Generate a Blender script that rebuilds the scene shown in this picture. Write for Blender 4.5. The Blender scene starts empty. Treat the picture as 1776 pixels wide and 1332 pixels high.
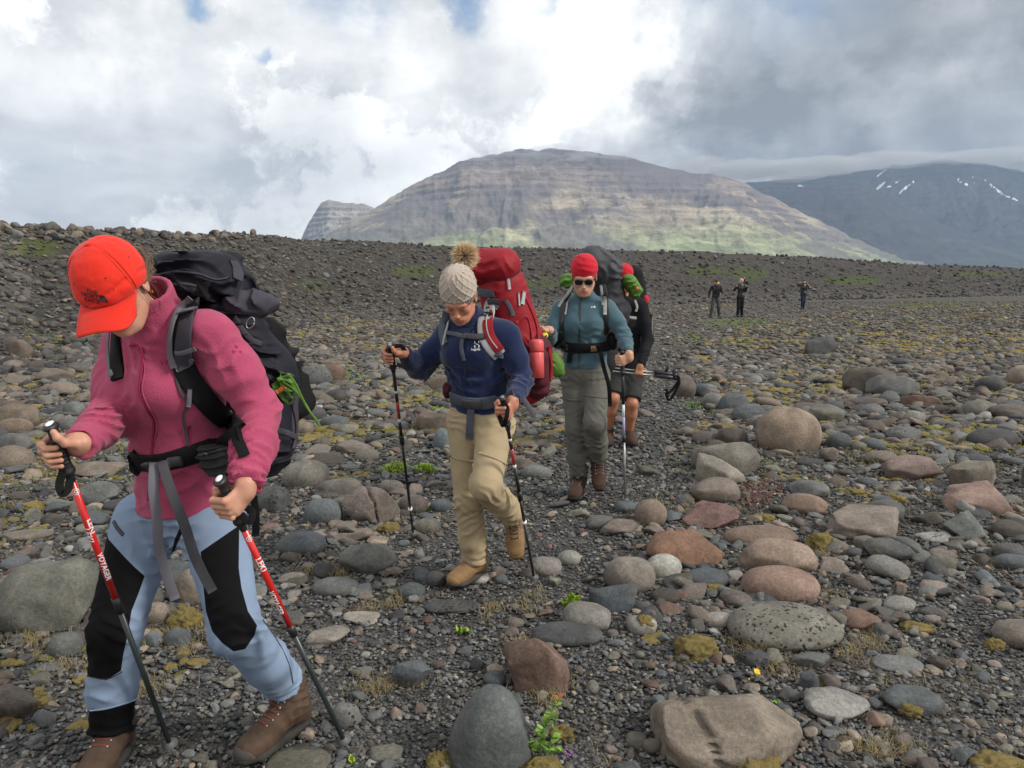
import bpy, bmesh, math, random
import numpy as np
from mathutils import Vector, Matrix, Euler
from mathutils.bvhtree import BVHTree

S = bpy.context.scene
COL = S.collection
R = math.radians
RNG = np.random.default_rng(7)

# ------------------------------------------------------------------ camera
PITCH = R(7.94); FPX = 1334.0; CAMZ = 1.6
cam_d = bpy.data.cameras.new('camera'); cam = bpy.data.objects.new('camera', cam_d); COL.objects.link(cam)
cam.location = (0, 0, CAMZ); cam.rotation_euler = (R(90) - PITCH, 0, 0)
cam_d.sensor_width = 36; cam_d.lens = 36 * FPX / 1776; cam_d.clip_start = .05; cam_d.clip_end = 60000
S.camera = cam
CT, ST = math.cos(PITCH), math.sin(PITCH)
def ray(px, py):
    u = (px - 888) / FPX; v = (666 - py) / FPX
    return Vector((u, CT + ST * v, -ST + CT * v))
def P(px, py, Y):
    """world point seen at (px,py) of the photograph, Y metres ahead"""
    d = ray(px, py); return Vector((0, 0, CAMZ)) + d * (Y / d.y)
def proj(p):
    x, y, z = p[0], p[1], p[2] - CAMZ
    dep = y * CT - z * ST; v = y * ST + z * CT
    return 888 + FPX * x / dep, 666 - FPX * v / dep

# ------------------------------------------------------------------ world: day sky with broken cloud
SUN_EL, SUN_AZ = R(36), R(108)     # azimuth clockwise from +Y (camera forward)
w = bpy.data.worlds.new('World'); S.world = w; w.use_nodes = True
nt = w.node_tree; N = nt.nodes; L = nt.links; N.clear()
def nd(tree, t, **kw):
    n = tree.nodes.new(t)
    for k, v in kw.items():
        if k.startswith('i_'):
            key = k[2:]; key = int(key) if key.isdigit() else key.replace('_', ' ')
            n.inputs[key].default_value = v
        else: setattr(n, k, v)
    return n
out = nd(nt, 'ShaderNodeOutputWorld'); bgn = nd(nt, 'ShaderNodeBackground'); bgn.inputs[1].default_value = 0.1
L.new(bgn.outputs[0], out.inputs[0])
sky = nd(nt, 'ShaderNodeTexSky', sky_type='NISHITA', sun_disc=False, sun_elevation=SUN_EL, sun_rotation=SUN_AZ)
tc = nd(nt, 'ShaderNodeTexCoord'); dirv = tc.outputs['Generated']
def vmath(op, a, b=None, tree=nt):
    n = tree.nodes.new('ShaderNodeVectorMath'); n.operation = op
    for i, q in enumerate((a, b)):
        if q is None: continue
        if hasattr(q, 'is_output'): tree.links.new(q, n.inputs[i])
        else: n.inputs[i].default_value = q
    return n
def fmath(op, a, b=0.0, tree=nt, clamp=False, c=None):
    n = tree.nodes.new('ShaderNodeMath'); n.operation = op; n.use_clamp = clamp
    for i, q in enumerate((a, b, c)):
        if q is None: continue
        if hasattr(q, 'is_output'): tree.links.new(q, n.inputs[i])
        else: n.inputs[i].default_value = q
    return n.outputs[0]
def noise(tree, vec, scale, detail=6, rough=.55, dist=0, lac=2.0):
    n = tree.nodes.new('ShaderNodeTexNoise'); n.inputs['Scale'].default_value = scale
    n.inputs['Detail'].default_value = detail; n.inputs['Roughness'].default_value = rough
    n.inputs['Distortion'].default_value = dist; n.inputs['Lacunarity'].default_value = lac
    if vec is not None: tree.links.new(vec, n.inputs['Vector'])
    return n
def mrange(tree, val, a, b, c, d, smooth=True):
    n = tree.nodes.new('ShaderNodeMapRange'); n.interpolation_type = 'SMOOTHSTEP' if smooth else 'LINEAR'
    tree.links.new(val, n.inputs[0])
    for i, q in enumerate((a, b, c, d)): n.inputs[i + 1].default_value = q
    return n.outputs[0]
# cloud-layer coordinates: flattened towards the horizon like a real layer
sep = nd(nt, 'ShaderNodeSeparateXYZ'); L.new(dirv, sep.inputs[0])
zz = fmath('ADD', fmath('MAXIMUM', sep.outputs[2], 0.0), 0.35)
comb = nd(nt, 'ShaderNodeCombineXYZ')
L.new(fmath('DIVIDE', sep.outputs[0], zz), comb.inputs[0]); L.new(fmath('DIVIDE', sep.outputs[1], zz), comb.inputs[1])
L.new(sep.outputs[2], comb.inputs[2])
cl = comb.outputs[0]
warp = noise(nt, dirv, 3.2, 5, .6)
wv = vmath('SUBTRACT', warp.outputs['Color'], (.5, .5, .5)); wv2 = nd(nt, 'ShaderNodeVectorMath', operation='SCALE'); L.new(wv.outputs[0], wv2.inputs[0]); wv2.inputs['Scale'].default_value = .30
wfine = noise(nt, dirv, 16, 7, .62); wf = vmath('SUBTRACT', wfine.outputs['Color'], (.5, .5, .5)); wf2 = nd(nt, 'ShaderNodeVectorMath', operation='SCALE'); L.new(wf.outputs[0], wf2.inputs[0]); wf2.inputs['Scale'].default_value = .09
dw = vmath('ADD', vmath('ADD', dirv, wv2.outputs[0]).outputs[0], wf2.outputs[0]).outputs[0]
fb = noise(nt, cl, 2.3, 9, .56, .25)
fb2 = noise(nt, dirv, 9.0, 7, .6, .3)
puff = mrange(nt, noise(nt, vmath('ADD', dirv, wf2.outputs[0]).outputs[0], 6.5, 8, .6, .2).outputs[0], .49, .58, -.06, .24)
rdark = mrange(nt, vmath('DISTANCE', dirv, tuple(ray(1540, 150).normalized())).outputs['Value'], .12, .42, .25, 1)
puff = fmath('MULTIPLY', puff, rdark)
base = fmath('ADD', fmath('ADD', mrange(nt, fb.outputs[0], .36, .66, .60, .86), mrange(nt, fb2.outputs[0], .3, .72, -.06, .10)), puff)
#  cloud masses seen in the photograph, as directions in the sky: (px, py, inner, outer, gain)
BL = [(1000, 60, 40, 260, .42), (1030, 165, 20, 170, .34), (980, 262, 20, 200, -.30), (1160, 262, 20, 150, -.10), (215, 110, 10, 130, .35), (470, 60, 10, 160, .25), (20, 50, 10, 160, .25), (640, 60, 10, 120, .2),
      (700, 130, 20, 200, .12), (740, 270, 10, 110, .15), (300, 330, 10, 200, .12),
      (1560, 90, 60, 480, -.46), (1320, 190, 10, 230, -.14), (1420, 262, 10, 200, -.14), (400, 230, 40, 260, -.06), (100, 330, 40, 250, -.05), (1650, 215, 10, 120, .16), (1330, 60, 20, 160, .06),
      (1160, 300, 20, 140, -.12)]
tot = base
for px, py, r0, r1, g in BL:
    c = ray(px, py).normalized()
    dd = vmath('DISTANCE', dw, tuple(c)).outputs['Value']
    tot = fmath('ADD', tot, mrange(nt, dd, r0 / FPX, r1 / FPX, g, 0))
tot = fmath('MINIMUM', fmath('MAXIMUM', tot, .24), 1.25)
ccol = nd(nt, 'ShaderNodeValToRGB'); ccol.color_ramp.elements[0].color = (.90, .94, 1.0, 1); ccol.color_ramp.elements[1].color = (1, .992, .965, 1)
ccol.color_ramp.elements[0].position = .25; ccol.color_ramp.elements[1].position = .95; L.new(tot, ccol.inputs[0])
cs = nd(nt, 'ShaderNodeVectorMath', operation='SCALE'); L.new(ccol.outputs[0], cs.inputs[0]); L.new(fmath('MULTIPLY', tot, 10.2), cs.inputs['Scale'])
# blue gaps
gap = None
for px, py, r0, r1 in [(345, -4, 4, 34), (462, 92, 2, 24), (815, 4, 6, 55), (950, 30, 2, 40), (600, -60, 20, 130), (1350, -140, 40, 240)]:
    c = ray(px, py).normalized()
    dd = vmath('DISTANCE', vmath('ADD', dirv, wf2.outputs[0]).outputs[0], tuple(c)).outputs['Value']
    m = mrange(nt, dd, r0 / FPX, r1 / FPX, 1, 0)
    gap = m if gap is None else fmath('MAXIMUM', gap, m)
gap = fmath('MULTIPLY', gap, mrange(nt, fb2.outputs[0], .35, .6, 1, .35))
mx = nd(nt, 'ShaderNodeMix', data_type='RGBA'); L.new(gap, mx.inputs[0]); L.new(cs.outputs[0], mx.inputs[6])
skb = nd(nt, 'ShaderNodeVectorMath', operation='SCALE'); L.new(sky.outputs[0], skb.inputs[0]); skb.inputs['Scale'].default_value = 1.3
L.new(skb.outputs[0], mx.inputs[7])
L.new(mx.outputs[2], bgn.inputs[0])
w.cycles.sampling_method = 'MANUAL'; w.cycles.sample_map_resolution = 512

sun_d = bpy.data.lights.new('sun', 'SUN'); sun = bpy.data.objects.new('sun', sun_d); COL.objects.link(sun)
sun_d.energy = 2.6; sun_d.angle = R(11); sun_d.color = (1, .95, .88)
sd = Vector((math.sin(SUN_AZ) * math.cos(SUN_EL), math.cos(SUN_AZ) * math.cos(SUN_EL), math.sin(SUN_EL)))
sun.rotation_euler = sd.to_track_quat('Z', 'Y').to_euler()
S.view_settings.view_transform = 'Standard'; S.view_settings.look = 'None'; S.view_settings.gamma = 1; S.view_settings.exposure = .30
S.view_settings.use_curve_mapping = False
S.cycles.max_bounces = 6; S.cycles.diffuse_bounces = 3; S.cycles.glossy_bounces = 2; S.cycles.transmission_bounces = 3
S.cycles.volume_bounces = 0; S.cycles.transparent_max_bounces = 6
S.cycles.use_denoising = True

# ------------------------------------------------------------------ helpers
def tag(o, label=None, cat=None, group=None, kind=None):
    if label: o['label'] = label
    if cat: o['category'] = cat
    if group: o['group'] = group
    if kind: o['kind'] = kind
    return o
def mesh_np(name, V, F, mat=None, parent=None, smooth=True):
    """V (n,3), F (m,3|4) or list of faces"""
    me = bpy.data.meshes.new(name)
    V = np.asarray(V, dtype=np.float64)
    if isinstance(F, np.ndarray):
        k = F.shape[1]; me.vertices.add(len(V)); me.vertices.foreach_set('co', V.astype(np.float32).ravel())
        me.loops.add(F.size); me.loops.foreach_set('vertex_index', F.astype(np.int32).ravel())
        me.polygons.add(len(F)); me.polygons.foreach_set('loop_start', np.arange(0, F.size, k, dtype=np.int32))
        me.update(calc_edges=True); me.validate()
    else:
        me.from_pydata([tuple(v) for v in V], [], F); me.update()
    if smooth: me.polygons.foreach_set('use_smooth', [True] * len(me.polygons))
    if mat: me.materials.append(mat)
    o = bpy.data.objects.new(name, me); COL.objects.link(o)
    if parent is not None: o.parent = parent
    return o
def empty(name, loc=(0, 0, 0)):
    o = bpy.data.objects.new(name, None); COL.objects.link(o); o.location = loc; o.empty_display_size = .1
    return o

def unit(v): v = np.asarray(v, float); return v / max(np.linalg.norm(v), 1e-9)
# vectorised value noise
_perm = RNG.permutation(4096).astype(np.int64)
_rv = RNG.random(4096).astype(np.float32)
def vnoise(X, Y, Z=0.0, seed=0):
    X, Y, Z = np.broadcast_arrays(np.asarray(X, dtype=np.float32), np.asarray(Y, dtype=np.float32), np.asarray(Z, dtype=np.float32))
    xi = np.floor(X).astype(np.int64); yi = np.floor(Y).astype(np.int64); zi = np.floor(Z).astype(np.int64)
    fx = X - xi; fy = Y - yi; fz = Z - zi
    fx = fx * fx * (3 - 2 * fx); fy = fy * fy * (3 - 2 * fy); fz = fz * fz * (3 - 2 * fz)
    def h(a, b, c): return _rv[(_perm[(_perm[(_perm[(a + seed) & 4095] + b) & 4095] + c) & 4095]) & 4095]
    r = 0
    for dx in (0, 1):
        wx = fx if dx else 1 - fx
        for dy in (0, 1):
            wy = fy if dy else 1 - fy
            for dz in (0, 1):
                wz = fz if dz else 1 - fz
                r = r + wx * wy * wz * h(xi + dx, yi + dy, zi + dz)
    return r * 2 - 1
def fbm(X, Y, Z=0.0, oct=4, seed=0, gain=.5):
    s = 0; a = 1; f = 1; t = 0
    for i in range(oct):
        s = s + a * vnoise(np.asarray(X) * f, np.asarray(Y) * f, np.asarray(Z) * f, seed + 37 * i); t += a; a *= gain; f *= 2.03
    return s / t

# ------------------------------------------------------------------ terrain height
RT = np.array([(-400, 11, 19, 384), (0, 15, 24, 396), (230, 19, 30, 400), (450, 27, 42, 410), (560, 34, 52, 415), (780, 45, 62, 429), (1000, 52, 72, 431),
               (1300, 62, 84, 441), (1600, 75, 100, 459), (1776, 85, 115, 466), (2300, 110, 150, 476)], dtype=float)
_t = (RT[:, 0] - 888) / FPX / CT
_H = np.array([P(a, d, c).z for a, b, c, d in RT])
def gz(x, y):
    x = np.asarray(x, dtype=float); y = np.asarray(y, dtype=float)
    t = np.clip(x / np.maximum(y, 2.0), -1.5, 1.5)
    rb = np.interp(t, _t, RT[:, 1]); rt = np.interp(t, _t, RT[:, 2]); H = np.interp(t, _t, _H)
    z = -0.3 * np.clip((y - 8) / 22, 0, 1) ** 1.2
    z = z + .05 * fbm(x * .35, y * .35, 3.3, 3) * np.clip((y - 5) / 6, 0, 1)
    s = np.clip((y - rb) / (rt - rb), 0, 1)
    prof = .35 * s + .65 * s * s * (3 - 2 * s)
    lump = fbm(x * .22, y * .22, 9.1, 4, 5) * .35
    z = z + (H + .3) * prof + lump * s
    b = np.clip((y - rt) / 120, 0, 1)
    z = z - (H + 2.0) * (b * b * (3 - 2 * b))
    z = z - np.clip((y - 300) / 1500, 0, 1) * 6
    return z
def gzs(x, y): return float(gz(x, y))
def ground_hit(px, py):
    """where the line of sight through (px,py) meets the ground"""
    d = ray(px, py); d = d / d.y; y = 1.0
    while y < 130:
        p = Vector((0, 0, CAMZ)) + d * y
        if p.z <= gzs(p.x, p.y): break
        y *= 1.02
    lo, hi = y / 1.02, y
    for _ in range(12):
        m = (lo + hi) / 2; p = Vector((0, 0, CAMZ)) + d * m
        if p.z <= gzs(p.x, p.y): hi = m
        else: lo = m
    return Vector((0, 0, CAMZ)) + d * hi

# trail across the flats: centre line in metres, half width
TR = [ground_hit(a, b) for a, b in [(640, 1330), (800, 1090), (930, 930), (1080, 780), (1130, 690), (1110, 620), (1180, 572), (1300, 545), (1400, 530), (1500, 522)]]
_ty = np.array([p.y for p in TR]); _tx = np.array([p.x for p in TR]); _tw = np.array([.85, .75, .62, .62, .7, 1.0, 1.9, 3.0, 4.5, 7])
def on_path(x, y):
    y_ = np.clip(y, _ty[0], _ty[-1]); c = np.interp(y_, _ty, _tx); wd = np.interp(y_, _ty, _tw)
    wob = .25 * vnoise(np.asarray(y) * 1.3, 0.0, 0.0, 3) * wd
    return np.where(np.asarray(y) < _ty[-1] + 14, np.clip(1.35 - np.abs(x - c + wob) / wd, 0, 1), 0)
# ------------------------------------------------------------------ materials
def new_mat(name):
    m = bpy.data.materials.new(name); m.use_nodes = True
    t = m.node_tree; b = t.nodes['Principled BSDF']; return m, t, b
def bump(t, b, h, dist=.01, strength=1.0, prev=None):
    n = t.nodes.new('ShaderNodeBump'); n.inputs['Strength'].default_value = strength; n.inputs['Distance'].default_value = dist
    t.links.new(h, n.inputs['Height'])
    if prev is not None: t.links.new(prev, n.inputs['Normal'])
    t.links.new(n.outputs[0], b.inputs['Normal']); return n.outputs[0]
def cloth_mat(name, c, rough=.85, var=.12, bscale=120, bdist=.0015, sheen=.0, wr=.0, c2=None, wscale=9):
    m, t, b = new_mat(name); o = t.nodes.new('ShaderNodeTexCoord').outputs['Object']
    n1 = noise(t, o, 6, 5, .6); n2 = noise(t, o, bscale, 3, .6)
    r = t.nodes.new('ShaderNodeValToRGB'); e = r.color_ramp.elements
    e[0].position = .3; e[1].position = .7
    e[0].color = tuple(v * (1 - var) for v in c) + (1,); e[1].color = tuple(min(1, v * (1 + var)) for v in c) + (1,)
    if c2: e[1].color = tuple(c2) + (1,)
    mix = fmath('ADD', fmath('MULTIPLY', n1.outputs[0], .6, t), fmath('MULTIPLY', n2.outputs[0], .4, t), t)
    t.links.new(mix, r.inputs[0]); t.links.new(r.outputs[0], b.inputs['Base Color'])
    b.inputs['Roughness'].default_value = rough; b.inputs['Specular IOR Level'].default_value = .18
    if sheen: b.inputs['Sheen Weight'].default_value = sheen; b.inputs['Sheen Roughness'].default_value = .5
    nn = None
    if wr:
        n3 = noise(t, o, wscale * .55, 2.2, .45, .9); n3.noise_type = 'RIDGED_MULTIFRACTAL'; nn = bump(t, b, n3.outputs[0], wr * 2.4, 1)
    bump(t, b, n2.outputs[0], bdist, .9, nn)
    return m
def plain_mat(name, c, rough=.5, metal=0, spec=.5, emis=None):
    m, t, b = new_mat(name); o = t.nodes.new('ShaderNodeTexCoord').outputs['Object']
    n = noise(t, o, 40, 3); r = t.nodes.new('ShaderNodeValToRGB'); e = r.color_ramp.elements
    e[0].color = tuple(v * .88 for v in c) + (1,); e[1].color = tuple(min(1, v * 1.1) for v in c) + (1,)
    t.links.new(n.outputs[0], r.inputs[0]); t.links.new(r.outputs[0], b.inputs['Base Color'])
    b.inputs['Roughness'].default_value = rough; b.inputs['Metallic'].default_value = metal; b.inputs['Specular IOR Level'].default_value = spec
    return m
PAL = dict(G=(.112, .114, .110), B=(.078, .086, .091), D=(.050, .050, .052), T=(.18, .146, .115), R=(.125, .080, .062), L=(.20, .195, .178), P=(.155, .128, .108), O=(.118, .112, .090), W=(.26, .25, .225), M=(.092, .077, .067))
def rock_mat(name, mode, pits=0.0, scale=1.0, veins=0.0):
    m, t, b = new_mat(name); o = t.nodes.new('ShaderNodeTexCoord').outputs['Object']
    oi = t.nodes.new('ShaderNodeObjectInfo')
    if mode == 'object': col = oi.outputs['Color']; vec = vmath('ADD', o, None, t); t.links.new(oi.outputs['Random'], vec.inputs[1]); vec = vec.outputs[0]
    else:
        r = t.nodes.new('ShaderNodeValToRGB'); r.color_ramp.interpolation = 'CONSTANT'
        ents = mode; els = r.color_ramp.elements
        tot = sum(x[1] for x in ents); acc = 0
        for i, (k, wgt) in enumerate(ents):
            e = els[i] if i < 2 else els.new(1)
            e.position = acc / tot; acc += wgt
            c = PAL[k] if isinstance(k, str) else k
            e.color = tuple(c) + (1,)
        t.links.new(oi.outputs['Random'], r.inputs[0])
        # extra value spread
        w_ = t.nodes.new('ShaderNodeTexWhiteNoise'); w_.noise_dimensions = '1D'; t.links.new(oi.outputs['Random'], w_.inputs['W'])
        s = t.nodes.new('ShaderNodeVectorMath'); s.operation = 'SCALE'; t.links.new(r.outputs[0], s.inputs[0])
        t.links.new(mrange(t, w_.outputs['Value'], 0, 1, .6, 1.45, False), s.inputs['Scale']); col = s.outputs[0]
        vec = vmath('ADD', t.nodes.new('ShaderNodeNewGeometry').outputs['Position'], (0, 0, 0), t).outputs[0]
    n1 = noise(t, vec, 7 * scale, 6, .6, .3); n2 = noise(t, vec, 60 * scale, 5, .65); n3 = noise(t, vec, 220 * scale, 2, .6)
    f = fmath('MULTIPLY', mrange(t, n1.outputs[0], .3, .7, .72, 1.25), mrange(t, n2.outputs[0], .3, .7, .78, 1.22), t)
    f = fmath('MULTIPLY', f, mrange(t, n3.outputs[0], .35, .65, .86, 1.14), t)
    s2 = t.nodes.new('ShaderNodeVectorMath'); s2.operation = 'SCALE'; t.links.new(col, s2.inputs[0]); t.links.new(f, s2.inputs['Scale'])
    c_out = s2.outputs[0]
    # pale dust / lichen specks
    sp = mrange(t, noise(t, vec, 34 * scale, 8, .75).outputs[0], .60, .70, 0, .55)
    mxx = t.nodes.new('ShaderNodeMix'); mxx.data_type = 'RGBA'; t.links.new(sp, mxx.inputs[0]); t.links.new(c_out, mxx.inputs[6]); mxx.inputs[7].default_value = (.23, .22, .19, 1)
    c_out = mxx.outputs[2]
    # brownish staining
    st_ = mrange(t, noise(t, vec, 3.1 * scale, 4, .6, .6).outputs[0], .52, .72, 0, .5)
    mx2 = t.nodes.new('ShaderNodeMix'); mx2.data_type = 'RGBA'; t.links.new(st_, mx2.inputs[0]); t.links.new(c_out, mx2.inputs[6]); mx2.inputs[7].default_value = (.13, .10, .072, 1)
    c_out = mx2.outputs[2]
    if veins:
        vn = t.nodes.new('ShaderNodeTexVoronoi'); vn.feature = 'DISTANCE_TO_EDGE'; vn.inputs['Scale'].default_value = 3.2; t.links.new(vmath('ADD', vec, noise(t, vec, 4, 3).outputs['Color'], t).outputs[0], vn.inputs['Vector'])
        vm = mrange(t, vn.outputs['Distance'], .0, .012, veins, 0)
        mx3 = t.nodes.new('ShaderNodeMix'); mx3.data_type = 'RGBA'; t.links.new(vm, mx3.inputs[0]); t.links.new(c_out, mx3.inputs[6]); mx3.inputs[7].default_value = (.42, .40, .36, 1); c_out = mx3.outputs[2]
    t.links.new(c_out, b.inputs['Base Color']); b.inputs['Roughness'].default_value = .78; b.inputs['Specular IOR Level'].default_value = .35
    nn = bump(t, b, n1.outputs[0], .012 / scale, .8)
    if pits:
        v = t.nodes.new('ShaderNodeTexVoronoi'); v.inputs['Scale'].default_value = pits; v.inputs['Randomness'].default_value = 1
        t.links.new(vmath('ADD', vec, vmath('MULTIPLY', noise(t, vec, 30, 2).outputs['Color'], (.02, .02, .02), t).outputs[0], t).outputs[0], v.inputs['Vector'])
        big = noise(t, vec, pits * .35, 2).outputs[0]
        pr = mrange(t, fmath('SUBTRACT', v.outputs['Distance'], mrange(t, big, .35, .65, .0, .34, False), t), -.02, .12, 0, 1)
        nn = bump(t, b, pr, .014, 1, nn)
        mx4 = t.nodes.new('ShaderNodeMix'); mx4.data_type = 'RGBA'; t.links.new(pr, mx4.inputs[0]); mx4.inputs[6].default_value = (.028, .027, .026, 1); t.links.new(c_out, mx4.inputs[7]); t.links.new(mx4.outputs[2], b.inputs['Base Color'])
    nn = bump(t, b, n2.outputs[0], .0035 / scale, .9, nn)
    bump(t, b, n3.outputs[0], .0012 / scale, .8, nn)
    return m
MR = rock_mat('rock', 'object'); MRP = rock_mat('pitted_rock', 'object', pits=46); MRV = rock_mat('veined_rock', 'object', veins=.7)
M_PEB = rock_mat('pebbles_mat', [('D', 30), ('B', 22), ('G', 26), ((.078, .074, .068), 20), ('O', 9), ('L', 6), ('M', 5), ('T', 4)], scale=3)
M_COB = rock_mat('cobbles_mat', [('D', 10), ('B', 12), ('G', 22), ('O', 18), ('T', 13), ('M', 16), ('P', 9), ('L', 4), ('R', 4)], scale=1.2)
M_BANK = rock_mat('bank_stones_mat', [('D', 30), ((.062, .058, .053), 30), ('G', 10), ((.075, .064, .055), 22), ('M', 10)], scale=.7)
M_SLOPE = rock_mat('slope_stones_mat', [('D', 16), ('G', 18), ('O', 16), ((.10, .082, .066), 24), ('M', 14), ((.16, .13, .10), 18), ('L', 1)], scale=.7)

def moss_mat(name, c1, c2):
    m, t, b = new_mat(name); o = t.nodes.new('ShaderNodeNewGeometry').outputs['Position']
    n1 = noise(t, o, 14, 5, .6); n2 = noise(t, o, 260, 4, .7)
    r = t.nodes.new('ShaderNodeValToRGB'); e = r.color_ramp.elements; e[0].position = .3; e[1].position = .72
    e[0].color = c1 + (1,); e[1].color = c2 + (1,)
    t.links.new(fmath('ADD', fmath('MULTIPLY', n1.outputs[0], .5, t), fmath('MULTIPLY', n2.outputs[0], .5, t), t), r.inputs[0]); t.links.new(r.outputs[0], b.inputs['Base Color'])
    b.inputs['Roughness'].default_value = 1; b.inputs['Specular IOR Level'].default_value = .1
    nn = bump(t, b, n2.outputs[0], .010, 1); bump(t, b, n1.outputs[0], .02, 1, nn); return m
M_MOSS = moss_mat('moss', (.11, .086, .036), (.38, .30, .115)); M_MOSS2 = moss_mat('green_moss', (.075, .075, .022), (.27, .25, .07))
M_STRAW = plain_mat('dry_grass', (.27, .21, .10), .9, spec=.2); M_LEAF = plain_mat('leaf_green', (.14, .26, .03), .55, spec=.3); M_LEAF2 = plain_mat('bright_moss_leaf', (.24, .36, .03), .6, spec=.3)

# ------------------------------------------------------------------ the ground
gm, t, b = new_mat('gravel_ground')
pos = t.nodes.new('ShaderNodeNewGeometry').outputs['Position']
v1 = nd(t, 'ShaderNodeTexVoronoi'); v1.inputs['Scale'].default_value = 75; t.links.new(pos, v1.inputs['Vector'])
v2 = nd(t, 'ShaderNodeTexVoronoi'); v2.inputs['Scale'].default_value = 22; t.links.new(pos, v2.inputs['Vector'])
v3 = nd(t, 'ShaderNodeTexVoronoi'); v3.inputs['Scale'].default_value = 5; t.links.new(pos, v3.inputs['Vector'])
sx = nd(t, 'ShaderNodeSeparateXYZ'); t.links.new(pos, sx.inputs[0])
far = mrange(t, sx.outputs[1], 8, 26, 0, 1)
cr = nd(t, 'ShaderNodeValToRGB'); e = cr.color_ramp.elements
e[0].color = (.030, .029, .029, 1); e[1].color = (.13, .127, .12, 1); e2 = e.new(.5); e2.color = (.062, .061, .060, 1)
sc_ = nd(t, 'ShaderNodeSeparateColor'); t.links.new(v1.outputs['Color'], sc_.inputs[0]); t.links.new(sc_.outputs[0], cr.inputs[0])
crf = nd(t, 'ShaderNodeValToRGB'); e = crf.color_ramp.elements
e[0].color = (.042, .040, .037, 1); e[1].color = (.14, .125, .108, 1); e2 = e.new(.5); e2.color = (.075, .068, .061, 1)
sc3 = nd(t, 'ShaderNodeSeparateColor'); t.links.new(v3.outputs['Color'], sc3.inputs[0]); t.links.new(sc3.outputs[0], crf.inputs[0])
m1 = nd(t, 'ShaderNodeMix', data_type='RGBA'); t.links.new(far, m1.inputs[0]); t.links.new(cr.outputs[0], m1.inputs[6]); t.links.new(crf.outputs[0], m1.inputs[7])
# earth patches and thin moss film
nz = noise(t, pos, 1.1, 6, .62, .4); earth = mrange(t, nz.outputs[0], .52, .62, 0, .75)
m2 = nd(t, 'ShaderNodeMix', data_type='RGBA'); t.links.new(earth, m2.inputs[0]); t.links.new(m1.outputs[2], m2.inputs[6]); m2.inputs[7].default_value = (.062, .048, .036, 1)
at = nd(t, 'ShaderNodeAttribute', attribute_name='moss')
nz2 = noise(t, pos, 2.6, 7, .68, .5)
mm = fmath('MULTIPLY', at.outputs['Fac'], mrange(t, nz2.outputs[0], .50, .64, 0, .8), t)
m3 = nd(t, 'ShaderNodeMix', data_type='RGBA'); t.links.new(mm, m3.inputs[0]); t.links.new(m2.outputs[2], m3.inputs[6]); m3.inputs[7].default_value = (.12, .105, .062, 1)
at2 = nd(t, 'ShaderNodeAttribute', attribute_name='green')
m4 = nd(t, 'ShaderNodeMix', data_type='RGBA'); t.links.new(fmath('MULTIPLY', at2.outputs['Fac'], mrange(t, noise(t, pos, 1.2, 6, .75).outputs[0], .38, .55, 0, 1), t), m4.inputs[0]); t.links.new(m3.outputs[2], m4.inputs[6]); m4.inputs[7].default_value = (.085, .12, .022, 1)
at3 = nd(t, 'ShaderNodeAttribute', attribute_name='bank'); sbk = nd(t, 'ShaderNodeVectorMath', operation='SCALE'); t.links.new(m4.outputs[2], sbk.inputs[0]); t.links.new(mrange(t, at3.outputs['Fac'], 0, .25, 1, .62), sbk.inputs['Scale']); t.links.new(sbk.outputs[0], b.inputs['Base Color']); b.inputs['Roughness'].default_value = .9; b.inputs['Specular IOR Level'].default_value = .25
nb = bump(t, b, fmath('MULTIPLY', v1.outputs['Distance'], -1, t), .010, 1); nb = bump(t, b, fmath('MULTIPLY', v2.outputs['Distance'], -1, t), .02, .6, nb); bump(t, b, nz2.outputs[0], .03, .6, nb)

ny, nx = 620, 420
ys = np.concatenate([np.linspace(-3, 1, 12)[:-1], np.geomspace(1.0, 140, 440), np.geomspace(145, 14000, 169)])[:620]
ny = len(ys); tt = np.linspace(-1, 1, nx); tt = np.sign(tt) * (np.abs(tt) ** 1.15) * 1.25
YY, TT = np.meshgrid(ys, tt, indexing='ij'); XX = TT * (np.maximum(YY, 0) + 3.0)
ZZ = gz(XX, YY)
ZZ = ZZ + .010 * fbm(XX * 4, YY * 4, 0, 3, 11) * np.clip(1 - YY / 20, 0, 1) - .004
idx = np.arange(ny * nx).reshape(ny, nx)
F = np.stack([idx[:-1, :-1], idx[:-1, 1:], idx[1:, 1:], idx[1:, :-1]], -1).reshape(-1, 4)
ground = mesh_np('ground', np.stack([XX, YY, ZZ], -1).reshape(-1, 3), F, gm)
tag(ground, kind='structure')
pth = on_path(XX, YY)
def mossmask(X, Y):
    return np.clip((.5 + .9 * fbm(X * .45, Y * .45, 1, 4, 21)) * (1 - on_path(X, Y)), 0, 1) * np.clip((Y - 2.5) / 2, 0, 1) * np.clip((60 - Y) / 30, 0, 1)
GP = [(1225, 470, 30, 7), (1300, 474, 26, 9), (1480, 487, 40, 6), (720, 470, 30, 8), (930, 490, 35, 7), (1190, 585, 20, 8), (1290, 560, 60, 7), (1620, 530, 60, 5), (1700, 475, 40, 4), (540, 495, 20, 6), (60, 430, 40, 12)]
gr = np.zeros_like(XX)
dep = YY * CT - (ZZ - CAMZ) * ST; PX = 888 + FPX * XX / np.maximum(dep, .2); PY = 666 - FPX * (YY * ST + (ZZ - CAMZ) * CT) / np.maximum(dep, .2)
for gx, gy, ra, rb_ in GP:
    gr = np.maximum(gr, np.clip(1.4 - ((PX - gx) / ra / 1.3) ** 2 - ((PY - gy) / rb_ / 1.3) ** 2, 0, 1) * ((YY > 6) & (YY < 105)))
_tt = XX / np.maximum(YY, 2); bank = np.clip((YY - np.interp(_tt, _t, RT[:, 1])) / (np.interp(_tt, _t, RT[:, 2]) - np.interp(_tt, _t, RT[:, 1])), 0, 1) * (_tt > -.62)
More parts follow.
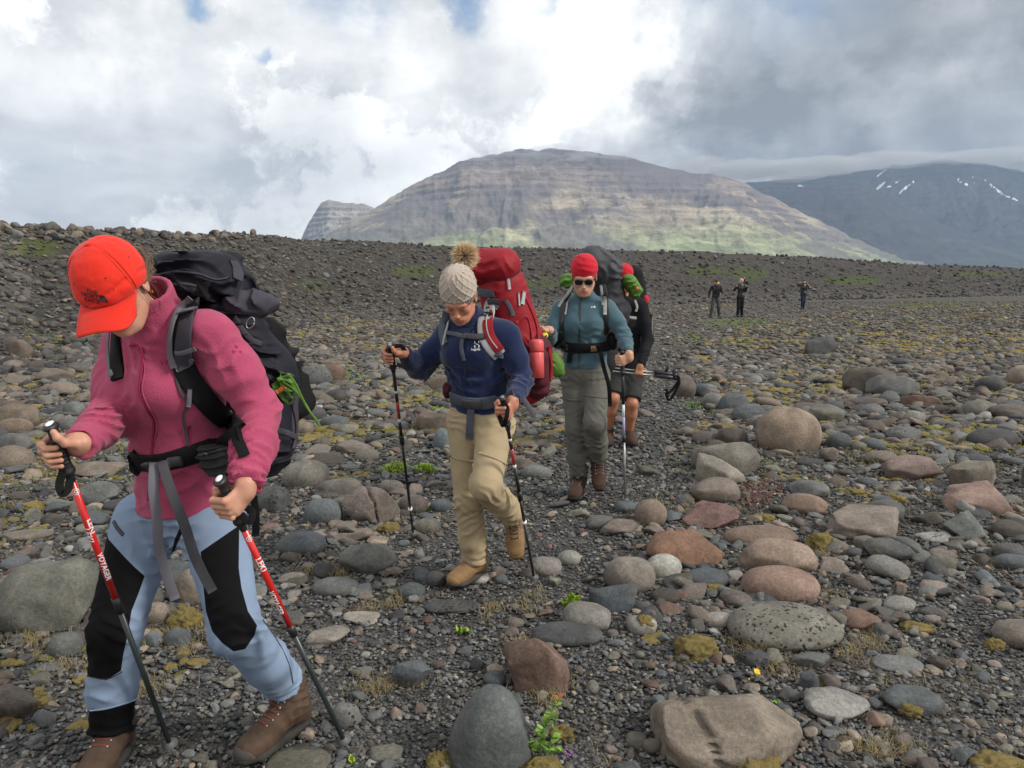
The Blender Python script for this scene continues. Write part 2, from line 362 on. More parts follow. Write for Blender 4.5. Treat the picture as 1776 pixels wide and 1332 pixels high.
for nm, arr in (('moss', mossmask(XX, YY)), ('green', gr), ('bank', bank)):
    a = ground.data.attributes.new(nm, 'FLOAT', 'POINT'); a.data.foreach_set('value', arr.astype(np.float32).ravel())

# ------------------------------------------------------------------ mountains
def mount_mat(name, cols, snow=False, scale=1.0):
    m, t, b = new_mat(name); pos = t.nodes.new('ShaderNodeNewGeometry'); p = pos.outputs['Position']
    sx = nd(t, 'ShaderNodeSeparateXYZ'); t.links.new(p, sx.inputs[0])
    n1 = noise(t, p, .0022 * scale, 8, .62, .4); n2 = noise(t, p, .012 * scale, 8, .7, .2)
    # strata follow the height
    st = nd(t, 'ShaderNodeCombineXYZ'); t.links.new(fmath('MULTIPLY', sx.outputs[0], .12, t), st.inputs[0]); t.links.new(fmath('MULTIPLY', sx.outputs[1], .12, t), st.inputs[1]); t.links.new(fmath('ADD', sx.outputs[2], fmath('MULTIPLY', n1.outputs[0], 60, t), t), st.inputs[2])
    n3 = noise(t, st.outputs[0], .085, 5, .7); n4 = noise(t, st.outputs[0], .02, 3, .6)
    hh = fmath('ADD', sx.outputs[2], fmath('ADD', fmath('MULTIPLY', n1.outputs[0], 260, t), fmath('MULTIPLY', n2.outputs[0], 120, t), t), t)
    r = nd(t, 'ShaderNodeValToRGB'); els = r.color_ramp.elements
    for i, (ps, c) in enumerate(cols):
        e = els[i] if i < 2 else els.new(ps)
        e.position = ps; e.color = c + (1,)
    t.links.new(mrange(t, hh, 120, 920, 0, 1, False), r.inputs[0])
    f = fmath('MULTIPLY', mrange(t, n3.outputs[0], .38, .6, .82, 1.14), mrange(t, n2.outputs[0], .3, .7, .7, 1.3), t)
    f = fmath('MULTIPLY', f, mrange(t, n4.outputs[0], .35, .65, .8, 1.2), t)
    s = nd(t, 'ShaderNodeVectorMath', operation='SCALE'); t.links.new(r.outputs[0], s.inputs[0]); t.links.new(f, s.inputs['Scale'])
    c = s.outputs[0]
    big = noise(t, p, .0016 * scale, 4, .55, .8); mb = nd(t, 'ShaderNodeMix', data_type='RGBA'); t.links.new(mrange(t, big.outputs[0], .46, .56, 0, .75), mb.inputs[0]); t.links.new(c, mb.inputs[6]); mb.inputs[7].default_value = cols[-1][1] + (1,); c = mb.outputs[2]  # broad tan and dark patches in the colour imitate patchy sunlight on the slopes
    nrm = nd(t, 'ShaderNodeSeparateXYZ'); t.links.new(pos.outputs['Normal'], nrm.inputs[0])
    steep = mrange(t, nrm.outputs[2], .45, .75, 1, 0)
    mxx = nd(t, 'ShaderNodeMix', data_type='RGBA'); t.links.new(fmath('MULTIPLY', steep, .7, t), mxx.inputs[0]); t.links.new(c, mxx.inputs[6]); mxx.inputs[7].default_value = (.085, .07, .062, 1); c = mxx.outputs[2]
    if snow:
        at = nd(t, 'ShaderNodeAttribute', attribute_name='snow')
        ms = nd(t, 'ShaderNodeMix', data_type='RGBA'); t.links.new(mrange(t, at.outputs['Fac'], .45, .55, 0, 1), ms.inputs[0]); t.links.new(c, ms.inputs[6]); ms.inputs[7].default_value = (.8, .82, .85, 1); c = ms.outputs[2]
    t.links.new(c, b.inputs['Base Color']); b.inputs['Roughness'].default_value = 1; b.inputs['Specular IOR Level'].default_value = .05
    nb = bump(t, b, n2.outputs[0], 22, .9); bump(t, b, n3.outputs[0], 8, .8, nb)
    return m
def mountain(name, prof, y0, y1, mat, nxm, nym, gully=1.0, terr=1.0, seed=0, spur=1.0, snowlines=None, zb=-6, power=1.0):
    pa = np.array(prof, float); tcol = (pa[:, 0] - 888) / FPX / CT
    zc = np.array([P(a, b_, y1).z for a, b_ in prof])
    t = np.linspace(tcol[0], tcol[-1], nxm); H = np.interp(t, tcol, zc)
    k = np.ones(7) / 7; H = np.convolve(np.pad(H, 3, mode='edge'), k, 'valid')
    H = H + (16 * fbm(t * 60, 0, seed, 5, seed, .6) * terr)
    s = np.linspace(0, 1.35, nym); SS, TTm = np.meshgrid(s, t, indexing='ij')
    sc = np.minimum(SS, 1)
    Y = y0 + (y1 - y0) * SS; X = TTm * Y
    g1 = fbm(TTm * 16, SS * 1.2, seed, 4, seed + 3); ridge = 1 - np.abs(fbm(TTm * 34 + 1.5 * g1 + 1.5 * SS, SS * 6, seed, 4, seed + 9)) * 2
    f = sc ** power + .16 * spur * fbm(TTm * 11 + .8 * SS, SS * 2.2, seed, 3, seed + 3) * np.sin(np.pi * sc) + .022 * gully * (ridge - .6) * np.sin(np.pi * sc ** .8) + .045 * gully * fbm(TTm * 60 + SS * 5, SS * 9, 2, 5, 1, .6) * np.sin(np.pi * sc)
    f = np.clip(f, 0, 1.0)
    Hf = H[None, :] * np.ones_like(SS)
    Z = zb + (Hf - zb) * f
    # cliff bands
    for per, amp in ((46, .34), (21, .26)):
        q = (Z + 25 * fbm(TTm * 5, 0, 4, 2, seed)) / per; fr = q - np.floor(q)
        band = np.clip((f - .30) * 4, 0, 1) * np.clip(.6 + fbm(TTm * 9, Z / 160, 5, 3, seed + 30) * 1.6, 0, 1)
        Z = Z + per * terr * amp * band * (np.clip((fr - .5) * 5, -.5, .5) + .5 - fr) * np.clip((1.02 - f) * 8, 0, 1)
    back = np.clip(SS - 1, 0, 1) / .35
    Z = np.where(SS > 1, Z - (Hf - zb) * back ** 1.3 * .9, Z)
    ii = np.arange(nym * nxm).reshape(nym, nxm)
    Fm = np.stack([ii[:-1, :-1], ii[:-1, 1:], ii[1:, 1:], ii[1:, :-1]], -1).reshape(-1, 4)
    o = mesh_np(name, np.stack([X, Y, Z], -1).reshape(-1, 3), Fm, mat); tag(o, kind='structure')
    if snowlines is not None:
        dep = Y * CT - (Z - CAMZ) * ST; PXm = 888 + FPX * X / dep; PYm = 666 - FPX * (Y * ST + (Z - CAMZ) * CT) / dep
        a_ = np.zeros_like(Z)
        for (xa, ya, xb, yb, wd) in snowlines:
            L2 = (xb - xa) ** 2 + (yb - ya) ** 2; u = np.clip(((PXm - xa) * (xb - xa) + (PYm - ya) * (yb - ya)) / L2, 0, 1)
            dd = np.hypot(PXm - xa - u * (xb - xa), PYm - ya - u * (yb - ya)); wv = .62 * wd * (.5 + 1.2 * fbm(PXm * .16, PYm * .16, 1, 4, 8, .7))
            a_ = np.maximum(a_, np.clip(1 - dd / np.maximum(wv, .2) * .5, 0, 1) * (SS <= 1))
        at = o.data.attributes.new('snow', 'FLOAT', 'POINT'); at.data.foreach_set('value', a_.astype(np.float32).ravel())
    return o
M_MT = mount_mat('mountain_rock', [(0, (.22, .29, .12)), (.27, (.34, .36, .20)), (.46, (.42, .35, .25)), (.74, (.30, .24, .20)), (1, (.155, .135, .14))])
M_MT2 = mount_mat('far_mountain_rock', [(0, (.075, .085, .065)), (.4, (.062, .06, .062)), (1, (.052, .05, .056))], snow=True, scale=.7)
M_MT3 = mount_mat('crag_rock', [(0, (.34, .32, .24)), (.5, (.38, .33, .27)), (1, (.30, .26, .23))])
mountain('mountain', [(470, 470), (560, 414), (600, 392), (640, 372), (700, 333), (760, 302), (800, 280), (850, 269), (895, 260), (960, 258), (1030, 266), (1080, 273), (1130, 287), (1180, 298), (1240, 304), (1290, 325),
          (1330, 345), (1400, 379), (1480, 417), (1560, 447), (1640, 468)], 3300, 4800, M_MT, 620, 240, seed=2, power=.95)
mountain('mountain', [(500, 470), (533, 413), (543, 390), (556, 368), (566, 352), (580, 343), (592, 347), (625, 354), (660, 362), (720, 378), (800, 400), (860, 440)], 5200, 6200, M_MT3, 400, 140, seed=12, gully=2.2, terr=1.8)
mountain('mountain', [(1180, 380), (1260, 318), (1330, 312), (1400, 305), (1450, 298), (1520, 288), (1600, 277), (1650, 279), (1700, 290), (1760, 300), (1850, 300), (2000, 330), (2300, 390)], 4900, 6600, M_MT2, 420, 200, seed=22, spur=1.8, power=1.0, terr=1.7, gully=1.8,
         snowlines=[(1543, 288, 1522, 306, 4), (1535, 315, 1512, 336, 5), (1560, 313, 1540, 325, 4), (1584, 315, 1560, 335, 4), (1505, 322, 1498, 328, 5), (1385, 322, 1400, 325, 4), (1660, 310, 1672, 318, 4), (1672, 318, 1690, 328, 4), (1686, 305, 1690, 318, 3), (1708, 312, 1740, 338, 4), (1740, 338, 1766, 348, 3), (1658, 308, 1664, 316, 4)])
mountain('mountain', [(1230, 420), (1300, 352), (1360, 330), (1440, 318), (1475, 312), (1500, 330), (1560, 362), (1640, 400), (1720, 425), (1780, 445), (1850, 470)], 4400, 5300, M_MT2, 260, 110, seed=31, spur=.8)
mountain('mountain', [(1540, 470), (1640, 432), (1700, 424), (1776, 408), (1900, 380), (2100, 360), (2300, 420)], 4700, 5700, M_MT2, 200, 80, seed=41, spur=.8)

# ------------------------------------------------------------------ air and cloud
def volume_obj(name, V, F, dens, col, aniso=0.0):
    m = bpy.data.materials.new(name + '_air'); m.use_nodes = True; t = m.node_tree; t.nodes.clear()
    o_ = t.nodes.new('ShaderNodeOutputMaterial'); v = t.nodes.new('ShaderNodeVolumePrincipled')
    v.inputs['Color'].default_value = col + (1,); v.inputs['Density'].default_value = dens; v.inputs['Anisotropy'].default_value = aniso
    t.links.new(v.outputs[0], o_.inputs['Volume'])
    o = mesh_np(name, V, F, m, smooth=False); return o
def boxm(x0, y0, z0, x1, y1, z1):
    V = [(x, y, z) for x in (x0, x1) for y in (y0, y1) for z in (z0, z1)]
    F = [(0, 1, 3, 2), (4, 6, 7, 5), (0, 4, 5, 1), (2, 3, 7, 6), (0, 2, 6, 4), (1, 5, 7, 3)]
    return V, F
hz = volume_obj('haze', *boxm(-11000, -60, -30, 11000, 7900, 1080), 8.5e-5, (.54, .73, 1.0)); tag(hz, kind='stuff')

# ------------------------------------------------------------------ stones
def ico(sub):
    bm = bmesh.new(); bmesh.ops.create_icosphere(bm, subdivisions=sub, radius=1); V = np.array([v.co[:] for v in bm.verts]); F = np.array([[v.index for v in f.verts] for f in bm.faces]); bm.free(); return V, F
_ico = {k: ico(k) for k in (2, 3, 4, 5)}
def stone_VF(seed, kind='round', sub=3):
    rg = np.random.default_rng(seed); V, F = _ico[sub]; V = V.copy()
    if kind == 'round': nf, am, pw, npl, sh = 1.0, .17, 2.3, 3, (.80, .93)
    elif kind == 'egg': nf, am, pw, npl, sh = .8, .07, 2.2, 1, (.9, .97)
    elif kind == 'block': nf, am, pw, npl, sh = 1.3, .16, 3.2, 9, (.62, .85)
    else: nf, am, pw, npl, sh = 1.5, .24, 2.4, 14, (.5, .8)       # angular
    nrm = (np.abs(V) ** pw).sum(1) ** (1 / pw); V = V / nrm[:, None]
    o = rg.random(3) * 50
    V = V * (1 + am * (fbm(V[:, 0] * nf + o[0], V[:, 1] * nf + o[1], V[:, 2] * nf + o[2], 3, 0, .45)[:, None]) * 1.6)
    for _ in range(npl):
        n = rg.normal(size=3); n /= np.linalg.norm(n); d = rg.uniform(*sh)
        ex = np.maximum(V @ n - d, 0); V = V - (ex * rg.uniform(.75, 1.0))[:, None] * n
    V = V + (V / np.linalg.norm(V, axis=1)[:, None]) * (.018 * fbm(V[:, 0] * 6 + o[0], V[:, 1] * 6, V[:, 2] * 6, 3, 9) * (2.2 if kind in ('angular', 'block') else 1))[:, None]
    lo, hi = V.min(0), V.max(0); V = (V - (lo + hi) / 2) / ((hi - lo) / 2)
    if seed == 1186: V[:, 0] = V[:, 0] * (1 - .30 * V[:, 2]) + .06 * V[:, 2]
    return V, F
STN = []      # (x, y, rx, ry)
def fit_stone(bx, seed, kind, depth_ratio=.8, rz=0.0):
    """size and stand a stone so that it fills the box bx of the photograph"""
    x0, y0, x1, y1 = bx; V, F = stone_VF(seed, kind, 4 if (x1 - x0) > 60 else 3)
    c, s = math.cos(rz), math.sin(rz); V = V @ np.array([[c, s, 0], [-s, c, 0], [0, 0, 1]])
    lo, hi = V.min(0), V.max(0); V = (V - (lo + hi) / 2) / ((hi - lo) / 2)
    g = ground_hit((x0 + x1) / 2, y1); dist = g.y
    a = (x1 - x0) / 2 / FPX * dist; hgt = a * .6; cx, cy = g.x, g.y + a * depth_ratio * .7
    for it in range(10):
        z0 = gzs(cx, cy); sz = hgt
        W = V * np.array([a, a * depth_ratio, sz]) + np.array([cx, cy, z0 + sz * .45])
        k = W[:, 2] > gz(W[:, 0], W[:, 1]) - .002; W = W[k]
        dep = W[:, 1] * CT - (W[:, 2] - CAMZ) * ST
        px = 888 + FPX * W[:, 0] / dep; py = 666 - FPX * (W[:, 1] * ST + (W[:, 2] - CAMZ) * CT) / dep
        a *= ((x1 - x0) / (px.max() - px.min())) ** .9
        hgt = max(hgt * ((y1 - y0) / (py.max() - py.min())) ** 1.1, a * .16)
        cx += ((x0 + x1) / 2 - (px.max() + px.min()) / 2) / FPX * cy
        e = (py.max() - y1) / FPX * cy * cy / CAMZ; cy += np.clip(e * .8, -.5, .5); cy = max(cy, 1.0)
    return V * np.array([a, a * depth_ratio, hgt]), F, (cx, cy, gzs(cx, cy) + hgt * .45), (a, hgt)
GRV = {1128: (.86, .10, -.42, .14), 874: (.6, .75, .18, .10), 1495: (.8, .5, .1, .25), 1183: (.5, .8, .2, .14), 593: (.75, .3, -.05, .14)}
def put_stone(bx, colk, kind, label, cat='stone', group=None, mat=None, dr=.8, seed=None, name='stone', rz=0.0, groove=None):
    sd_ = 1186 if bx[0] == 776 else int(bx[0] * 7 + bx[1] * 13) % 9973
    V, F, loc, (a, h) = fit_stone(bx, sd_, kind, dr, rz)
    if groove:
        bm = bmesh.new(); me_ = bpy.data.meshes.new('t'); me_.from_pydata(V.tolist(), [], F.tolist()); bm.from_mesh(me_); bmesh.ops.subdivide_edges(bm, edges=bm.edges[:], cuts=1, use_grid_fill=True, smooth=.6); bmesh.ops.triangulate(bm, faces=bm.faces[:]); V = np.array([v.co[:] for v in bm.verts]); F = np.array([[v.index for v in f.verts] for f in bm.faces]); bm.free(); bpy.data.meshes.remove(me_)
        U = V / np.array([a, a * dr, h]); n_ = unit([groove[0], groove[1], .15]); e = np.abs(U @ n_ - groove[2] + .07 * fbm(U[:, 0] * 3, U[:, 1] * 3, U[:, 2] * 3, 3, 3)); V = V - V / np.linalg.norm(V, axis=1)[:, None] * (1.3 * groove[3] * a * np.exp(-(e / .030) ** 2))[:, None]
    o = mesh_np(name, V, F, mat or MR); o.location = loc
    c = PAL[colk] if isinstance(colk, str) else colk; rg = np.random.default_rng(sd_ + 1); f = rg.uniform(.9, 1.12)
    o.color = (c[0] * f, c[1] * f, c[2] * f, 1); tag(o, label, cat, group)
    STN.append((loc[0], loc[1], a, a * dr)); return o
HS = [
 ((776, 1186, 922, 1345), (.085, .092, .09), 'egg', 'tall egg-shaped smooth grey boulder beside the leafy green plant', None, .8),
 ((874, 1107, 988, 1203), 'R', 'block', 'red-brown angular rock with a cracked face above the egg-shaped boulder', None, .8),
 ((922, 1077, 1046, 1122), (.06, .062, .062), 'egg', 'long dark grey oval cobble lying behind the red-brown rock', None, .6),
 ((975, 1043, 1060, 1100), (.15, .14, .125), 'round', 'smooth grey-brown stone resting on the dark oval cobble', None, .8),
 ((1020, 1012, 1106, 1062), (.055, .066, .075), 'angular', 'dark blue-grey angular stone below the pale veined boulder', None, .7),
 ((1048, 965, 1137, 1028), (.19, .165, .14), 'egg', 'rounded beige boulder next to the spotted stone', None, .9),
 ((1120, 960, 1183, 1004), 'W', 'egg', 'pale cream stone with two brown moss spots', None, .8),
 ((1120, 918, 1257, 982), (.19, .105, .068), 'block', 'rust-brown block of rock with a sharp lower edge', None, .6),
 ((1190, 984, 1265, 1022), 'B', 'egg', 'blue-grey oval stone with moss at its end in front of the rust-brown block', None, .8),
 ((1255, 910, 1385, 950), (.165, .118, .088), 'egg', 'long brown rounded stone behind the two tan boulders', None, .6),
 ((1280, 932, 1420, 995), (.20, .15, .115), 'round', 'tan boulder with a saddle in its top behind the pinkish dome', None, .7),
 ((1284, 980, 1423, 1045), (.20, .135, .105), 'egg', 'pinkish brown dome-shaped boulder above the pitted oval stone', None, .7),
 ((1260, 1042, 1465, 1130), (.165, .155, .128), 'egg', 'large flat oval stone full of small dark pits', 'pit', .75),
 ((1455, 1055, 1530, 1093), (.16, .10, .075), 'round', 'reddish brown sloping stone right of the pitted oval stone', None, .8),
 ((1432, 873, 1560, 937), 'P', 'block', 'broad pale pinkish slab with a folded surface', None, .8),
 ((1128, 1203, 1392, 1345), (.155, .128, .10), 'block', 'very large flat-topped brownish boulder split by a dark crack', None, .8),
 ((1393, 1190, 1510, 1250), 'L', 'block', 'light grey stone with a notch right of the cracked boulder', None, .7),
 ((1530, 1186, 1640, 1245), (.088, .098, .10), 'round', 'round blue-grey stone with moss growing on its foot', None, .8),
 ((1510, 1137, 1604, 1168), 'G', 'egg', 'flat grey oval stone above the round blue-grey one', None, .7),
 ((1386, 1160, 1422, 1196), 'B', 'block', 'small blue-grey stone standing on end near the yellow flower', None, .8),
 ((1370, 1130, 1440, 1158), 'G', 'angular', 'thin curved grey flake of stone under the pitted oval stone', None, .4),
 ((1282, 1125, 1336, 1157), 'D', 'egg', 'dark round pumice-like stone just above the yellow flower', 'pit', .8),
 ((1719, 1073, 1830, 1127), 'P', 'egg', 'brown boulder cut off by the right edge with moss at its foot', None, .8),
 ((1085, 1067, 1140, 1102), 'L', 'round', 'pale stone with a cap of yellow moss left of the pitted oval stone', None, .8),
 ((1085, 1268, 1123, 1300), 'O', 'egg', 'small banded olive pebble left of the cracked boulder', None, .9),
 ((1310, 705, 1426, 782), (.195, .15, .112), 'egg', 'largest tan boulder standing right of the trail', None, .7),
 ((1183, 868, 1283, 917), (.16, .095, .085), 'angular', 'purple-red broken rock with flaky top', None, .7),
 ((1196, 827, 1284, 872), (.14, .115, .095), 'round', 'brown-grey rounded stone left of the crumbled red gravel', None, .7),
 ((1205, 785, 1293, 838), (.19, .175, .145), 'angular', 'pale weathered rock with hollows leaning on the grey boulder', None, .7),
 ((1197, 766, 1320, 822), (.13, .118, .10), 'round', 'long grey-brown boulder behind the pale weathered rock', None, .6),
 ((1355, 855, 1437, 893), (.18, .125, .095), 'round', 'reddish tan flat stone left of the broad pinkish slab', None, .8),
 ((1366, 832, 1440, 862), 'G', 'round', 'grey stone ringed with moss behind the reddish tan flat stone', None, .8),
 ((1527, 788, 1635, 832), (.155, .115, .10), 'block', 'purple-brown dome with a broken side right of centre', None, .7),
 ((1640, 798, 1727, 853), (.175, .15, .12), 'block', 'squarish tan stone behind the large pink angular rock', None, .7),
 ((1632, 833, 1760, 893), (.19, .13, .105), 'angular', 'large pink-brown angular rock by the right edge', None, .8),
 ((1635, 884, 1710, 935), (.10, .11, .10), 'angular', 'green-grey pyramid-shaped stone in front of the pink-brown rock', None, .8),
 ((1498, 866, 1570, 906), (.085, .085, .078), 'round', 'dark olive stone behind the broad pinkish slab', None, .8),
 ((1495, 930, 1602, 972), (.075, .078, .074), 'round', 'dark stone split open across its middle', None, .7),
 ((1585, 922, 1652, 943), 'L', 'egg', 'small light pitted stone beside the green-grey pyramid', 'pit', .7),
 ((1607, 960, 1660, 992), 'O', 'round', 'olive-grey stone half sunk in gravel below the pyramid stone', None, .8),
 ((1460, 636, 1555, 680), (.085, .07, .058), 'round', 'big dark brown boulder in the middle of the right field', None, .7),
 ((1500, 650, 1596, 687), (.095, .098, .094), 'round', 'grey boulder overlapping the big dark brown one', None, .7),
 ((1392, 583, 1455, 616), (.055, .057, .056), 'angular', 'dark pointed boulder farther up the right field', None, .7),
 ((1675, 742, 1767, 776), 'D', 'egg', 'black flat boulder near the right edge', None, .7),
 ((1240, 740, 1297, 773), 'M', 'round', 'dark brown stone touching the left of the largest tan boulder', None, .8),
 ((1432, 750, 1478, 778), 'B', 'egg', 'shiny dark blue-grey stone right of the largest tan boulder', None, .8),
 ((1535, 738, 1600, 766), 'G', 'egg', 'grey pitted stone amid the right field', 'pit', .8),
 ((1420, 776, 1455, 800), 'P', 'block', 'small pink-tan block at the foot of the largest tan boulder', None, .8),
 ((1722, 960, 1790, 990), 'B', 'egg', 'flat blue-grey stone at the right edge among gravel', None, .7),
 ((1268, 701, 1332, 731), 'B', 'round', 'blue-grey stone first in the trail-side row before the tan boulder', None, .7),
 ((1245, 682, 1300, 716), 'B', 'round', 'slate-grey stone leaning on its neighbour in the trail-side row', None, .7),
 ((1217, 680, 1255, 706), 'G', 'egg', 'grey rounded stone in the middle of the trail-side row', None, .8),
 ((1200, 665, 1235, 688), 'B', 'round', 'small bluish stone at the far end of the trail-side row', None, .8),
 ((1166, 655, 1208, 690), 'M', 'round', 'dark brown stone right of the black folded poles', None, .8),
 ((1400, 700, 1467, 731), 'O', 'round', 'mossy brown stone behind the largest tan boulder', None, .8),
 ((1468, 688, 1540, 707), 'M', 'egg', 'flat reddish stone in front of the big dark brown boulder', None, .7),
 ((1560, 685, 1635, 707), 'R', 'block', 'low red-brown rock with a shadowed front in the right field', None, .7),
 ((1490, 700, 1535, 722), 'G', 'egg', 'grey oval stone in front of the flat reddish stone', None, .8),
 ((1565, 712, 1606, 733), 'L', 'egg', 'light grey stone below the low red-brown rock', None, .8),
 ((1665, 693, 1725, 720), 'O', 'round', 'brownish stone next to the one at the right edge', None, .8),
 ((1712, 700, 1790, 727), 'M', 'round', 'brown stone touching the right edge below the tan ball-like one', None, .8),
 ((1690, 653, 1745, 679), 'D', 'egg', 'black oval stone near the right edge halfway up the field', None, .7),
 ((1745, 633, 1800, 667), 'T', 'egg', 'tan ball-like stone at the right edge', None, .8),
 ((593, 843, 697, 907), (.135, .112, .098), 'angular', 'grey-brown rock with a scooped front beside the left pole of the navy hiker', None, .8),
 ((527, 864, 595, 909), (.085, .095, .098), 'egg', 'smooth slate-blue stone left of the scooped rock', None, .8),
 ((545, 829, 631, 864), (.13, .12, .105), 'round', 'long taupe stone behind the slate-blue one', None, .6),
 ((489, 797, 572, 847), (.145, .135, .115), 'egg', 'large greige boulder right of the purple backpack', None, .8),
 ((690, 857, 742, 891), 'M', 'egg', 'dark brown-grey stone right behind the left pole of the navy hiker', None, .8),
 ((655, 832, 702, 858), 'O', 'round', 'olive stone lying behind the scooped rock', None, .7),
 ((746, 865, 784, 888), 'B', 'egg', 'blue-grey stone between the pole and the beige trousers', None, .8),
 ((720, 897, 764, 926), 'O', 'egg', 'olive egg stone tilted beside the left pole tip', None, .8),
 ((586, 942, 688, 996), (.115, .115, .105), 'round', 'wide grey boulder on the gravel left of the pole tip', None, .7),
 ((482, 920, 566, 964), 'B', 'egg', 'grey-blue dome-shaped stone left of the wide grey boulder', None, .8),
 ((541, 1000, 624, 1035), 'G', 'egg', 'low grey elongated stone below the wide grey boulder', None, .7),
 ((690, 1010, 738, 1037), 'B', 'egg', 'blue-grey oval pebble left of the tan boot on the ground', None, .8),
 ((737, 990, 775, 1019), 'D', 'egg', 'dark round stone right above the tan boot toe', None, .9),
 ((527, 1083, 607, 1125), (.17, .155, .13), 'block', 'sandy grey stone with rounded corners right of the long leg', None, .8),
 ((595, 1060, 660, 1084), (.22, .20, .17), 'block', 'pale flat flake of sandstone', None, .7),
 ((680, 1143, 750, 1193), 'B', 'angular', 'blue-grey pointed slab set in the gravel at centre bottom', None, .8),
 ((848, 981, 879, 1001), 'M', 'round', 'small reddish stone behind the standing tan boot', None, .9),
 ((856, 996, 881, 1012), 'B', 'round', 'small blue stone just right of the standing tan boot', None, .9),
 ((968, 954, 1007, 981), 'W', 'egg', 'small pale round stone right of the right pole', None, .9),
 ((915, 965, 975, 999), (.16, .145, .13), 'round', 'greyish pink stone under the lifted tan boot', None, .8),
 ((1040, 899, 1107, 928), 'P', 'block', 'flat pinkish wedge below the teal hiker', None, .7),
 ((1100, 865, 1157, 907), (.19, .145, .115), 'egg', 'tan rounded stone right of the grey pole tip', None, .8),
 ((1018, 893, 1065, 918), 'G', 'round', 'grey stone left of the flat pinkish wedge', None, .8),
 ((1065, 868, 1110, 890), 'B', 'round', 'slate stone at the tip of the blue-white pole', None, .8),
 ((905, 806, 957, 831), 'G', 'egg', 'grey stone right of the beige trouser knee', None, .8),
 ((575, 1218, 628, 1263), (.13, .13, .12), 'round', 'grey dimpled stone beside the right red pole tip', 'pit', .8),
 ((460, 1303, 575, 1352), 'O', 'egg', 'broad flat stone under the brown boot at the bottom edge', None, .8),
 ((730, 1041, 835, 1067), (.05, .05, .05), 'round', 'dark porous ridge of lava stuck in the gravel', 'pit', .5),
 ((838, 1162, 878, 1192), 'B', 'egg', 'blue pebble pressed against the left of the red-brown rock', None, .9),
 ((752, 742, 782, 777), (.13, .15, .16), 'egg', 'light blue-grey stone at the left edge of the beige trousers', None, .9),
 ((714, 713, 779, 746), (.15, .118, .095), 'angular', 'brown layered slab left of the beige trousers', None, .6),
 ((518, 633, 577, 669), (.085, .09, .088), 'egg', 'dark pitted boulder right of the black backpack', 'pit', .8),
 ((550, 630, 602, 661), 'R', 'round', 'rusty stone behind the dark pitted boulder', None, .8),
 ((735, 650, 792, 677), (.15, .12, .095), 'block', 'tan wedge of rock under the navy sleeve', None, .7),
 ((565, 674, 603, 696), 'D', 'egg', 'small charcoal stone below the dark pitted boulder', None, .8),
 ((522, 706, 566, 733), 'D', 'round', 'blackish stone behind the green strap end', None, .8),
 ((555, 720, 606, 741), 'B', 'egg', 'flat slate stone right of the green strap end', None, .8),
 ((509, 731, 545, 751), 'T', 'egg', 'tan low stone just right of the purple backpack', None, .8),
 ((660, 640, 720, 660), 'G', 'round', 'grey stone behind the left pole grip of the navy hiker', None, .8),
 ((-25, 968, 172, 1099), (.135, .135, .112), 'round', 'huge grey-green boulder at the left edge behind the black knee', None, .8),
 ((82, 1095, 146, 1141), (.105, .11, .10), 'egg', 'grey stone leaning against the huge boulder', None, .9),
 ((245, 1044, 296, 1081), 'T', 'egg', 'tan stone seen between the hiker legs next to moss', None, .8),
 ((285, 1088, 332, 1123), 'B', 'round', 'slate dome between the light blue trouser legs', None, .9),
 ((-15, 1185, 67, 1246), (.09, .075, .062), 'angular', 'dark brown rock in the lower left corner', None, .8),
 ((306, 985, 360, 1046), (.15, .125, .10), 'block', 'brown slab behind the hanging grey straps', None, .7),
 ((-20, 699, 71, 746), (.15, .12, .088), 'round', 'brown hump of rock at the left edge above its twin', None, .7),
 ((-10, 725, 59, 756), (.13, .10, .072), 'egg', 'ochre boulder leaning in front of the brown hump', None, .8),
 ((-10, 751, 61, 784), 'G', 'round', 'grey slabby boulder at the left edge level with the fist', None, .7),
 ((-20, 772, 63, 813), (.155, .125, .095), 'round', 'tan boulder at the left edge below the grip', None, .8),
 ((102, 722, 141, 747), 'G', 'egg', 'grey stone right above the fist on the left', None, .9),
 ((108, 696, 149, 723), (.12, .125, .12), 'egg', 'light slate stone left of the pink elbow', None, .9),
 ((54, 638, 131, 662), (.125, .10, .08), 'block', 'low flat brown rock left of the pink sleeve', None, .7),
 ((8, 590, 60, 621), (.12, .095, .075), 'block', 'brown peaked rock near the left edge above the flat one', None, .7),
 ((2, 624, 43, 641), 'P', 'egg', 'pinkish low stone at the left edge', None, .8),
 ((120, 800, 223, 829), (.145, .12, .095), 'block', 'long tan slab behind the left cuff', None, .7),
 ((134, 834, 208, 875), (.10, .104, .098), 'round', 'grey-green boulder right of the ringed pole mark', None, .8),
 ((23, 870, 73, 891), 'B', 'egg', 'blue-grey stone with a moss patch at far left', None, .8),
 ((76, 868, 119, 890), 'B', 'angular', 'slate stone left of the red pole', None, .8),
 ((2, 917, 94, 941), (.14, .12, .095), 'round', 'wide low tan stone above the huge boulder', None, .6),
 ((14, 852, 54, 868), 'M', 'egg', 'small brown stone at far left above the blue-grey one', None, .8),
 ((440, 843, 506, 888), (.065, .067, .066), 'round', 'black porous stone between the hand and the slate-blue stone', 'pit', .8),
 ((640, 1290, 700, 1325), 'O', 'round', 'olive cobble near the bottom edge left of the moss cushion', None, .8),
 ((62, 1150, 112, 1166), 'G', 'egg', 'thin grey stone in the lower left gravel', None, .7),
 ((1770, 800, 1830, 850), 'M', 'round', 'reddish rock at the right edge behind the pink-brown rock', None, .8),
 ((1225, 1290, 1232, 1300), 'L', 'egg', 'tiny white pebble on the gravel', None, .8),
]
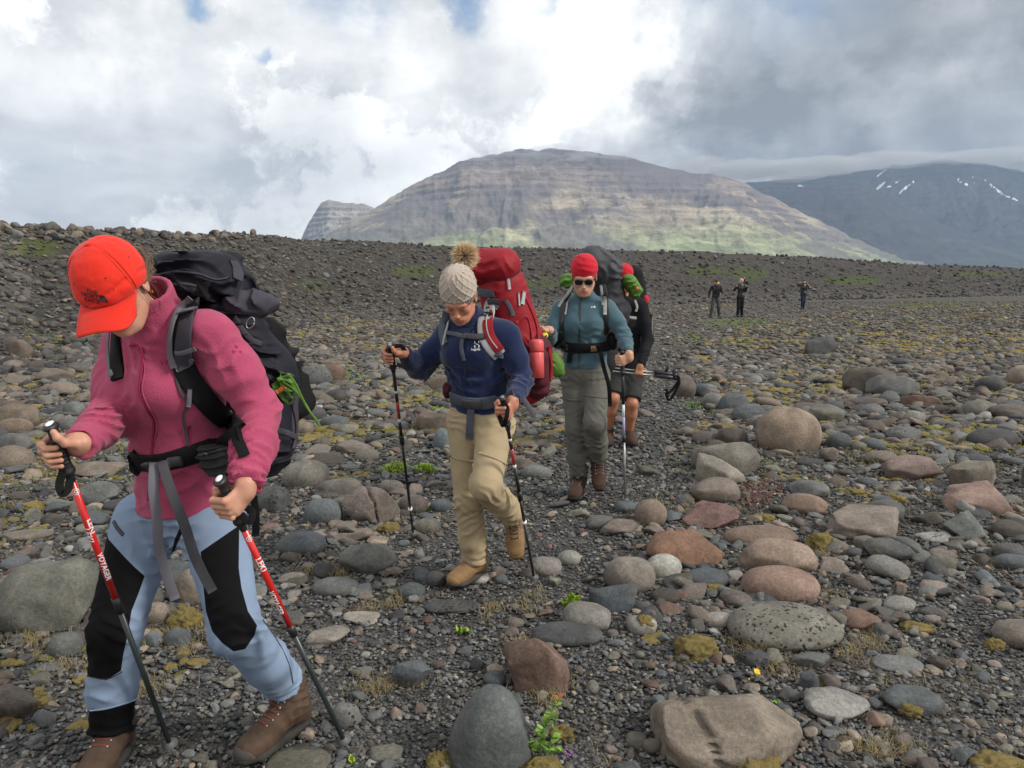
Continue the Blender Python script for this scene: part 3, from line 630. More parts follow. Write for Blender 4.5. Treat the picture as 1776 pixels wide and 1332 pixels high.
for bx, ck, kd, lb, mt, dr in HS[:-1]:
    put_stone(bx, ck, kd, lb, 'boulder' if 'boulder' in lb else 'stone', None, MRP if mt == 'pit' else mt, dr, name='boulder' if 'boulder' in lb else 'stone', groove=GRV.get(bx[0]))

# crack in the big flat boulder is a real groove: see crack() below
def rand_pts(n, y0, y1, p, tmax=.80, rng=RNG):
    """points with areal density ~ y**p between y0 and y1 inside the wedge of ground before the camera"""
    q = p + 2; u = rng.random(n); Y = (y0 ** q + u * (y1 ** q - y0 ** q)) ** (1 / q) if abs(q) > 1e-6 else y0 * (y1 / y0) ** u
    T = rng.uniform(-tmax, tmax, n); return T * Y, Y
def clear_of(X, Y, m=1.0):
    k = np.ones(len(X), bool)
    for (sx_, sy_, ra, rb_) in STN: k &= ((X - sx_) / (ra * m)) ** 2 + ((Y - sy_) / (rb_ * m)) ** 2 > 1
    return k
# --- single stones of the field, copied from a few shapes
ACOL = dict(grey='G', slate='B', black='D', tan='T', rusty='R', pale='L', pinkish='P', olive='O', brown='M')
AW = np.array([.2, .18, .08, .12, .06, .05, .09, .10, .12]); AK = list(ACOL)
protos = [mesh_np('stone', *stone_VF(500 + i, ('egg', 'round', 'round', 'block', 'angular', 'round')[i % 6], 3), MR) for i in range(12)]
for p_ in protos: COL.objects.unlink(p_)
LAND = [('the pink-fleeced hiker', 320, 900), ('the navy-jacketed hiker', 840, 800), ('the teal-jacketed hiker', 1020, 700), ('the hiker in shorts', 1100, 680), ('the pitted oval stone', 1362, 1090), ('the largest tan boulder', 1368, 745),
        ('the huge left-edge boulder', 75, 1035), ('the egg-shaped boulder', 850, 1260), ('the cracked boulder', 1260, 1270), ('the red-brown rock', 930, 1155), ('the pink-brown angular rock', 1696, 865), ('the big dark brown boulder', 1508, 660),
        ('the greige boulder', 530, 822), ('the wide grey boulder', 637, 968), ('the broad pinkish slab', 1496, 905), ('the three distant hikers', 1310, 520), ('the dark pointed boulder', 1424, 600), ('the black flat boulder', 1720, 760), ('the rust-brown block', 1188, 950),
        ('the dark pitted boulder', 548, 650), ('the purple-brown dome', 1580, 810)]
used = {}
naut = 0; tries = 0
while naut < 170 and tries < 6000:
    tries += 1
    X, Y = rand_pts(1, 3.4, 15, -1.35); X, Y = float(X[0]), float(Y[0])
    if float(on_path(X, Y)) > .25 and RNG.random() > .02: continue
    sz = RNG.uniform(.045, .11) * (1 + .05 * Y) * (1.25 if RNG.random() < .3 else 1)
    if any(((X - a) / (c + sz)) ** 2 + ((Y - b_) / (d + sz)) ** 2 < .75 for a, b_, c, d in STN): continue
    px, py = proj((X, Y, gzs(X, Y)))
    if px < -10 or px > 1786 or py > 1330: continue
    if 1090 < px and py > 1050 and RNG.random() < .7: continue
    kcol = RNG.choice(len(AK), p=AW / AW.sum()); pr = protos[RNG.integers(12)]
    o = pr.copy(); COL.objects.link(o)
    ax, ay, az = RNG.uniform(.8, 1.15), RNG.uniform(.65, .95), RNG.uniform(.26, .52)
    o.scale = (sz * ax, sz * ay, sz * az); o.rotation_euler = (RNG.normal() * .12, RNG.normal() * .12, RNG.uniform(0, 6.28)); o.location = (X, Y, gzs(X, Y) + sz * az * .4)
    c = PAL[ACOL[AK[kcol]]]; f = RNG.uniform(.8, 1.2); o.color = (c[0] * f, c[1] * f, c[2] * f, 1)
    STN.append((X, Y, sz, sz * .8)); naut += 1
    # label: look + where it lies relative to the nearest landmark
    size = 'large' if sz > .15 else 'mid-sized' if sz > .095 else 'small'
    shape = ('flat' if az < .36 else 'low' if az < .45 else 'humped')
    best = sorted(LAND, key=lambda l: math.hypot((l[1] - px), (l[2] - py) * 2))
    done = False
    for lm in best[:5]:
        dx, dy = lm[1] - px, lm[2] - py
        for dist_w in (('close', 90), ('', 1e9)):
            rel = []
            if abs(dy) > 22: rel.append('behind' if dy > 0 else 'in front of')
            side = 'left of' if dx > 25 else 'right of' if dx < -25 else ''
            dd = math.hypot(dx, dy)
            near = 'just ' if dd < 90 else 'well ' if dd > 260 else ''
            if rel and side: ph = f"{near}{'behind and ' if dy > 0 else 'in front and '}{side} {lm[0]}"
            elif rel: ph = f'{near}{rel[0]} {lm[0]}'
            elif side: ph = f'{near}{side} {lm[0]}'
            else: ph = f'beside {lm[0]}'
            lb = f'{size} {shape} {AK[kcol]} stone {ph}'
            if lb not in used: done = True; break
        if done: break
    if not done: lb = lb + ' with others like it'
    used.setdefault(lb, []).append(o); o.name = 'stone'
    tag(o, lb, 'stone', 'loose stones scattered over the flats')
print('auto stones', naut, 'shared labels', sum(1 for v in used.values() if len(v) > 1), 'total', len(STN))

# --- the uncountable rest: instanced with geometry nodes from small shape sets
def shape_set(name, seeds, kinds, sub, mat):
    c = bpy.data.collections.new(name)
    for i, (s_, k_) in enumerate(zip(seeds, kinds)):
        V, F = stone_VF(s_, k_, sub); o = mesh_np(name, V, F, mat); COL.objects.unlink(o); c.objects.link(o)
    return c
def scatter(name, X, Y, Zo, scl, rot, coll, kindidx):
    n = len(X); me = bpy.data.meshes.new(name); me.vertices.add(n); Z = gz(X, Y) + Zo
    me.vertices.foreach_set('co', np.stack([X, Y, Z], -1).astype(np.float32).ravel())
    for nm, ty, arr in (('scl', 'FLOAT_VECTOR', scl), ('rot', 'FLOAT_VECTOR', rot)):
        a = me.attributes.new(nm, ty, 'POINT'); a.data.foreach_set('vector', arr.astype(np.float32).ravel())
    a = me.attributes.new('pick', 'INT', 'POINT'); a.data.foreach_set('value', kindidx.astype(np.int32))
    o = bpy.data.objects.new(name, me); COL.objects.link(o); o['kind'] = 'stuff'
    g = bpy.data.node_groups.new(name + '_nodes', 'GeometryNodeTree')
    g.interface.new_socket('Geometry', in_out='INPUT', socket_type='NodeSocketGeometry'); g.interface.new_socket('Geometry', in_out='OUTPUT', socket_type='NodeSocketGeometry')
    i_ = g.nodes.new('NodeGroupInput'); o_ = g.nodes.new('NodeGroupOutput'); ip = g.nodes.new('GeometryNodeInstanceOnPoints'); ci = g.nodes.new('GeometryNodeCollectionInfo')
    ci.inputs['Collection'].default_value = coll; ci.inputs['Separate Children'].default_value = True; ci.inputs['Reset Children'].default_value = True
    m2p = g.nodes.new('GeometryNodeMeshToPoints')
    def att(nm, ty): a = g.nodes.new('GeometryNodeInputNamedAttribute'); a.data_type = ty; a.inputs[0].default_value = nm; return a.outputs[0]
    g.links.new(i_.outputs[0], m2p.inputs[0]); g.links.new(m2p.outputs[0], ip.inputs['Points']); g.links.new(ci.outputs[0], ip.inputs['Instance']); ip.inputs['Pick Instance'].default_value = True
    g.links.new(att('pick', 'INT'), ip.inputs['Instance Index']); g.links.new(att('scl', 'FLOAT_VECTOR'), ip.inputs['Scale'])
    e2r = g.nodes.new('FunctionNodeEulerToRotation'); g.links.new(att('rot', 'FLOAT_VECTOR'), e2r.inputs[0]); g.links.new(e2r.outputs[0], ip.inputs['Rotation'])
    g.links.new(ip.outputs[0], o_.inputs[0])
    md = o.modifiers.new('scatter', 'NODES'); md.node_group = g
    return o
KK = ['egg', 'round', 'block', 'block', 'angular', 'round', 'angular', 'angular']
c_peb = shape_set('pebble', range(900, 908), KK, 2, M_PEB); c_cob = shape_set('cobble', range(920, 928), KK, 3, M_COB); c_slo = shape_set('slope_stone', range(940, 948), KK, 2, M_SLOPE); c_bank = shape_set('bank_stone', range(940, 948), KK, 2, M_BANK)
def mk(name, n, y0, y1, p, s0, s1, coll, keep=None, flat=(.35, .7), sink=.2, tilt=.25, spow=1.6, grow=0.0, tmax=1.02):
    X, Y = rand_pts(int(n * 1.27), y0, y1, p, tmax); 
    if keep is not None: k = keep(X, Y); X, Y = X[k], Y[k]
    k = clear_of(X, Y, .82); X, Y = X[k], Y[k]; n = len(X)
    s = (s0 + (s1 - s0) * RNG.random(n) ** spow) * (1 + grow * Y)
    fl = RNG.uniform(*flat, n); scl = np.stack([s * RNG.uniform(.8, 1.3, n), s * RNG.uniform(.65, 1, n), s * fl], -1)
    rot = np.stack([RNG.normal(size=n) * tilt, RNG.normal(size=n) * tilt, RNG.uniform(0, 6.28, n)], -1)
    print(name, n)
    return scatter(name, X, Y, s * fl * (1 - 2 * sink) * .9, scl, rot, coll, RNG.integers(0, 8, n))
def thin(a, b_):   # keep probability b_ on the trail, a elsewhere, clumped
    return lambda X, Y: RNG.random(len(X)) < np.where(on_path(X, Y) > .35, b_, a * np.clip(.75 + .9 * fbm(X * .8, Y * .8, 7, 3, 55), .1, 1))
mk('gravel', 80000, 1.35, 6.5, -.9, .0038, .0135, c_peb, spow=1.8)
mk('gravel', 45000, 5.5, 18, -1.1, .011, .028, c_peb, spow=1.6)
mk('pebbles', 11000, 1.4, 12, -.7, .013, .034, c_cob, keep=thin(1, .5), spow=2.2, flat=(.3, .6))
mk('cobbles', 8500, 3.4, 16, -.9, .022, .085, c_cob, keep=thin(.8, .05), spow=1.9, flat=(.25, .55), sink=.3)
mk('cobbles', 700, 1.8, 5, -.3, .022, .05, c_cob, keep=thin(.9, .5), spow=1.7)
mk('cobbles', 6500, 7, 18, -.9, .035, .12, c_slo, keep=thin(1, .04), spow=1.6, flat=(.3, .6), sink=.28)
mk('cobbles', 17000, 12, 50, -.9, .04, .14, c_slo, keep=lambda X, Y: thin(1, .10)(X, Y), spow=1.6, flat=(.25, .55), sink=.3)
def onslope(X, Y):
    t_ = X / Y; rb = np.interp(t_, _t, RT[:, 1]); rt = np.interp(t_, _t, RT[:, 2]); return (Y > rb - 4) & (Y < rt + 3) & (RNG.random(len(X)) < np.clip(.45 + 1.0 * fbm(X * .25, Y * .25, 3, 3, 71) + .5 * (rt - Y) / (rt - rb), .12, 1))
mk('slope_stones', 46000, 13, 118, -1.25, .04, .16, c_bank, keep=onslope, spow=2.8, grow=.006, flat=(.4, .8), sink=.2, tilt=.4)
mk('slope_stones', 26000, 12, 60, -.8, .03, .06, c_slo, keep=lambda X, Y: RNG.random(len(X)) < .8, spow=1.2, grow=.006)
# stones standing on the near crest of the bank, against the sky
def crest(X, Y):
    t_ = X / Y; rt = np.interp(t_, _t, RT[:, 2]); return (np.abs(Y - rt + .8) < 1.2) & (t_ < -.33)
mk('crest_stones', 30000, 17, 45, -.5, .07, .24, c_slo, keep=lambda X, Y: crest(X, Y) & (RNG.random(len(X)) < .3), flat=(.55, .9), sink=.15, spow=2.2)

def cloud_blob(cx, cy, cz, rx, ry, rz, seed, dens):
    V, F = ico(5); o = seed * 1.7
    d = .30 * fbm(V[:, 0] * 2.2 + o, V[:, 1] * 2.2, V[:, 2] * 2.2, 5, seed) + .10 * fbm(V[:, 0] * 9 + o, V[:, 1] * 9, V[:, 2] * 9, 3, seed)
    V = V * (1 + 1.5 * d)[:, None]; V[:, 2] = np.where(V[:, 2] < 0, V[:, 2] * .7, V[:, 2])
    o = volume_obj('cloud', V * np.array([rx, ry, rz]) + np.array([cx, cy, cz]), F, dens, (.95, .95, .95)); tag(o, kind='stuff')
for px, py, Y, wx, wy, wz, dn in [(930, 274, 4690, 150, 200, 18, .0030), (1010, 272, 4690, 130, 180, 18, .0034), (860, 268, 4680, 150, 200, 16, .0022), (1075, 272, 4700, 110, 160, 24, .0030), (960, 262, 4850, 170, 250, 22, .0030), (830, 276, 4640, 90, 120, 12, .0030), (1110, 280, 4900, 120, 200, 22, .0022), (885, 268, 4850, 70, 120, 14, .0030), (1000, 276, 4560, 60, 100, 14, .0035),
                                  (1290, 298, 6000, 330, 400, 66, .0040), (1400, 294, 6200, 420, 500, 70, .0040), (1530, 281, 6400, 420, 400, 62, .0035), (1700, 276, 6450, 520, 400, 66, .0035), (1200, 292, 5700, 260, 400, 50, .0030), (1840, 288, 6450, 460, 400, 80, .0040), (1380, 308, 6000, 200, 300, 26, .0022)]:
    c = P(px, py, Y); cloud_blob(c.x, c.y, c.z, wx, wy, wz, int(px) % 97, dn)
# ------------------------------------------------------------------ soft-shape modelling: distance fields turned into smooth meshes
class SDF:
    def __init__(s, lo, hi, h):
        s.h = h; s.lo = np.asarray(lo, float); n = np.ceil((np.asarray(hi) - s.lo) / h).astype(int) + 2
        s.n = n; s.D = np.full(n, .5, np.float32)
        s.ax = [s.lo[i] + h * np.arange(n[i]) for i in range(3)]
    def sl(s, lo, hi):
        a = np.clip(np.floor((np.asarray(lo) - s.lo) / s.h).astype(int), 0, s.n - 1); b = np.clip(np.ceil((np.asarray(hi) - s.lo) / s.h).astype(int) + 1, 1, s.n)
        if (b <= a).any(): return None, None
        ix = tuple(slice(a[i], b[i]) for i in range(3))
        X = s.ax[0][ix[0]][:, None, None]; Y = s.ax[1][ix[1]][None, :, None]; Z = s.ax[2][ix[2]][None, None, :]
        return ix, (X, Y, Z)
    def blend(s, ix, d, k, op):
        A = s.D[ix]; d = d.astype(np.float32)
        if op == 'add':
            m = np.minimum(A, d); hh = np.maximum(k - np.abs(A - d), 0) / max(k, 1e-6); s.D[ix] = m - hh * hh * k * .25
        elif op == 'sub':
            d = -d; m = np.maximum(A, d); hh = np.maximum(k - np.abs(A - d), 0) / max(k, 1e-6); s.D[ix] = m + hh * hh * k * .25
    def cone(s, a, b, ra, rb, k=.02, op='add'):
        a = np.asarray(a, float); b = np.asarray(b, float); m = max(ra, rb) + k + 3 * s.h
        ix, g = s.sl(np.minimum(a, b) - m, np.maximum(a, b) + m)
        if ix is None: return s
        ba = b - a; L2 = max(ba @ ba, 1e-9)
        px, py, pz = g[0] - a[0], g[1] - a[1], g[2] - a[2]
        t = np.clip((px * ba[0] + py * ba[1] + pz * ba[2]) / L2, 0, 1)
        d = np.sqrt((px - t * ba[0]) ** 2 + (py - t * ba[1]) ** 2 + (pz - t * ba[2]) ** 2) - (ra + (rb - ra) * t)
        s.blend(ix, d, k, op); return s
    def chain(s, pts, rs, k=.02, op='add'):
        for i in range(len(pts) - 1): s.cone(pts[i], pts[i + 1], rs[i], rs[i + 1], k, op)
        return s
    def ecap(s, a, b, wa, wb, side, k=.03, op='add'):
        """capsule of elliptic section; wa, wb = (half width along side, half depth)"""
        a = np.asarray(a, float); b = np.asarray(b, float); m = max(max(wa), max(wb)) + k + 3 * s.h
        ix, g = s.sl(np.minimum(a, b) - m, np.maximum(a, b) + m)
        if ix is None: return s
        ba = b - a; L2 = max(ba @ ba, 1e-9); ax = unit(ba); sd_ = unit(np.asarray(side) - ax * (np.asarray(side) @ ax)); dp = np.cross(ax, sd_)
        px, py, pz = g[0] - a[0], g[1] - a[1], g[2] - a[2]
        t = np.clip((px * ba[0] + py * ba[1] + pz * ba[2]) / L2, 0, 1)
        qx, qy, qz = px - t * ba[0], py - t * ba[1], pz - t * ba[2]
        W = wa[0] + (wb[0] - wa[0]) * t; Dp = wa[1] + (wb[1] - wa[1]) * t; mn = np.minimum(W, Dp)
        s1 = (qx * sd_[0] + qy * sd_[1] + qz * sd_[2]) / W; s2 = (qx * dp[0] + qy * dp[1] + qz * dp[2]) / Dp; s3 = (qx * ax[0] + qy * ax[1] + qz * ax[2]) / mn
        d = (np.sqrt(s1 ** 2 + s2 ** 2 + s3 ** 2) - 1) * mn
        s.blend(ix, d, k, op); return s
    def ell(s, c, r, M=None, k=.02, op='add', pw=2.0):
        c = np.asarray(c, float); r = np.asarray(r, float); m = r.max() + k + 3 * s.h
        ix, g = s.sl(c - m, c + m)
        if ix is None: return s
        q = [g[i] - c[i] for i in range(3)]
        if M is not None:
            M = np.asarray(M); q = [q[0] * M[0, i] + q[1] * M[1, i] + q[2] * M[2, i] for i in range(3)]
        d = ((np.abs(q[0] / r[0]) ** pw + np.abs(q[1] / r[1]) ** pw + np.abs(q[2] / r[2]) ** pw) ** (1 / pw) - 1) * r.min()
        s.blend(ix, d, k, op); return s
    def plane(s, p, n, k=.004):
        """cut away everything on the side n points to"""
        n = unit(n); d = (s.ax[0][:, None, None] - p[0]) * n[0] + (s.ax[1][None, :, None] - p[1]) * n[1] + (s.ax[2][None, None, :] - p[2]) * n[2]
        s.D = np.maximum(s.D, d.astype(np.float32)); return s
    def plane_near(s, p, n, rad):
        n = unit(n); p = np.asarray(p, float); ix, g = s.sl(p - rad, p + rad)
        d = (g[0] - p[0]) * n[0] + (g[1] - p[1]) * n[1] + (g[2] - p[2]) * n[2]
        rr = np.sqrt((g[0] - p[0]) ** 2 + (g[1] - p[1]) ** 2 + (g[2] - p[2]) ** 2)
        s.D[ix] = np.where(rr < rad, np.maximum(s.D[ix], d.astype(np.float32)), s.D[ix]); return s
    def disp(s, fn, band=.03):
        I = np.nonzero(np.abs(s.D) < band)
        p = np.stack([s.ax[0][I[0]], s.ax[1][I[1]], s.ax[2][I[2]]], -1)
        s.D[I] += fn(p).astype(np.float32); return s
    def mesh(s):
        D = s.D; S_ = D < 0
        n = np.array(D.shape) - 1
        cnt = np.zeros(n, np.int8)
        for dx in (0, 1):
            for dy in (0, 1):
                for dz in (0, 1): cnt += S_[dx:dx + n[0], dy:dy + n[1], dz:dz + n[2]]
        act = (cnt > 0) & (cnt < 8); I = np.argwhere(act); 
        if not len(I): return np.zeros((0, 3)), np.zeros((0, 4), int)
        idx = np.full(n, -1, np.int64); idx[act] = np.arange(len(I))
        acc = np.zeros((len(I), 3)); c = np.zeros(len(I))
        corners = [(x, y, z) for x in (0, 1) for y in (0, 1) for z in (0, 1)]
        val = {q: D[I[:, 0] + q[0], I[:, 1] + q[1], I[:, 2] + q[2]].astype(float) for q in corners}
        for q in corners:
            for ax_ in range(3):
                if q[ax_]: continue
                r = list(q); r[ax_] = 1; r = tuple(r); a, b_ = val[q], val[r]; m = (a < 0) != (b_ < 0)
                t = np.where(m, a / np.where(m, a - b_, 1), 0); pt = np.array(q, float)[None, :].repeat(len(I), 0); pt[:, ax_] = t
                acc[m] += pt[m]; c[m] += 1
        V = (I + acc / c[:, None]) * s.h + s.lo
        Fs = []
        for ax_ in range(3):
            a1, a2 = [(1, 2), (2, 0), (0, 1)][ax_]
            A = S_[:-1] if ax_ == 0 else S_[:, :-1] if ax_ == 1 else S_[:, :, :-1]
            B = S_[1:] if ax_ == 0 else S_[:, 1:] if ax_ == 1 else S_[:, :, 1:]
            E = np.argwhere(A != B); k = (E[:, a1] > 0) & (E[:, a2] > 0) & (E[:, a1] < n[a1]) & (E[:, a2] < n[a2]) & (E[:, ax_] < n[ax_]); E = E[k]
            def cell(o1, o2):
                e = E.copy(); e[:, a1] -= o1; e[:, a2] -= o2; return idx[e[:, 0], e[:, 1], e[:, 2]]
            q = np.stack([cell(1, 1), cell(0, 1), cell(0, 0), cell(1, 0)], -1)
            ins = S_[E[:, 0], E[:, 1], E[:, 2]]; q[~ins] = q[~ins][:, ::-1]; Fs.append(q)
        F = np.concatenate(Fs); F = F[(F >= 0).all(1)]
        e = np.concatenate([F[:, [0, 1]], F[:, [1, 2]], F[:, [2, 3]], F[:, [3, 0]]]); nv_ = len(V); cn = np.bincount(e[:, 0], minlength=nv_) + np.bincount(e[:, 1], minlength=nv_)
        for it in range(2 if s.h > .0045 else 1):
            A_s = np.stack([np.bincount(e[:, 0], V[e[:, 1], i], nv_) + np.bincount(e[:, 1], V[e[:, 0], i], nv_) for i in range(3)], -1) / np.maximum(cn, 1)[:, None]; V = V * .5 + A_s * .5
        return V, F
def bvh_of(V, F): return BVHTree.FromPolygons(V.tolist(), F.tolist())
def merge(*vf):
    Vs, Fs, o = [], [], 0
    for V, F in vf: Vs.append(V); Fs.append(F + o); o += len(V)
    return np.concatenate(Vs), np.concatenate(Fs)
def part(name, VF, mat, root, parent=None, smooth=True):
    V, F = VF; base = np.array(root.location); o = mesh_np(name, np.asarray(V) - base, F, mat, None, smooth)
    o.parent = parent if parent is not None else root
    return o
def folds(*rings, fb_amp=.003, fb_s=14, seed=0):
    """cloth creases: (centre, axis, radius, amplitude, wavelength) rings plus broad unevenness"""
    def f(p):
        d = fb_amp * fbm(p[:, 0] * fb_s, p[:, 1] * fb_s, p[:, 2] * fb_s, 3, seed)
        for c, a, rad, amp, wl in rings:
            c = np.asarray(c, float); a = unit(a); q = p - c; r2 = (q ** 2).sum(1); k = np.nonzero(r2 < (2.0 * rad) ** 2)[0]
            if not len(k): continue
            pr = np.cross(a, [.3, .9, .2]); pr /= np.linalg.norm(pr) + 1e-9; qq = q[k]
            for j, (sk, am_) in enumerate(((.45, 1.0), (-.7, .7))):
                u = (qq @ (a + sk * pr)) / (wl * (1.25 + .3 * j)) + 1.5 * fbm(p[k, 0] * 7, p[k, 1] * 7, p[k, 2] * 7, 2, seed + 5 + 7 * j)
                sw = np.sin(np.pi * u); wv = np.clip(vnoise(p[k, 0] * 9, p[k, 1] * 9, p[k, 2] * 9, seed + 8 + j) * 1.3 + .45, 0, 1.3)
                d[k] += -2.3 * amp * am_ * np.exp(-r2[k] / rad ** 2) * ((1 - np.abs(sw)) ** 1.4 * 1.7 - .4) * wv
        d = np.clip(d, -.013, .010)
        return d
    return f
def catmull(pts, n=6):
    P_ = [np.asarray(p, float) for p in pts]; P_ = [2 * P_[0] - P_[1]] + P_ + [2 * P_[-1] - P_[-2]]; out_ = []
    for i in range(1, len(P_) - 2):
        for j in range(n):
            t = j / n; a, b, c, d = P_[i - 1], P_[i], P_[i + 1], P_[i + 2]
            out_.append(.5 * (2 * b + (c - a) * t + (2 * a - 5 * b + 4 * c - d) * t * t + (3 * b - a - 3 * c + d) * t ** 3))
    out_.append(P_[-2]); return np.array(out_)
def cast(px, py, bvhs, dflt=None):
    """nearest garment point on the line of sight; falls back on a given distance"""
    o = Vector((0, 0, CAMZ)); d = ray(px, py).normalized(); best = None
    for bv in bvhs:
        h = bv.ray_cast(o, d)
        if h[0] is not None and (best is None or h[3] < best[2]): best = (h[0], h[1], h[3])
    if best is None: return (P(px, py, dflt), -d) if dflt else (None, None)
    n = best[1]; n = n if n.dot(d) < 0 else -n
    return best[0], n
def ribbon_VF(C_, Nn, W, th):
    n = len(C_); T = np.gradient(C_, axis=0); T /= np.linalg.norm(T, axis=1)[:, None] + 1e-9
    Nn = Nn - (Nn * T).sum(1)[:, None] * T; Nn /= np.linalg.norm(Nn, axis=1)[:, None] + 1e-9
    B = np.cross(T, Nn); W = np.asarray(W)[:, None] / 2
    prof = [(-1, -.5), (-1, .25), (-.86, .5), (.86, .5), (1, .25), (1, -.5)]; m = len(prof)
    V = np.stack([C_ + B * W * a + Nn * th * b_ for a, b_ in prof], 1).reshape(-1, 3)
    i = np.arange(n - 1)[:, None] * m; j = np.arange(m)[None]; j2 = (j + 1) % m
    F = np.stack([i + j, i + j2, i + m + j2, i + m + j], -1).reshape(-1, 4)
    caps = np.array([[0, 1, 2, 3], [0, 3, 4, 5]]); F = np.concatenate([F, caps, (caps + (n - 1) * m)[:, ::-1]])
    return V, F
DFL = [2.2]
def strap(name, pts, width, th, mat, root, bvhs=(), off=.001, parent=None, dflt=None, sub=5, sm=2):
    dflt = dflt or DFL[0]
    """pts: (px,py[,w]) cast on the garments, or Vectors; width in metres"""
    if not isinstance(pts[0], Vector):
        q = catmull([p[:2] for p in pts], sub); wk = np.interp(np.arange(len(q)), np.arange(len(pts)) * sub, [p[2] if len(p) > 2 else width for p in pts])
        C_, Nn, dl = [], [], dflt
        for a, b_ in q:
            p, n = cast(a, b_, bvhs, dl)
            C_.append(np.array(p)); Nn.append(np.array(n)); dl = p[1]
        C_ = np.array(C_); Nn = np.array(Nn)
        for _ in range(sm):
            if len(C_) > 3: C_[1:-1] = (C_[:-2] + 2 * C_[1:-1] + C_[2:]) / 4; Nn[1:-1] = (Nn[:-2] + Nn[1:-1] + Nn[2:]) / 3
        C_ = C_ + Nn * (th * .5 + off)
    else:
        C_ = catmull(pts, sub); wk = np.full(len(C_), width); vd = C_ - np.array([0, 0, CAMZ]); Nn = -vd / np.linalg.norm(vd, axis=1)[:, None]
    return part(name, ribbon_VF(C_, Nn, wk, th), mat, root, parent)
def tube_VF(pts, r, seg=8, closed=False):
    C_ = np.asarray(pts, float); n = len(C_); r = np.broadcast_to(np.asarray(r, float), (n,))
    T = np.gradient(C_, axis=0); T /= np.linalg.norm(T, axis=1)[:, None] + 1e-9
    up = np.array([0, 0, 1.]) if abs(T[0, 2]) < .9 else np.array([1., 0, 0]); V = []
    N_ = np.cross(T[0], up); N_ /= np.linalg.norm(N_)
    for i in range(n):
        N_ = N_ - T[i] * (N_ @ T[i]); N_ /= np.linalg.norm(N_); B = np.cross(T[i], N_)
        a = np.arange(seg) * 2 * np.pi / seg; V.append(C_[i] + r[i] * (np.cos(a)[:, None] * N_ + np.sin(a)[:, None] * B))
    V = np.concatenate(V); i = np.arange(n - 1)[:, None] * seg; j = np.arange(seg)[None]; j2 = (j + 1) % seg
    F = np.stack([i + j, i + j2, i + seg + j2, i + seg + j], -1).reshape(-1, 4)
    V = np.concatenate([V, C_[:1], C_[-1:]]); k = n * seg
    c1 = np.stack([np.arange(seg), np.full(seg, k), np.full(seg, k), (np.arange(seg) + 1) % seg], -1)
    faces = [tuple(f) for f in F] + [(int(k), int((q + 1) % seg), int(q)) for q in range(seg)] + [(int(k + 1), int((n - 1) * seg + q), int((n - 1) * seg + (q + 1) % seg)) for q in range(seg)]
    return V, faces
def text_mesh(txt, size, bold=0.0, shear=0.0, space=1.0):
    cu = bpy.data.curves.new('lettering', 'FONT'); cu.body = txt; cu.size = size; cu.align_x = 'CENTER'; cu.align_y = 'CENTER'; cu.resolution_u = 2; cu.offset = bold; cu.shear = shear; cu.space_character = space; cu.space_line = .8
    ob = bpy.data.objects.new('lettering', cu); COL.objects.link(ob); dg = bpy.context.evaluated_depsgraph_get(); me = bpy.data.meshes.new_from_object(ob.evaluated_get(dg))
    V = np.array([v.co[:] for v in me.vertices]).reshape(-1, 3); F = [tuple(p.vertices) for p in me.polygons]
    bpy.data.objects.remove(ob); bpy.data.curves.remove(cu); bm = bmesh.new(); bm.from_mesh(me); bpy.data.meshes.remove(me); bmesh.ops.triangulate(bm, faces=bm.faces[:])
    for _ in range(3):
        le = [e_ for e_ in bm.edges if e_.calc_length() > .0026]
        if not le: break
        bmesh.ops.subdivide_edges(bm, edges=le, cuts=1); bmesh.ops.triangulate(bm, faces=[f_ for f_ in bm.faces if len(f_.verts) > 3])
    V = np.array([v.co[:] for v in bm.verts]); F = [tuple(v.index for v in f_.verts) for f_ in bm.faces]; bm.free(); return V, F
def print_on(name, V, F, ctr, bvhs, mat, root, rot=0.0, parent=None, off=.0012):
    """lay a flat print (metres) on the garment at the photo point ctr, turned by rot in the picture"""
    p, n = cast(ctr[0], ctr[1], bvhs)
    if p is None: print('print missed', name); return None
    p = np.array(p); n = np.array(n); vw = unit(p - np.array([0, 0, CAMZ])); rt = np.cross(vw, [0, 0, 1]); rt = unit(rt - n * (rt @ n)); up = unit(np.cross(n, rt))
    if up[2] < 0: up = -up
    c, s_ = math.cos(rot), math.sin(rot); O_ = []
    for v in V:
        x, y = v[0] * c - v[1] * s_, v[0] * s_ + v[1] * c
        q = Vector(p + rt * x + up * y + n * .06); best = None
        for bv in bvhs:
            h = bv.ray_cast(q, Vector(-n))
            if h[0] is not None and (best is None or h[3] < best[3]): best = h
        O_.append(np.array(best[0]) + n * off if best else p + rt * x + up * y + n * off)
    return part(name, (np.array(O_), F), mat, root, parent, smooth=False)
def frame_of(f, u):
    """matrix whose -Y looks along f and whose Z is as near u as can be"""
    f = unit(f); y = -f; z = unit(np.asarray(u, float) - y * (np.asarray(u, float) @ y)); x = np.cross(y, z); return np.stack([x, y, z], 1)
def xf(VF, M, loc, sc=1.0): return (VF[0] * sc) @ M.T + np.asarray(loc, float), VF[1]

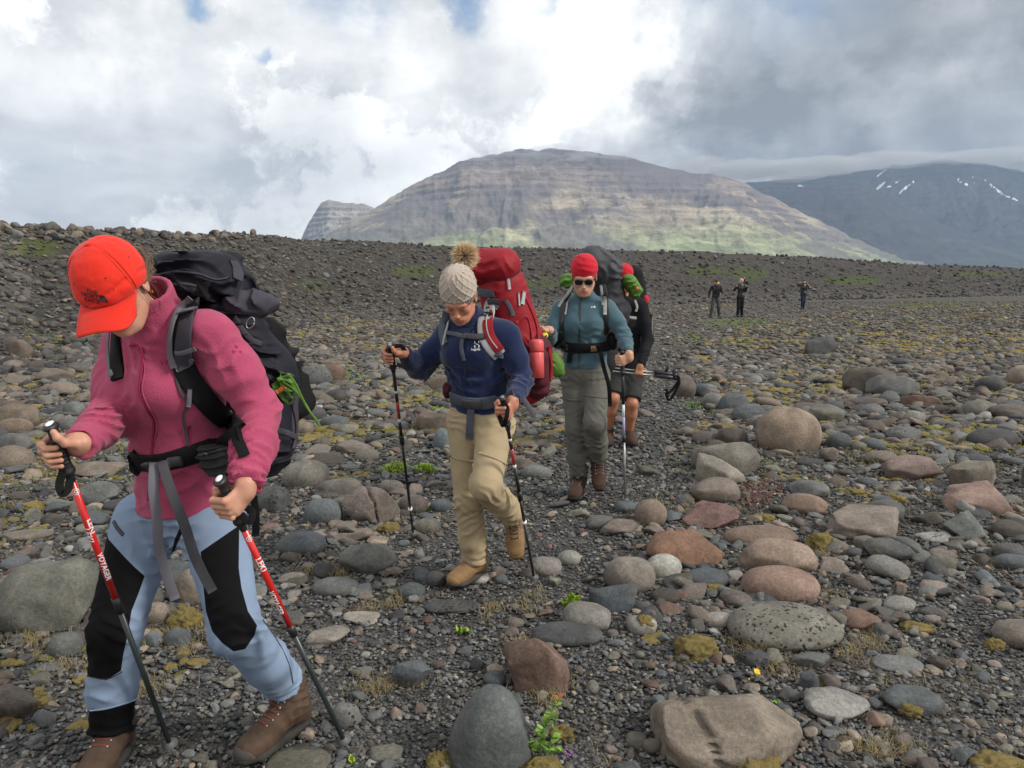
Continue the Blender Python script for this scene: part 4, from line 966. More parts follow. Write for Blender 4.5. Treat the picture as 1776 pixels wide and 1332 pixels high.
# ------------------------------------------------------------------ anatomy
def head_VF(h=.0032, neck_to=(0, .05, -.17), neck_r=.05, female=True, expr=0):
    s = SDF((-.11, -.14, -.22), (.11, .14, .14), h); jw = .034 if female else .04
    s.ell((0, .012, .035), (.073, .090, .084), k=.01).ell((0, -.020, -.030), (.058, .066, .080), k=.03)
    s.ell((0, -.040, -.084), (jw, .038, .028), k=.035)
    s.cone((-.05, .005, -.055), (-.022, -.05, -.098), .016, .014, .03).cone((.05, .005, -.055), (.022, -.05, -.098), .016, .014, .03)
    for q in (-1, 1):
        s.ell((q * .038, -.060, -.026), (.020, .017, .017), k=.02)
        s.ell((q * .030, -.093, -.004), (.017, .011, .011), k=.012, op='sub')
        s.ell((q * .030, -.072, -.006), (.0145, .0135, .0125), k=.004)
        s.ell((q * .010, -.097, -.040), (.0062, .008, .0058), k=.006)
        s.ell((q * .077, .012, -.010), (.007, .017, .029), k=.008).ell((q * .084, .008, -.006), (.005, .009, .015), k=.004, op='sub')
    s.ell((0, -.076, .016), (.046, .014, .010), k=.02)
    s.cone((0, -.084, .002), (0, -.103, -.036), .006, .0088 if female else .0105, .014)
    s.ell((0, -.080, -.066), (.026, .014, .017), k=.016)
    s.ell((0, -.0935, -.0605), (.021, .0055, .0045), k=.004).ell((0, -.0925, -.0705), (.018, .0060, .0055), k=.004)
    s.ell((0, -.102, -.0655), (.023, .010, .0013), k=.003, op='sub')
    s.ell((0, -.074, -.100), (.018, .016, .014), k=.016)
    s.cone((0, .025, -.06), neck_to, neck_r, neck_r * 1.08, .03)
    return s.mesh()
def lips_VF():
    s = SDF((-.03, -.115, -.085), (.03, -.08, -.05), .0016)
    s.ell((0, -.0945, -.0605), (.0205, .0055, .0042), k=.002).ell((0, -.0935, -.0705), (.017, .0060, .0052), k=.002).ell((0, -.104, -.0655), (.022, .010, .0012), k=.002, op='sub')
    return s.mesh()
def grip_hand(M, loc, wrist_to, h=.0022, mirror=False, back=False, sc=1.0, thumb_up=True, arm_r=.024, Wl=(.066, .014, 0)):
    """hand closed round a bar along local Z at the origin; wrist_to = world point of the cuff; back: the back of the hand faces -Y"""
    M = np.asarray(M, float); loc = np.asarray(loc, float); wt = (M.T @ (np.asarray(wrist_to, float) - loc)) / sc
    g = (-1 if mirror else 1); b = (-1 if back else 1)
    s = SDF((-.22, -.20, -.20), (.22, .20, .20), h) if h > .003 else SDF(np.minimum((-.065, -.06, -.06), wt - .04), np.maximum((.065, .06, .09), wt + .04), h)
    def q(x, y, z): return np.array([x * g, y * b, z])
    W = q(*Wl)
    s.ecap(q(.042, .018, Wl[2] * .45), q(-.012, .026, .0), (.031, .014), (.038, .013), (0, 0, 1), k=.012); s.cone(q(.042, .018, Wl[2] * .4), W, .024, .0235, .015)
    s.cone(q(.058, .010, .012), q(.030, -.004, .022), .016, .013, .014)
    s.cone(W, wt, .0235, arm_r, .02)
    L_ = [(.029, .0088), (.0100, .0092), (-.0090, .0088), (-.0275, .0078)]
    for i, (z, r) in enumerate(L_):
        e = (.0, .002, .0, -.004)[i]
        mcp = q(-.022, .027, z); pip = q(-.036 - e, -.012, z - .002); dip = q(-.016, -.032 - e, z - .004); tip = q(.010 + e, -.0285, z - .006)
        s.cone(mcp, pip, r * 1.12, r * 1.03, .006).cone(pip, dip, r * 1.03, r * .93, .003).cone(dip, tip, r * .93, r * .82, .003)
        s.ell(pip, (r * 1.12,) * 3, k=.004)
    if thumb_up: th = [q(.046, -.004, .018), q(.036, -.026, .034), q(.026, -.034, .056), q(.020, -.032, .072)]
    else: th = [q(.046, -.004, .016), q(.030, -.030, .030), q(.008, -.040, .036), q(-.012, -.040, .036)]
    s.chain(th, [.0135, .0115, .0102, .0085], .006)
    return xf(s.mesh(), M, loc, sc)
def boot(root, loc, M, mats, sc=1.0, h=.005, label=None, laces=True):
    """M: -Y toe direction, Z up; loc = under the heel"""
    s = SDF((-.08, -.24, -.01), (.08, .11, .22), h)
    s.ell((0, -.135, .048), (.047, .070, .036), k=.01, pw=2.3).cone((0, -.10, .062), (0, -.01, .085), .040, .047, .03).ell((0, .035, .060), (.040, .046, .050), k=.03)
    s.cone((0, .0, .09), (0, .018, .165), .047, .050, .03)
    for z in (.10, .13): s.ell((0, .012, z), (.051, .055, .010), k=.014)
    s.plane((0, 0, .022), (0, 0, -1)); s.plane((0, .01, .185), (0, .2, 1))
    s.ell((0, .015, .20), (.038, .038, .035), k=.006, op='sub')
    s.disp(folds(((0, -.06, .085), (0, 1, .6), .05, .003, .022), ((0, .01, .12), (0, 0, 1), .06, .003, .02), fb_amp=.002, fb_s=30, seed=3), .02)
    VF = xf(s.mesh(), M, loc, sc); b = part('boot', VF, mats[0], root)
    if label: b['label'] = label
    s = SDF((-.08, -.24, -.01), (.08, .11, .08), h)
    s.ecap((0, -.145, .018), (0, .035, .018), (.051, .03), (.044, .03), (1, 0, 0), k=.005).ell((0, -.185, .03), (.036, .028, .022), k=.02)
    s.plane((0, 0, 0), (0, 0, -1)); s.plane((0, 0, .033), (0, .05, 1)); s.ell((0, -.045, -.004), (.06, .022, .010), k=.004, op='sub')
    def tread(p): return np.where(p[:, 2] < .012, .004 * (np.sin(p[:, 1] * 260) > .2), 0)
    s.disp(tread, .02)
    part('sole', xf(s.mesh(), M, loc, sc), mats[1], root, b)
    s = SDF((-.08, -.24, -.01), (.08, -.12, .08), h); s.ell((0, -.140, .044), (.0495, .070, .034), k=.01, pw=2.3); s.plane((0, -.152, 0), (0, 1, .5)); s.plane((0, 0, .024), (0, 0, -1))
    part('toe_cap', xf(s.mesh(), M, loc, sc), mats[3] if len(mats) > 3 else mats[1], root, b)
    if laces:
        bv = bvh_of(*VF); sg = []; sg2 = []
        for i in range(7):
            t = i / 6; yy = -.105 + .075 * min(t * 1.3, 1); zz = .10 + .07 * t; w_ = .024 + .006 * t
            for q in (-1, 1):
                pts = []
                for k in range(7):
                    u = k / 6; x = (-w_ + 2 * w_ * u) * q; L_ = np.array([x, yy - .0, zz + .008 * (u - .5)]); wp = M @ (L_ * sc) + loc; dr = M @ unit([0, -1, .9]); hh = bv.ray_cast(Vector(wp + dr * .08), Vector(-dr))
                    pts.append(np.array(hh[0]) + dr * .0012 if hh[0] is not None else wp)
                sg.append(tube_VF(pts, .0031 * sc, 5))
                e_ = pts[0] + dr * .001; sg2.append(tube_VF([e_ - dr * .002, e_, e_ + dr * .003], [.004, .0045, .003], 7))
        Vs, Fs, o_ = [], [], 0
        for V, F in sg: Vs.append(V); Fs += [tuple(i + o_ for i in f) for f in F]; o_ += len(V)
        part('laces', (np.concatenate(Vs), Fs), mats[2], root, b)
        Vs, Fs, o_ = [], [], 0
        for V, F in sg2: Vs.append(V); Fs += [tuple(i + o_ for i in f) for f in F]; o_ += len(V)
        part('lace_hooks', (np.concatenate(Vs), Fs), M_STEEL, root, b)['kind'] = 'stuff'
    return b
def cyl_between(name, a, b_, ra, rb, mat, root, parent=None, seg=14):
    a, b_ = np.asarray(a, float), np.asarray(b_, float); return part(name, tube_VF([a, a + (b_ - a) * .5, b_], [ra, (ra + rb) / 2, rb], seg), mat, root, parent)
def pole(top, tip, label, segs, r=.009, grip=.13, mats=None, basket=True, letters=None, strapm=None, group='trekking poles carried by the group', strap_pts=None, cant=(0, 0, 0)):
    """trekking pole: segs = [(fraction from top, fraction, radius, material name)]"""
    top, tip = np.array(top, float), np.array(tip, float); d = tip - top; L_ = np.linalg.norm(d); u = d / L_
    rt = empty('trekking_pole', tuple(tip)); tag(rt, label, 'trekking pole', group)
    M = frame_of(unit(np.cross(np.cross(u, [0, -1, 0]), u)), -u)
    s = SDF((-.035, -.035, -.18), (.035, .035, .03), .0022)
    s.cone((0, 0, -.002), (0, 0, -.13), .0135, .0155, .008).ell((0, -.003, .006), (.018, .024, .011), k=.010).ell((0, 0, -.135), (.017, .019, .010), k=.008).cone((0, 0, -.13), (0, 0, -.165), .014, .0105, .006)
    s.disp(lambda p: .0010 * np.sin(p[:, 2] * 560) * (np.abs(p[:, 2] + .065) < .045), .01)
    part('grip', xf(s.mesh(), M, top), mats['grip'], rt)
    s = SDF((-.02, -.03, -.005), (.02, .03, .02), .0016); s.ell((0, -.003, .0145), (.010, .015, .004), k=.002)
    if 'cap' in mats: part('grip_cap', xf(s.mesh(), M, top), mats['cap'], rt)
    for (f0, f1, rr, mk_) in segs:
        cyl_between('shaft' if rr < .0125 else 'clamp', top + u * L_ * f0, top + u * L_ * f1, rr, rr * .97, mats[mk_], rt)
    if basket:
        q = top + u * (L_ - .065); pts = [q - u * .012, q - u * .006, q, q + u * .002]
        part('basket', tube_VF(pts, [.010, .012, .026, .023], 16), mats['basket'], rt)
    part('tip', tube_VF([tip - u * .06, tip - u * .02, tip], [.0055, .0045, .002], 8), mats['steel'], rt)
    if strap_pts is not None: strap('wrist_strap', strap_pts, .02, .0022, mats['strap'], rt, sub=5)
    if letters:
        for txt, fr, size, rad, sh, phase in letters:
            if txt == '@ring':
                V, F = [], []
                for r0, r1 in ((.0105, .0135), (.0035, .0065)):
                    k0 = len(V); m = 24
                    for r_ in (r0, r1):
                        for i in range(m): V.append((r_ * math.cos(i * 2 * math.pi / m), r_ * math.sin(i * 2 * math.pi / m), 0))
                    F += [(k0 + i, k0 + (i + 1) % m, k0 + m + (i + 1) % m, k0 + m + i) for i in range(m)]
                V = np.array(V) * size
            else: V, F = text_mesh(txt, size, .0006, sh)
            # text runs down the shaft, reading from the top; the baseline wraps round it
            view = unit(np.array([0, 0, CAMZ]) - (top + u * L_ * fr)); e1 = unit(view - u * (view @ u)); e2 = np.cross(u, e1)
            O_ = [top + u * (L_ * fr + v[0]) + (rad + .0006) * (e1 * math.cos(v[1] / rad + phase) - e2 * math.sin(v[1] / rad + phase)) for v in V]
            part('lettering', (np.array(O_), F), mats['print'], rt, smooth=False)
    return rt
# ------------------------------------------------------------------ people: materials
def skin_mat(name, c):
    m, t, b = new_mat(name); o = t.nodes.new('ShaderNodeTexCoord').outputs['Object']
    n1 = noise(t, o, 18, 4, .6); n2 = noise(t, o, 400, 3, .6)
    r = t.nodes.new('ShaderNodeValToRGB'); e = r.color_ramp.elements; e[0].position = .35; e[1].position = .65
    e[0].color = (c[0] * .92, c[1] * .80, c[2] * .76, 1); e[1].color = (c[0] * 1.06, c[1] * 1.06, c[2] * 1.05, 1)
    t.links.new(n1.outputs[0], r.inputs[0]); t.links.new(r.outputs[0], b.inputs['Base Color']); b.inputs['Roughness'].default_value = .5; b.inputs['Specular IOR Level'].default_value = .4
    b.inputs['Subsurface Weight'].default_value = .12; b.inputs['Subsurface Radius'].default_value = (.01, .004, .002); b.inputs['Subsurface Scale'].default_value = .6
    bump(t, b, n2.outputs[0], .0004, .6); return m
M_SKIN = skin_mat('skin', (.50, .27, .185)); M_SKIN2 = skin_mat('tanned_skin', (.46, .21, .135)); M_SKIN3 = skin_mat('fair_skin', (.50, .29, .20))
M_LIP = plain_mat('lips', (.36, .12, .10), .45); M_HAIR = plain_mat('brown_hair', (.13, .078, .042), .5); M_HAIRD = plain_mat('dark_hair', (.06, .038, .022), .5)
M_BROW = plain_mat('brow', (.07, .045, .03), .8)
M_PINK = cloth_mat('pink_fleece', (.36, .058, .118), .97, .14, 210, .0028, .12, .004); M_PINKD = cloth_mat('dark_pink_trim', (.26, .02, .07), .9, .1, 200)
M_RED = cloth_mat('red_cap_cloth', (.62, .024, .011), .75, .06, 260, .0006, .1, .002); M_REDD = plain_mat('red_stitch', (.42, .012, .006), .8)
M_BLACKC = cloth_mat('black_cloth', (.007, .0068, .008), .85, .2, 180); M_NAVYP = cloth_mat('dark_navy_nylon', (.010, .010, .016), .65, .25, 90, .001, 0, .004)
M_GREYP = cloth_mat('purple_grey_nylon', (.045, .041, .053), .75, .15, 200, .0008, 0, .003); M_GREYS = cloth_mat('grey_webbing', (.13, .125, .145), .75, .1, 500, .0006)
M_GREYD = cloth_mat('dark_grey_webbing', (.055, .054, .062), .75, .1, 500, .0006); M_BUCK = plain_mat('black_plastic', (.015, .015, .016), .35)
M_MESH = cloth_mat('black_mesh', (.018, .018, .020), .8, .4, 260, .0025, 0, .004, (.045, .045, .048))
M_BOOT = cloth_mat('brown_nubuck', (.072, .046, .031), .75, .35, 60, .0012, 0, .006); M_SOLE = cloth_mat('dark_rubber', (.035, .033, .03), .8, .3, 80, .002); M_LACE = plain_mat('red_lace', (.12, .028, .022), .8)
M_BLK = plain_mat('black_rubber', (.013, .013, .014), .45); M_RPOLE = plain_mat('red_lacquer', (.55, .018, .014), .25, 0, .6); M_DPOLE = plain_mat('dark_green_grey_lacquer', (.022, .030, .030), .35); M_WHITE = plain_mat('white_print', (.75, .75, .74), .5)
M_STEEL = plain_mat('steel', (.35, .35, .36), .4, .8); M_GOLD = plain_mat('gold', (.7, .42, .15), .3, 1); M_BASK = plain_mat('grey_plastic', (.10, .10, .10), .6)
M_ZIP = plain_mat('zip_black', (.02, .02, .022), .5); M_GRN = cloth_mat('green_nylon', (.085, .18, .030), .55, .2, 60, .001, 0, .006); M_ORG = plain_mat('orange', (.55, .14, .04), .6)
def trouser2(name, ca, cb, cc=None):
    m, t, b = new_mat(name); at = t.nodes.new('ShaderNodeAttribute'); at.attribute_name = 'panel'
    o = t.nodes.new('ShaderNodeTexCoord').outputs['Object']; n1 = noise(t, o, 5, 4, .6); n2 = noise(t, o, 350, 3, .6)
    def tone(c):
        r = t.nodes.new('ShaderNodeValToRGB'); e = r.color_ramp.elements; e[0].position = .3; e[1].position = .7
        e[0].color = tuple(v * .88 for v in c) + (1,); e[1].color = tuple(v * 1.1 for v in c) + (1,); t.links.new(n1.outputs[0], r.inputs[0]); return r.outputs[0]
    mx_ = t.nodes.new('ShaderNodeMix'); mx_.data_type = 'RGBA'; t.links.new(mrange(t, at.outputs['Fac'], -.0006, .0006, 0, 1, False), mx_.inputs[0]); t.links.new(tone(ca), mx_.inputs[6]); t.links.new(tone(cb), mx_.inputs[7])
    t.links.new(mx_.outputs[2], b.inputs['Base Color']); b.inputs['Roughness'].default_value = .85; b.inputs['Specular IOR Level'].default_value = .12
    seam = mrange(t, at.outputs['Fac'], -.003, .003, 0, 1)
    n3 = noise(t, o, 5.5, 2.2, .45, .9); n3.noise_type = 'RIDGED_MULTIFRACTAL'
    nn = bump(t, b, n3.outputs[0], .018, 1); bump(t, b, n2.outputs[0], .0006, .8, nn); return m
def poly_sd(px, py, poly):
    poly = np.asarray(poly, float); d = np.full(len(px), 1e9); ins = np.zeros(len(px), bool); n = len(poly)
    for i in range(n):
        a, b_ = poly[i], poly[(i + 1) % n]; e = b_ - a; wx, wy = px - a[0], py - a[1]; t = np.clip((wx * e[0] + wy * e[1]) / (e @ e), 0, 1)
        d = np.minimum(d, np.hypot(wx - t * e[0], wy - t * e[1])); c = ((a[1] <= py) & (b_[1] > py)) | ((b_[1] <= py) & (a[1] > py))
        with np.errstate(divide='ignore', invalid='ignore'): xx = a[0] + (py - a[1]) * (b_[0] - a[0]) / (b_[1] - a[1])
        ins ^= c & (px < xx)
    return np.where(ins, d, -d)
A_ = lambda v: np.array(v, float)

# ------------------------------------------------------------------ hiker in the pink fleece
def hiker_pink():
    root = empty('person', tuple(ground_hit(330, 1320))); tag(root, 'hiker in red cap, pink fleece and blue-black trousers, nearest on the left', 'person', 'hikers')
    pel = A_(P(322, 862, 2.42)); wst = A_(P(318, 780, 2.38)); chs = A_(P(292, 655, 2.31)); nb = A_(P(276, 566, 2.27))
    sh = [A_(P(212, 602, 2.42)), A_(P(372, 582, 2.20))]; el = [A_(P(196, 722, 2.26)), A_(P(452, 712, 2.24))]; wr = [A_(P(134, 772, 2.05)), A_(P(432, 832, 2.06))]
    hd = [A_(P(103, 782, 1.975)), A_(P(404, 868, 1.995))]
    side = unit(sh[1] - sh[0]); fwd = unit(np.cross([0, 0, 1], side)) * -1
    if fwd[1] > 0: fwd = -fwd
    C_ = A_(P(199, 499, 2.10)); f = unit([.09, -.80, -.58]); Mh = frame_of(f, [-.17, 0, 1])
    nl = Mh.T @ (nb - C_)
    H = xf(head_VF(.0034, tuple(nl), .047), Mh, C_, .98)
    th1 = unit(A_(P(303, 1312, 2.36)) - A_(P(88, 742, 1.96))); M1 = frame_of(unit([.05, -1, .1]), -th1); M1 = np.stack([np.cross(-(-0 * th1) + M1[:, 1], -th1), M1[:, 1], -th1], 1)
    def pole_frame(u, fw): z = -unit(u); x = unit(np.cross(z, -(unit(fw)) * -1)); y = np.cross(z, x); return np.stack([x, y, z], 1)
    p1t, p1b = A_(P(90, 742, 1.965)), A_(ground_hit(303, 1313)); p2t, p2b = A_(P(384, 836, 1.985)), A_(ground_hit(606, 1304))
    def hf(top, tip, yaw):
        z = -unit(tip - top); fw = np.array([math.sin(yaw), -math.cos(yaw), 0]); y = -unit(fw - z * (fw @ z)); x = np.cross(y, z); return np.stack([x, y, z], 1)
    g1 = p1t + unit(p1b - p1t) * .068; g2 = p2t + unit(p2b - p2t) * .068
    for i_, (Mx, g_, b_) in enumerate(((hf(p1t, p1b, .05), g1, 1), (hf(p2t, p2b, .75), g2, -1))):
        W_ = Mx @ (A_([.054, .012 * b_, .034]) if i_ else A_([.044, .022, .004])) + g_; wr[i_] = W_ + unit(el[i_] - W_) * .004
    hR = grip_hand(hf(p1t, p1b, .05), g1, wr[0] + unit(el[0] - wr[0]) * .04, Wl=(.044, .022, .004), sc=1.0, arm_r=.025)
    hL = grip_hand(hf(p2t, p2b, .75), g2, wr[1] + unit(el[1] - wr[1]) * .04, Wl=(.054, .012, .034), back=True, thumb_up=False, sc=1.0, arm_r=.025)
    s = SDF(np.min([pel, wr[0], wr[1], sh[0], A_(P(193, 1255, 2.38))], 0) - .2, np.max([nb, sh[1], sh[0], el[1], A_(P(490, 1200, 2.5))], 0) + .2, .012)
    s.ecap(pel, wst, (.14, .10), (.11, .08), side).ecap(wst, chs, (.11, .08), (.13, .09), side).cone(chs, nb, .09, .05).cone(sh[0], sh[1], .04, .04)
    for i in (0, 1): s.chain([sh[i], el[i], wr[i]], [.04, .032, .024], .02)
    hip = [A_(P(254, 905, 2.48)), A_(P(372, 905, 2.38))]; kn = [A_(P(200, 1092, 2.32)), A_(P(408, 1092, 2.24))]; an = [A_(P(192, 1262, 2.36)), A_(P(490, 1182, 2.46))]
    for i in (0, 1): s.chain([hip[i], kn[i], an[i]], [.06, .035, .03], .02)
    part('body', merge(H, hR, hL, s.mesh()), M_SKIN, root)
    part('lips', xf(lips_VF(), Mh, C_, .98), M_LIP, root)
    # rings on the fingers
    for Mx, g_, sg in ((hf(p1t, p1b, .05), g1, 1), (hf(p2t, p2b, .75), g2, -1)):
        c_ = np.array([-.027, -.0235 * sg, .009]); ax = unit([.5, -.6 * sg, 0]) if sg > 0 else unit([.35, 1, 0]); 
        if sg < 0: c_ = np.array([-.031, -.008, -.010])
        e1 = unit(np.cross(ax, [0, 0, 1])); e2 = np.cross(ax, e1); a = np.linspace(0, 2 * np.pi, 20); ring = c_ + .0103 * (np.cos(a)[:, None] * e1 + np.sin(a)[:, None] * e2)
        V, F = tube_VF(ring, .0011, 6); part('ring', (V @ Mx.T + g_, F), M_GOLD, root)
    # --- fleece
    s = SDF(np.min([pel, wr[0], wr[1], sh[0]], 0) - .17, np.max([nb, sh[1], sh[0], el[1]], 0) + A_([.16, .18, .18]), .0052)
    s.ecap(pel + A_([0, 0, -.03]), wst, (.178, .132), (.152, .12), side, .05).ecap(wst, chs, (.152, .12), (.165, .122), side, .06).ecap(chs, nb - A_([0, 0, .02]), (.165, .122), (.085, .075), side, .06)
    s.cone(sh[0] + side * .035, sh[1] - side * .035, .058, .058, .07)
    for q in (-1, 1): s.ell(chs + fwd * .085 + side * q * .068 + A_([0, 0, -.02]), (.062, .060, .062), k=.05)
    for i in (0, 1):
        s.chain([sh[i], (sh[i] + el[i]) / 2, el[i]], [.060, .060, .056], .045); s.chain([el[i], (el[i] + wr[i]) / 2, wr[i]], [.058, .052, .043], .03)
    for i in (0, 1): s.cone(nb - A_([0, 0, .01]), sh[i] * .75 + nb * .25 + A_([0, 0, .005]), .062, .058, .05)
    cd = unit(C_ + A_([.04, .09, .0]) - nb); ct = nb + cd * .122
    s.cone(nb - cd * .02, ct, .083, .071, .035)
    s.cone(nb + cd * .03, ct + cd * .08, .052, .060, .008, 'sub'); s.plane_near(ct + cd * .012, cd, .12)
    for i in (0, 1):
        ax = unit(wr[i] - (el[i] + wr[i]) / 2); s.plane_near(wr[i] + ax * .010, ax, .08); s.cone(wr[i] - ax * .02, wr[i] + ax * .06, .028, .031, .004, 'sub')
    hem = A_(P(322, 880, 2.42)); hn = unit([.08, 0, -1]); s.plane(hem, hn)
    s.ecap(hem + A_([0, 0, -.02]), hem + A_([0, 0, .03]), (.165, .118), (.150, .105), side, .004, 'sub')
    R1 = [(el[0], el[0] - sh[0], .10, .010, .040), ((el[0] * .55 + wr[0] * .45), wr[0] - el[0], .09, .011, .034), (wr[0] * .9 + el[0] * .1, wr[0] - el[0], .05, .007, .020),
          (el[1], el[1] - sh[1], .09, .006, .046), ((el[1] * .5 + wr[1] * .5), wr[1] - el[1], .10, .007, .042), (wr[1] * .9 + el[1] * .1, wr[1] - el[1], .06, .008, .020),
          (wst, A_([.2, 0, 1]), .15, .010, .055), (nb + cd * .01, cd, .07, .005, .03), (chs + fwd * .08 + A_([0, 0, .06]), A_([.8, 0, .6]), .09, .005, .05), (sh[1] + A_([0, 0, -.08]), A_([.6, 0, 1]), .08, .006, .05), (sh[0] + A_([0, 0, -.1]), A_([.3, 0, 1]), .08, .006, .045)]
    s.disp(folds(*R1, fb_amp=.007, fb_s=9, seed=4), .03)
    JVF = s.mesh(); jacket = part('fleece_jacket', JVF, M_PINK, root); bj = bvh_of(*JVF)
    strap('zip', [(226, 600), (243, 598), (249, 633), (242, 677), (257, 712), (268, 735), (262, 800), (258, 868)], .006, .004, M_PINKD, root, [bj], parent=jacket)
    strap('zip', [(243, 604), (253, 640), (247, 677), (262, 712), (274, 735), (268, 765)], .003, .003, M_PINK, root, [bj], parent=jacket)
    strap('pocket_zip', [(328, 738), (331, 772)], .006, .004, M_PINKD, root, [bj], parent=jacket)
    strap('cuff', [(412, 822), (432, 838), (453, 846)], .010, .003, M_PINKD, root, [bj], off=-.001, parent=jacket)
    V, F = text_mesh('VAUDE', .020, .0002, 0, 1.1); print_on('lettering', V, F, (300, 628), [bj], M_PINKD, root, 0.0, jacket)
    tri = []
    for (cx, cy, rr, a0) in ((0, .010, .007, .5), (-.009, -.006, .007, 0), (.009, -.006, .007, 1.05)):
        tri.append([(cx + rr * math.cos(a0 + k * 2.094), cy + rr * math.sin(a0 + k * 2.094), 0) for k in range(3)])
    print_on('logo', np.array(sum(tri, [])), [(0, 1, 2), (3, 4, 5), (6, 7, 8)], (411, 607), [bj], M_PINKD, root, .1, jacket)
    # --- trousers
    s = SDF(np.min([pel, kn[0], kn[1], an[0], an[1]], 0) - A_([.15, .15, .06]), np.max([pel, hip[1], an[1], hip[0]], 0) + .17, .0055)
    s.ecap(pel + A_([0, 0, .05]), pel + A_([0, 0, -.05]), (.152, .108), (.165, .118), side, .04)
    s.chain([hip[0], kn[0]], [.108, .080], .05).chain([kn[0], kn[0] * .4 + an[0] * .6, an[0]], [.076, .072, .064], .03)
    s.chain([hip[1], kn[1]], [.098, .074], .05).chain([kn[1], kn[1] * .4 + an[1] * .6, an[1]], [.074, .072, .068], .03)
    for i in (0, 1): ax = unit(an[i] - kn[i]); s.plane_near(an[i] + ax * (.0 if i else -.005), ax, .13); s.cone(an[i] - ax * .03, an[i] + ax * .1, .05, .054, .004, 'sub')
    RT_ = [(kn[0], kn[0] - hip[0], .09, .008, .04), (kn[0] * .4 + an[0] * .6, an[0] - kn[0], .08, .008, .045), (an[0], an[0] - kn[0], .07, .012, .030), (kn[1], kn[1] - hip[1], .09, .008, .04), (kn[1] * .4 + an[1] * .6, A_([.5, 0, 1]), .09, .008, .05),
           (an[1], an[1] - kn[1], .07, .012, .028), ((hip[0] + hip[1]) / 2 + A_([0, -.08, -.02]), A_([.3, 0, 1]), .12, .009, .045)]
    s.disp(folds(*RT_, fb_amp=.006, fb_s=10, seed=14), .03)
    TVF = s.mesh(); M_T = trouser2('blue_black_trouser_cloth', (.205, .27, .375), (.005, .005, .006)); tr = part('trousers', TVF, M_T, root)
    V = TVF[0]; dep = V[:, 1] * CT - (V[:, 2] - CAMZ) * ST; px = 888 + FPX * V[:, 0] / dep; py = 666 - FPX * (V[:, 1] * ST + (V[:, 2] - CAMZ) * CT) / dep
    # black panels: thigh to knee on each leg, and the gaiter below the right knee
    d1 = poly_sd(px, py, [(120, 905), (180, 905), (188, 935), (215, 965), (235, 985), (251, 999), (240, 1030), (228, 1060), (222, 1100), (214, 1135), (210, 1163), (185, 1180), (145, 1172), (120, 1160)])
    d2 = poly_sd(px, py, [(415, 911), (348, 957), (352, 1010), (357, 1060), (368, 1095), (385, 1115), (405, 1130), (425, 1126), (441, 1103), (446, 1085), (430, 1060), (419, 1020), (414, 985)])
    d3 = poly_sd(px, py, [(120, 1232), (190, 1228), (236, 1214), (260, 1214), (260, 1330), (100, 1330)])
    d4 = poly_sd(px, py, [(316, 925), (300, 960), (296, 965), (303, 935), (312, 915)])
    d = np.maximum(np.maximum(d1, d2), np.maximum(d3, d4)) * .0018
    a = tr.data.attributes.new('panel', 'FLOAT', 'POINT'); a.data.foreach_set('value', d.astype(np.float32))
    bt = bvh_of(*TVF)
    strap('pocket_zip', [(198, 905), (203, 914), (209, 922), (214, 928)], .011, .004, M_ZIP, root, [bt], parent=tr)
    strap('seam', [(152, 1172), (185, 1178), (212, 1164)], .0025, .002, M_GREYP, root, [bt], parent=tr)
    strap('seam', [(455, 1075), (480, 1110), (500, 1150), (508, 1185)], .0025, .002, M_GREYP, root, [bt], parent=tr)
    strap('cuff_hem', [(150, 1232), (180, 1229), (210, 1221), (238, 1212)], .006, .004, cloth_mat('pale_blue_cloth', (.23, .30, .42)), root, [bt], parent=tr)
    # --- boots
    gl = A_(ground_hit(480, 1312)); db = unit(A_([-.55, -.80, 0])); Mb = frame_of(db + A_([0, 0, -.10]), [0, 0, 1])
    M_BT = plain_mat('boot_toe', (.06, .05, .043), .8)
    bl = A_([an[1][0] + .018, an[1][1] + .03, gl[2] + .03]); boot(root, bl, Mb, (M_BOOT, M_SOLE, M_LACE, M_BT), 1.07)
    gr_ = A_(ground_hit(180, 1345)); Mb2 = frame_of(unit([.05, -1, 0.02]), [0, 0, 1]); br = A_([an[0][0] + .004, an[0][1] + .02, gr_[2] + .01]); boot(root, br, Mb2, (M_BOOT, M_SOLE, M_LACE, M_BT), 1.07)
    # --- cap
    def loc(p): return Mh @ (A_(p) * .98) + C_
    s = SDF((-.12, -.14, -.05), (.12, .14, .15), .003)
    s.ell((0, .008, .052), (.086, .106, .088), k=.01, pw=2.15); s.ell((0, .0, .025), (.085, .103, .055), k=.03); s.plane((0, 0, .003), (0, -.12, -1)); s.ell((0, .01, .03), (.078, .097, .086), k=.003, op='sub')
    def capd(p):
        th = np.arctan2(p[:, 0], -(p[:, 1] - .008)); r_ = np.hypot(p[:, 0], p[:, 1]); seams = np.min([np.abs(((th - a + np.pi) % (2 * np.pi)) - np.pi) for a in (-.95, .95, 2.6, -2.6)], 0) * r_
        return .0022 * np.exp(-(seams / .0035) ** 2) + .0035 * fbm(p[:, 0] * 30, p[:, 1] * 30, p[:, 2] * 30, 3, 2) + .003 * np.exp(-((p[:, 2] - .035 - .02 * np.sin(th * 2)) / .006) ** 2) * (vnoise(p[:, 0] * 30, p[:, 1] * 30, 0, 4) > 0)
    s.disp(capd, .012)
    KV = xf(s.mesh(), Mh, C_, .98); cap = part('cap', KV, M_RED, root)
    nu, nv = 41, 13; top_, bot_ = [], []
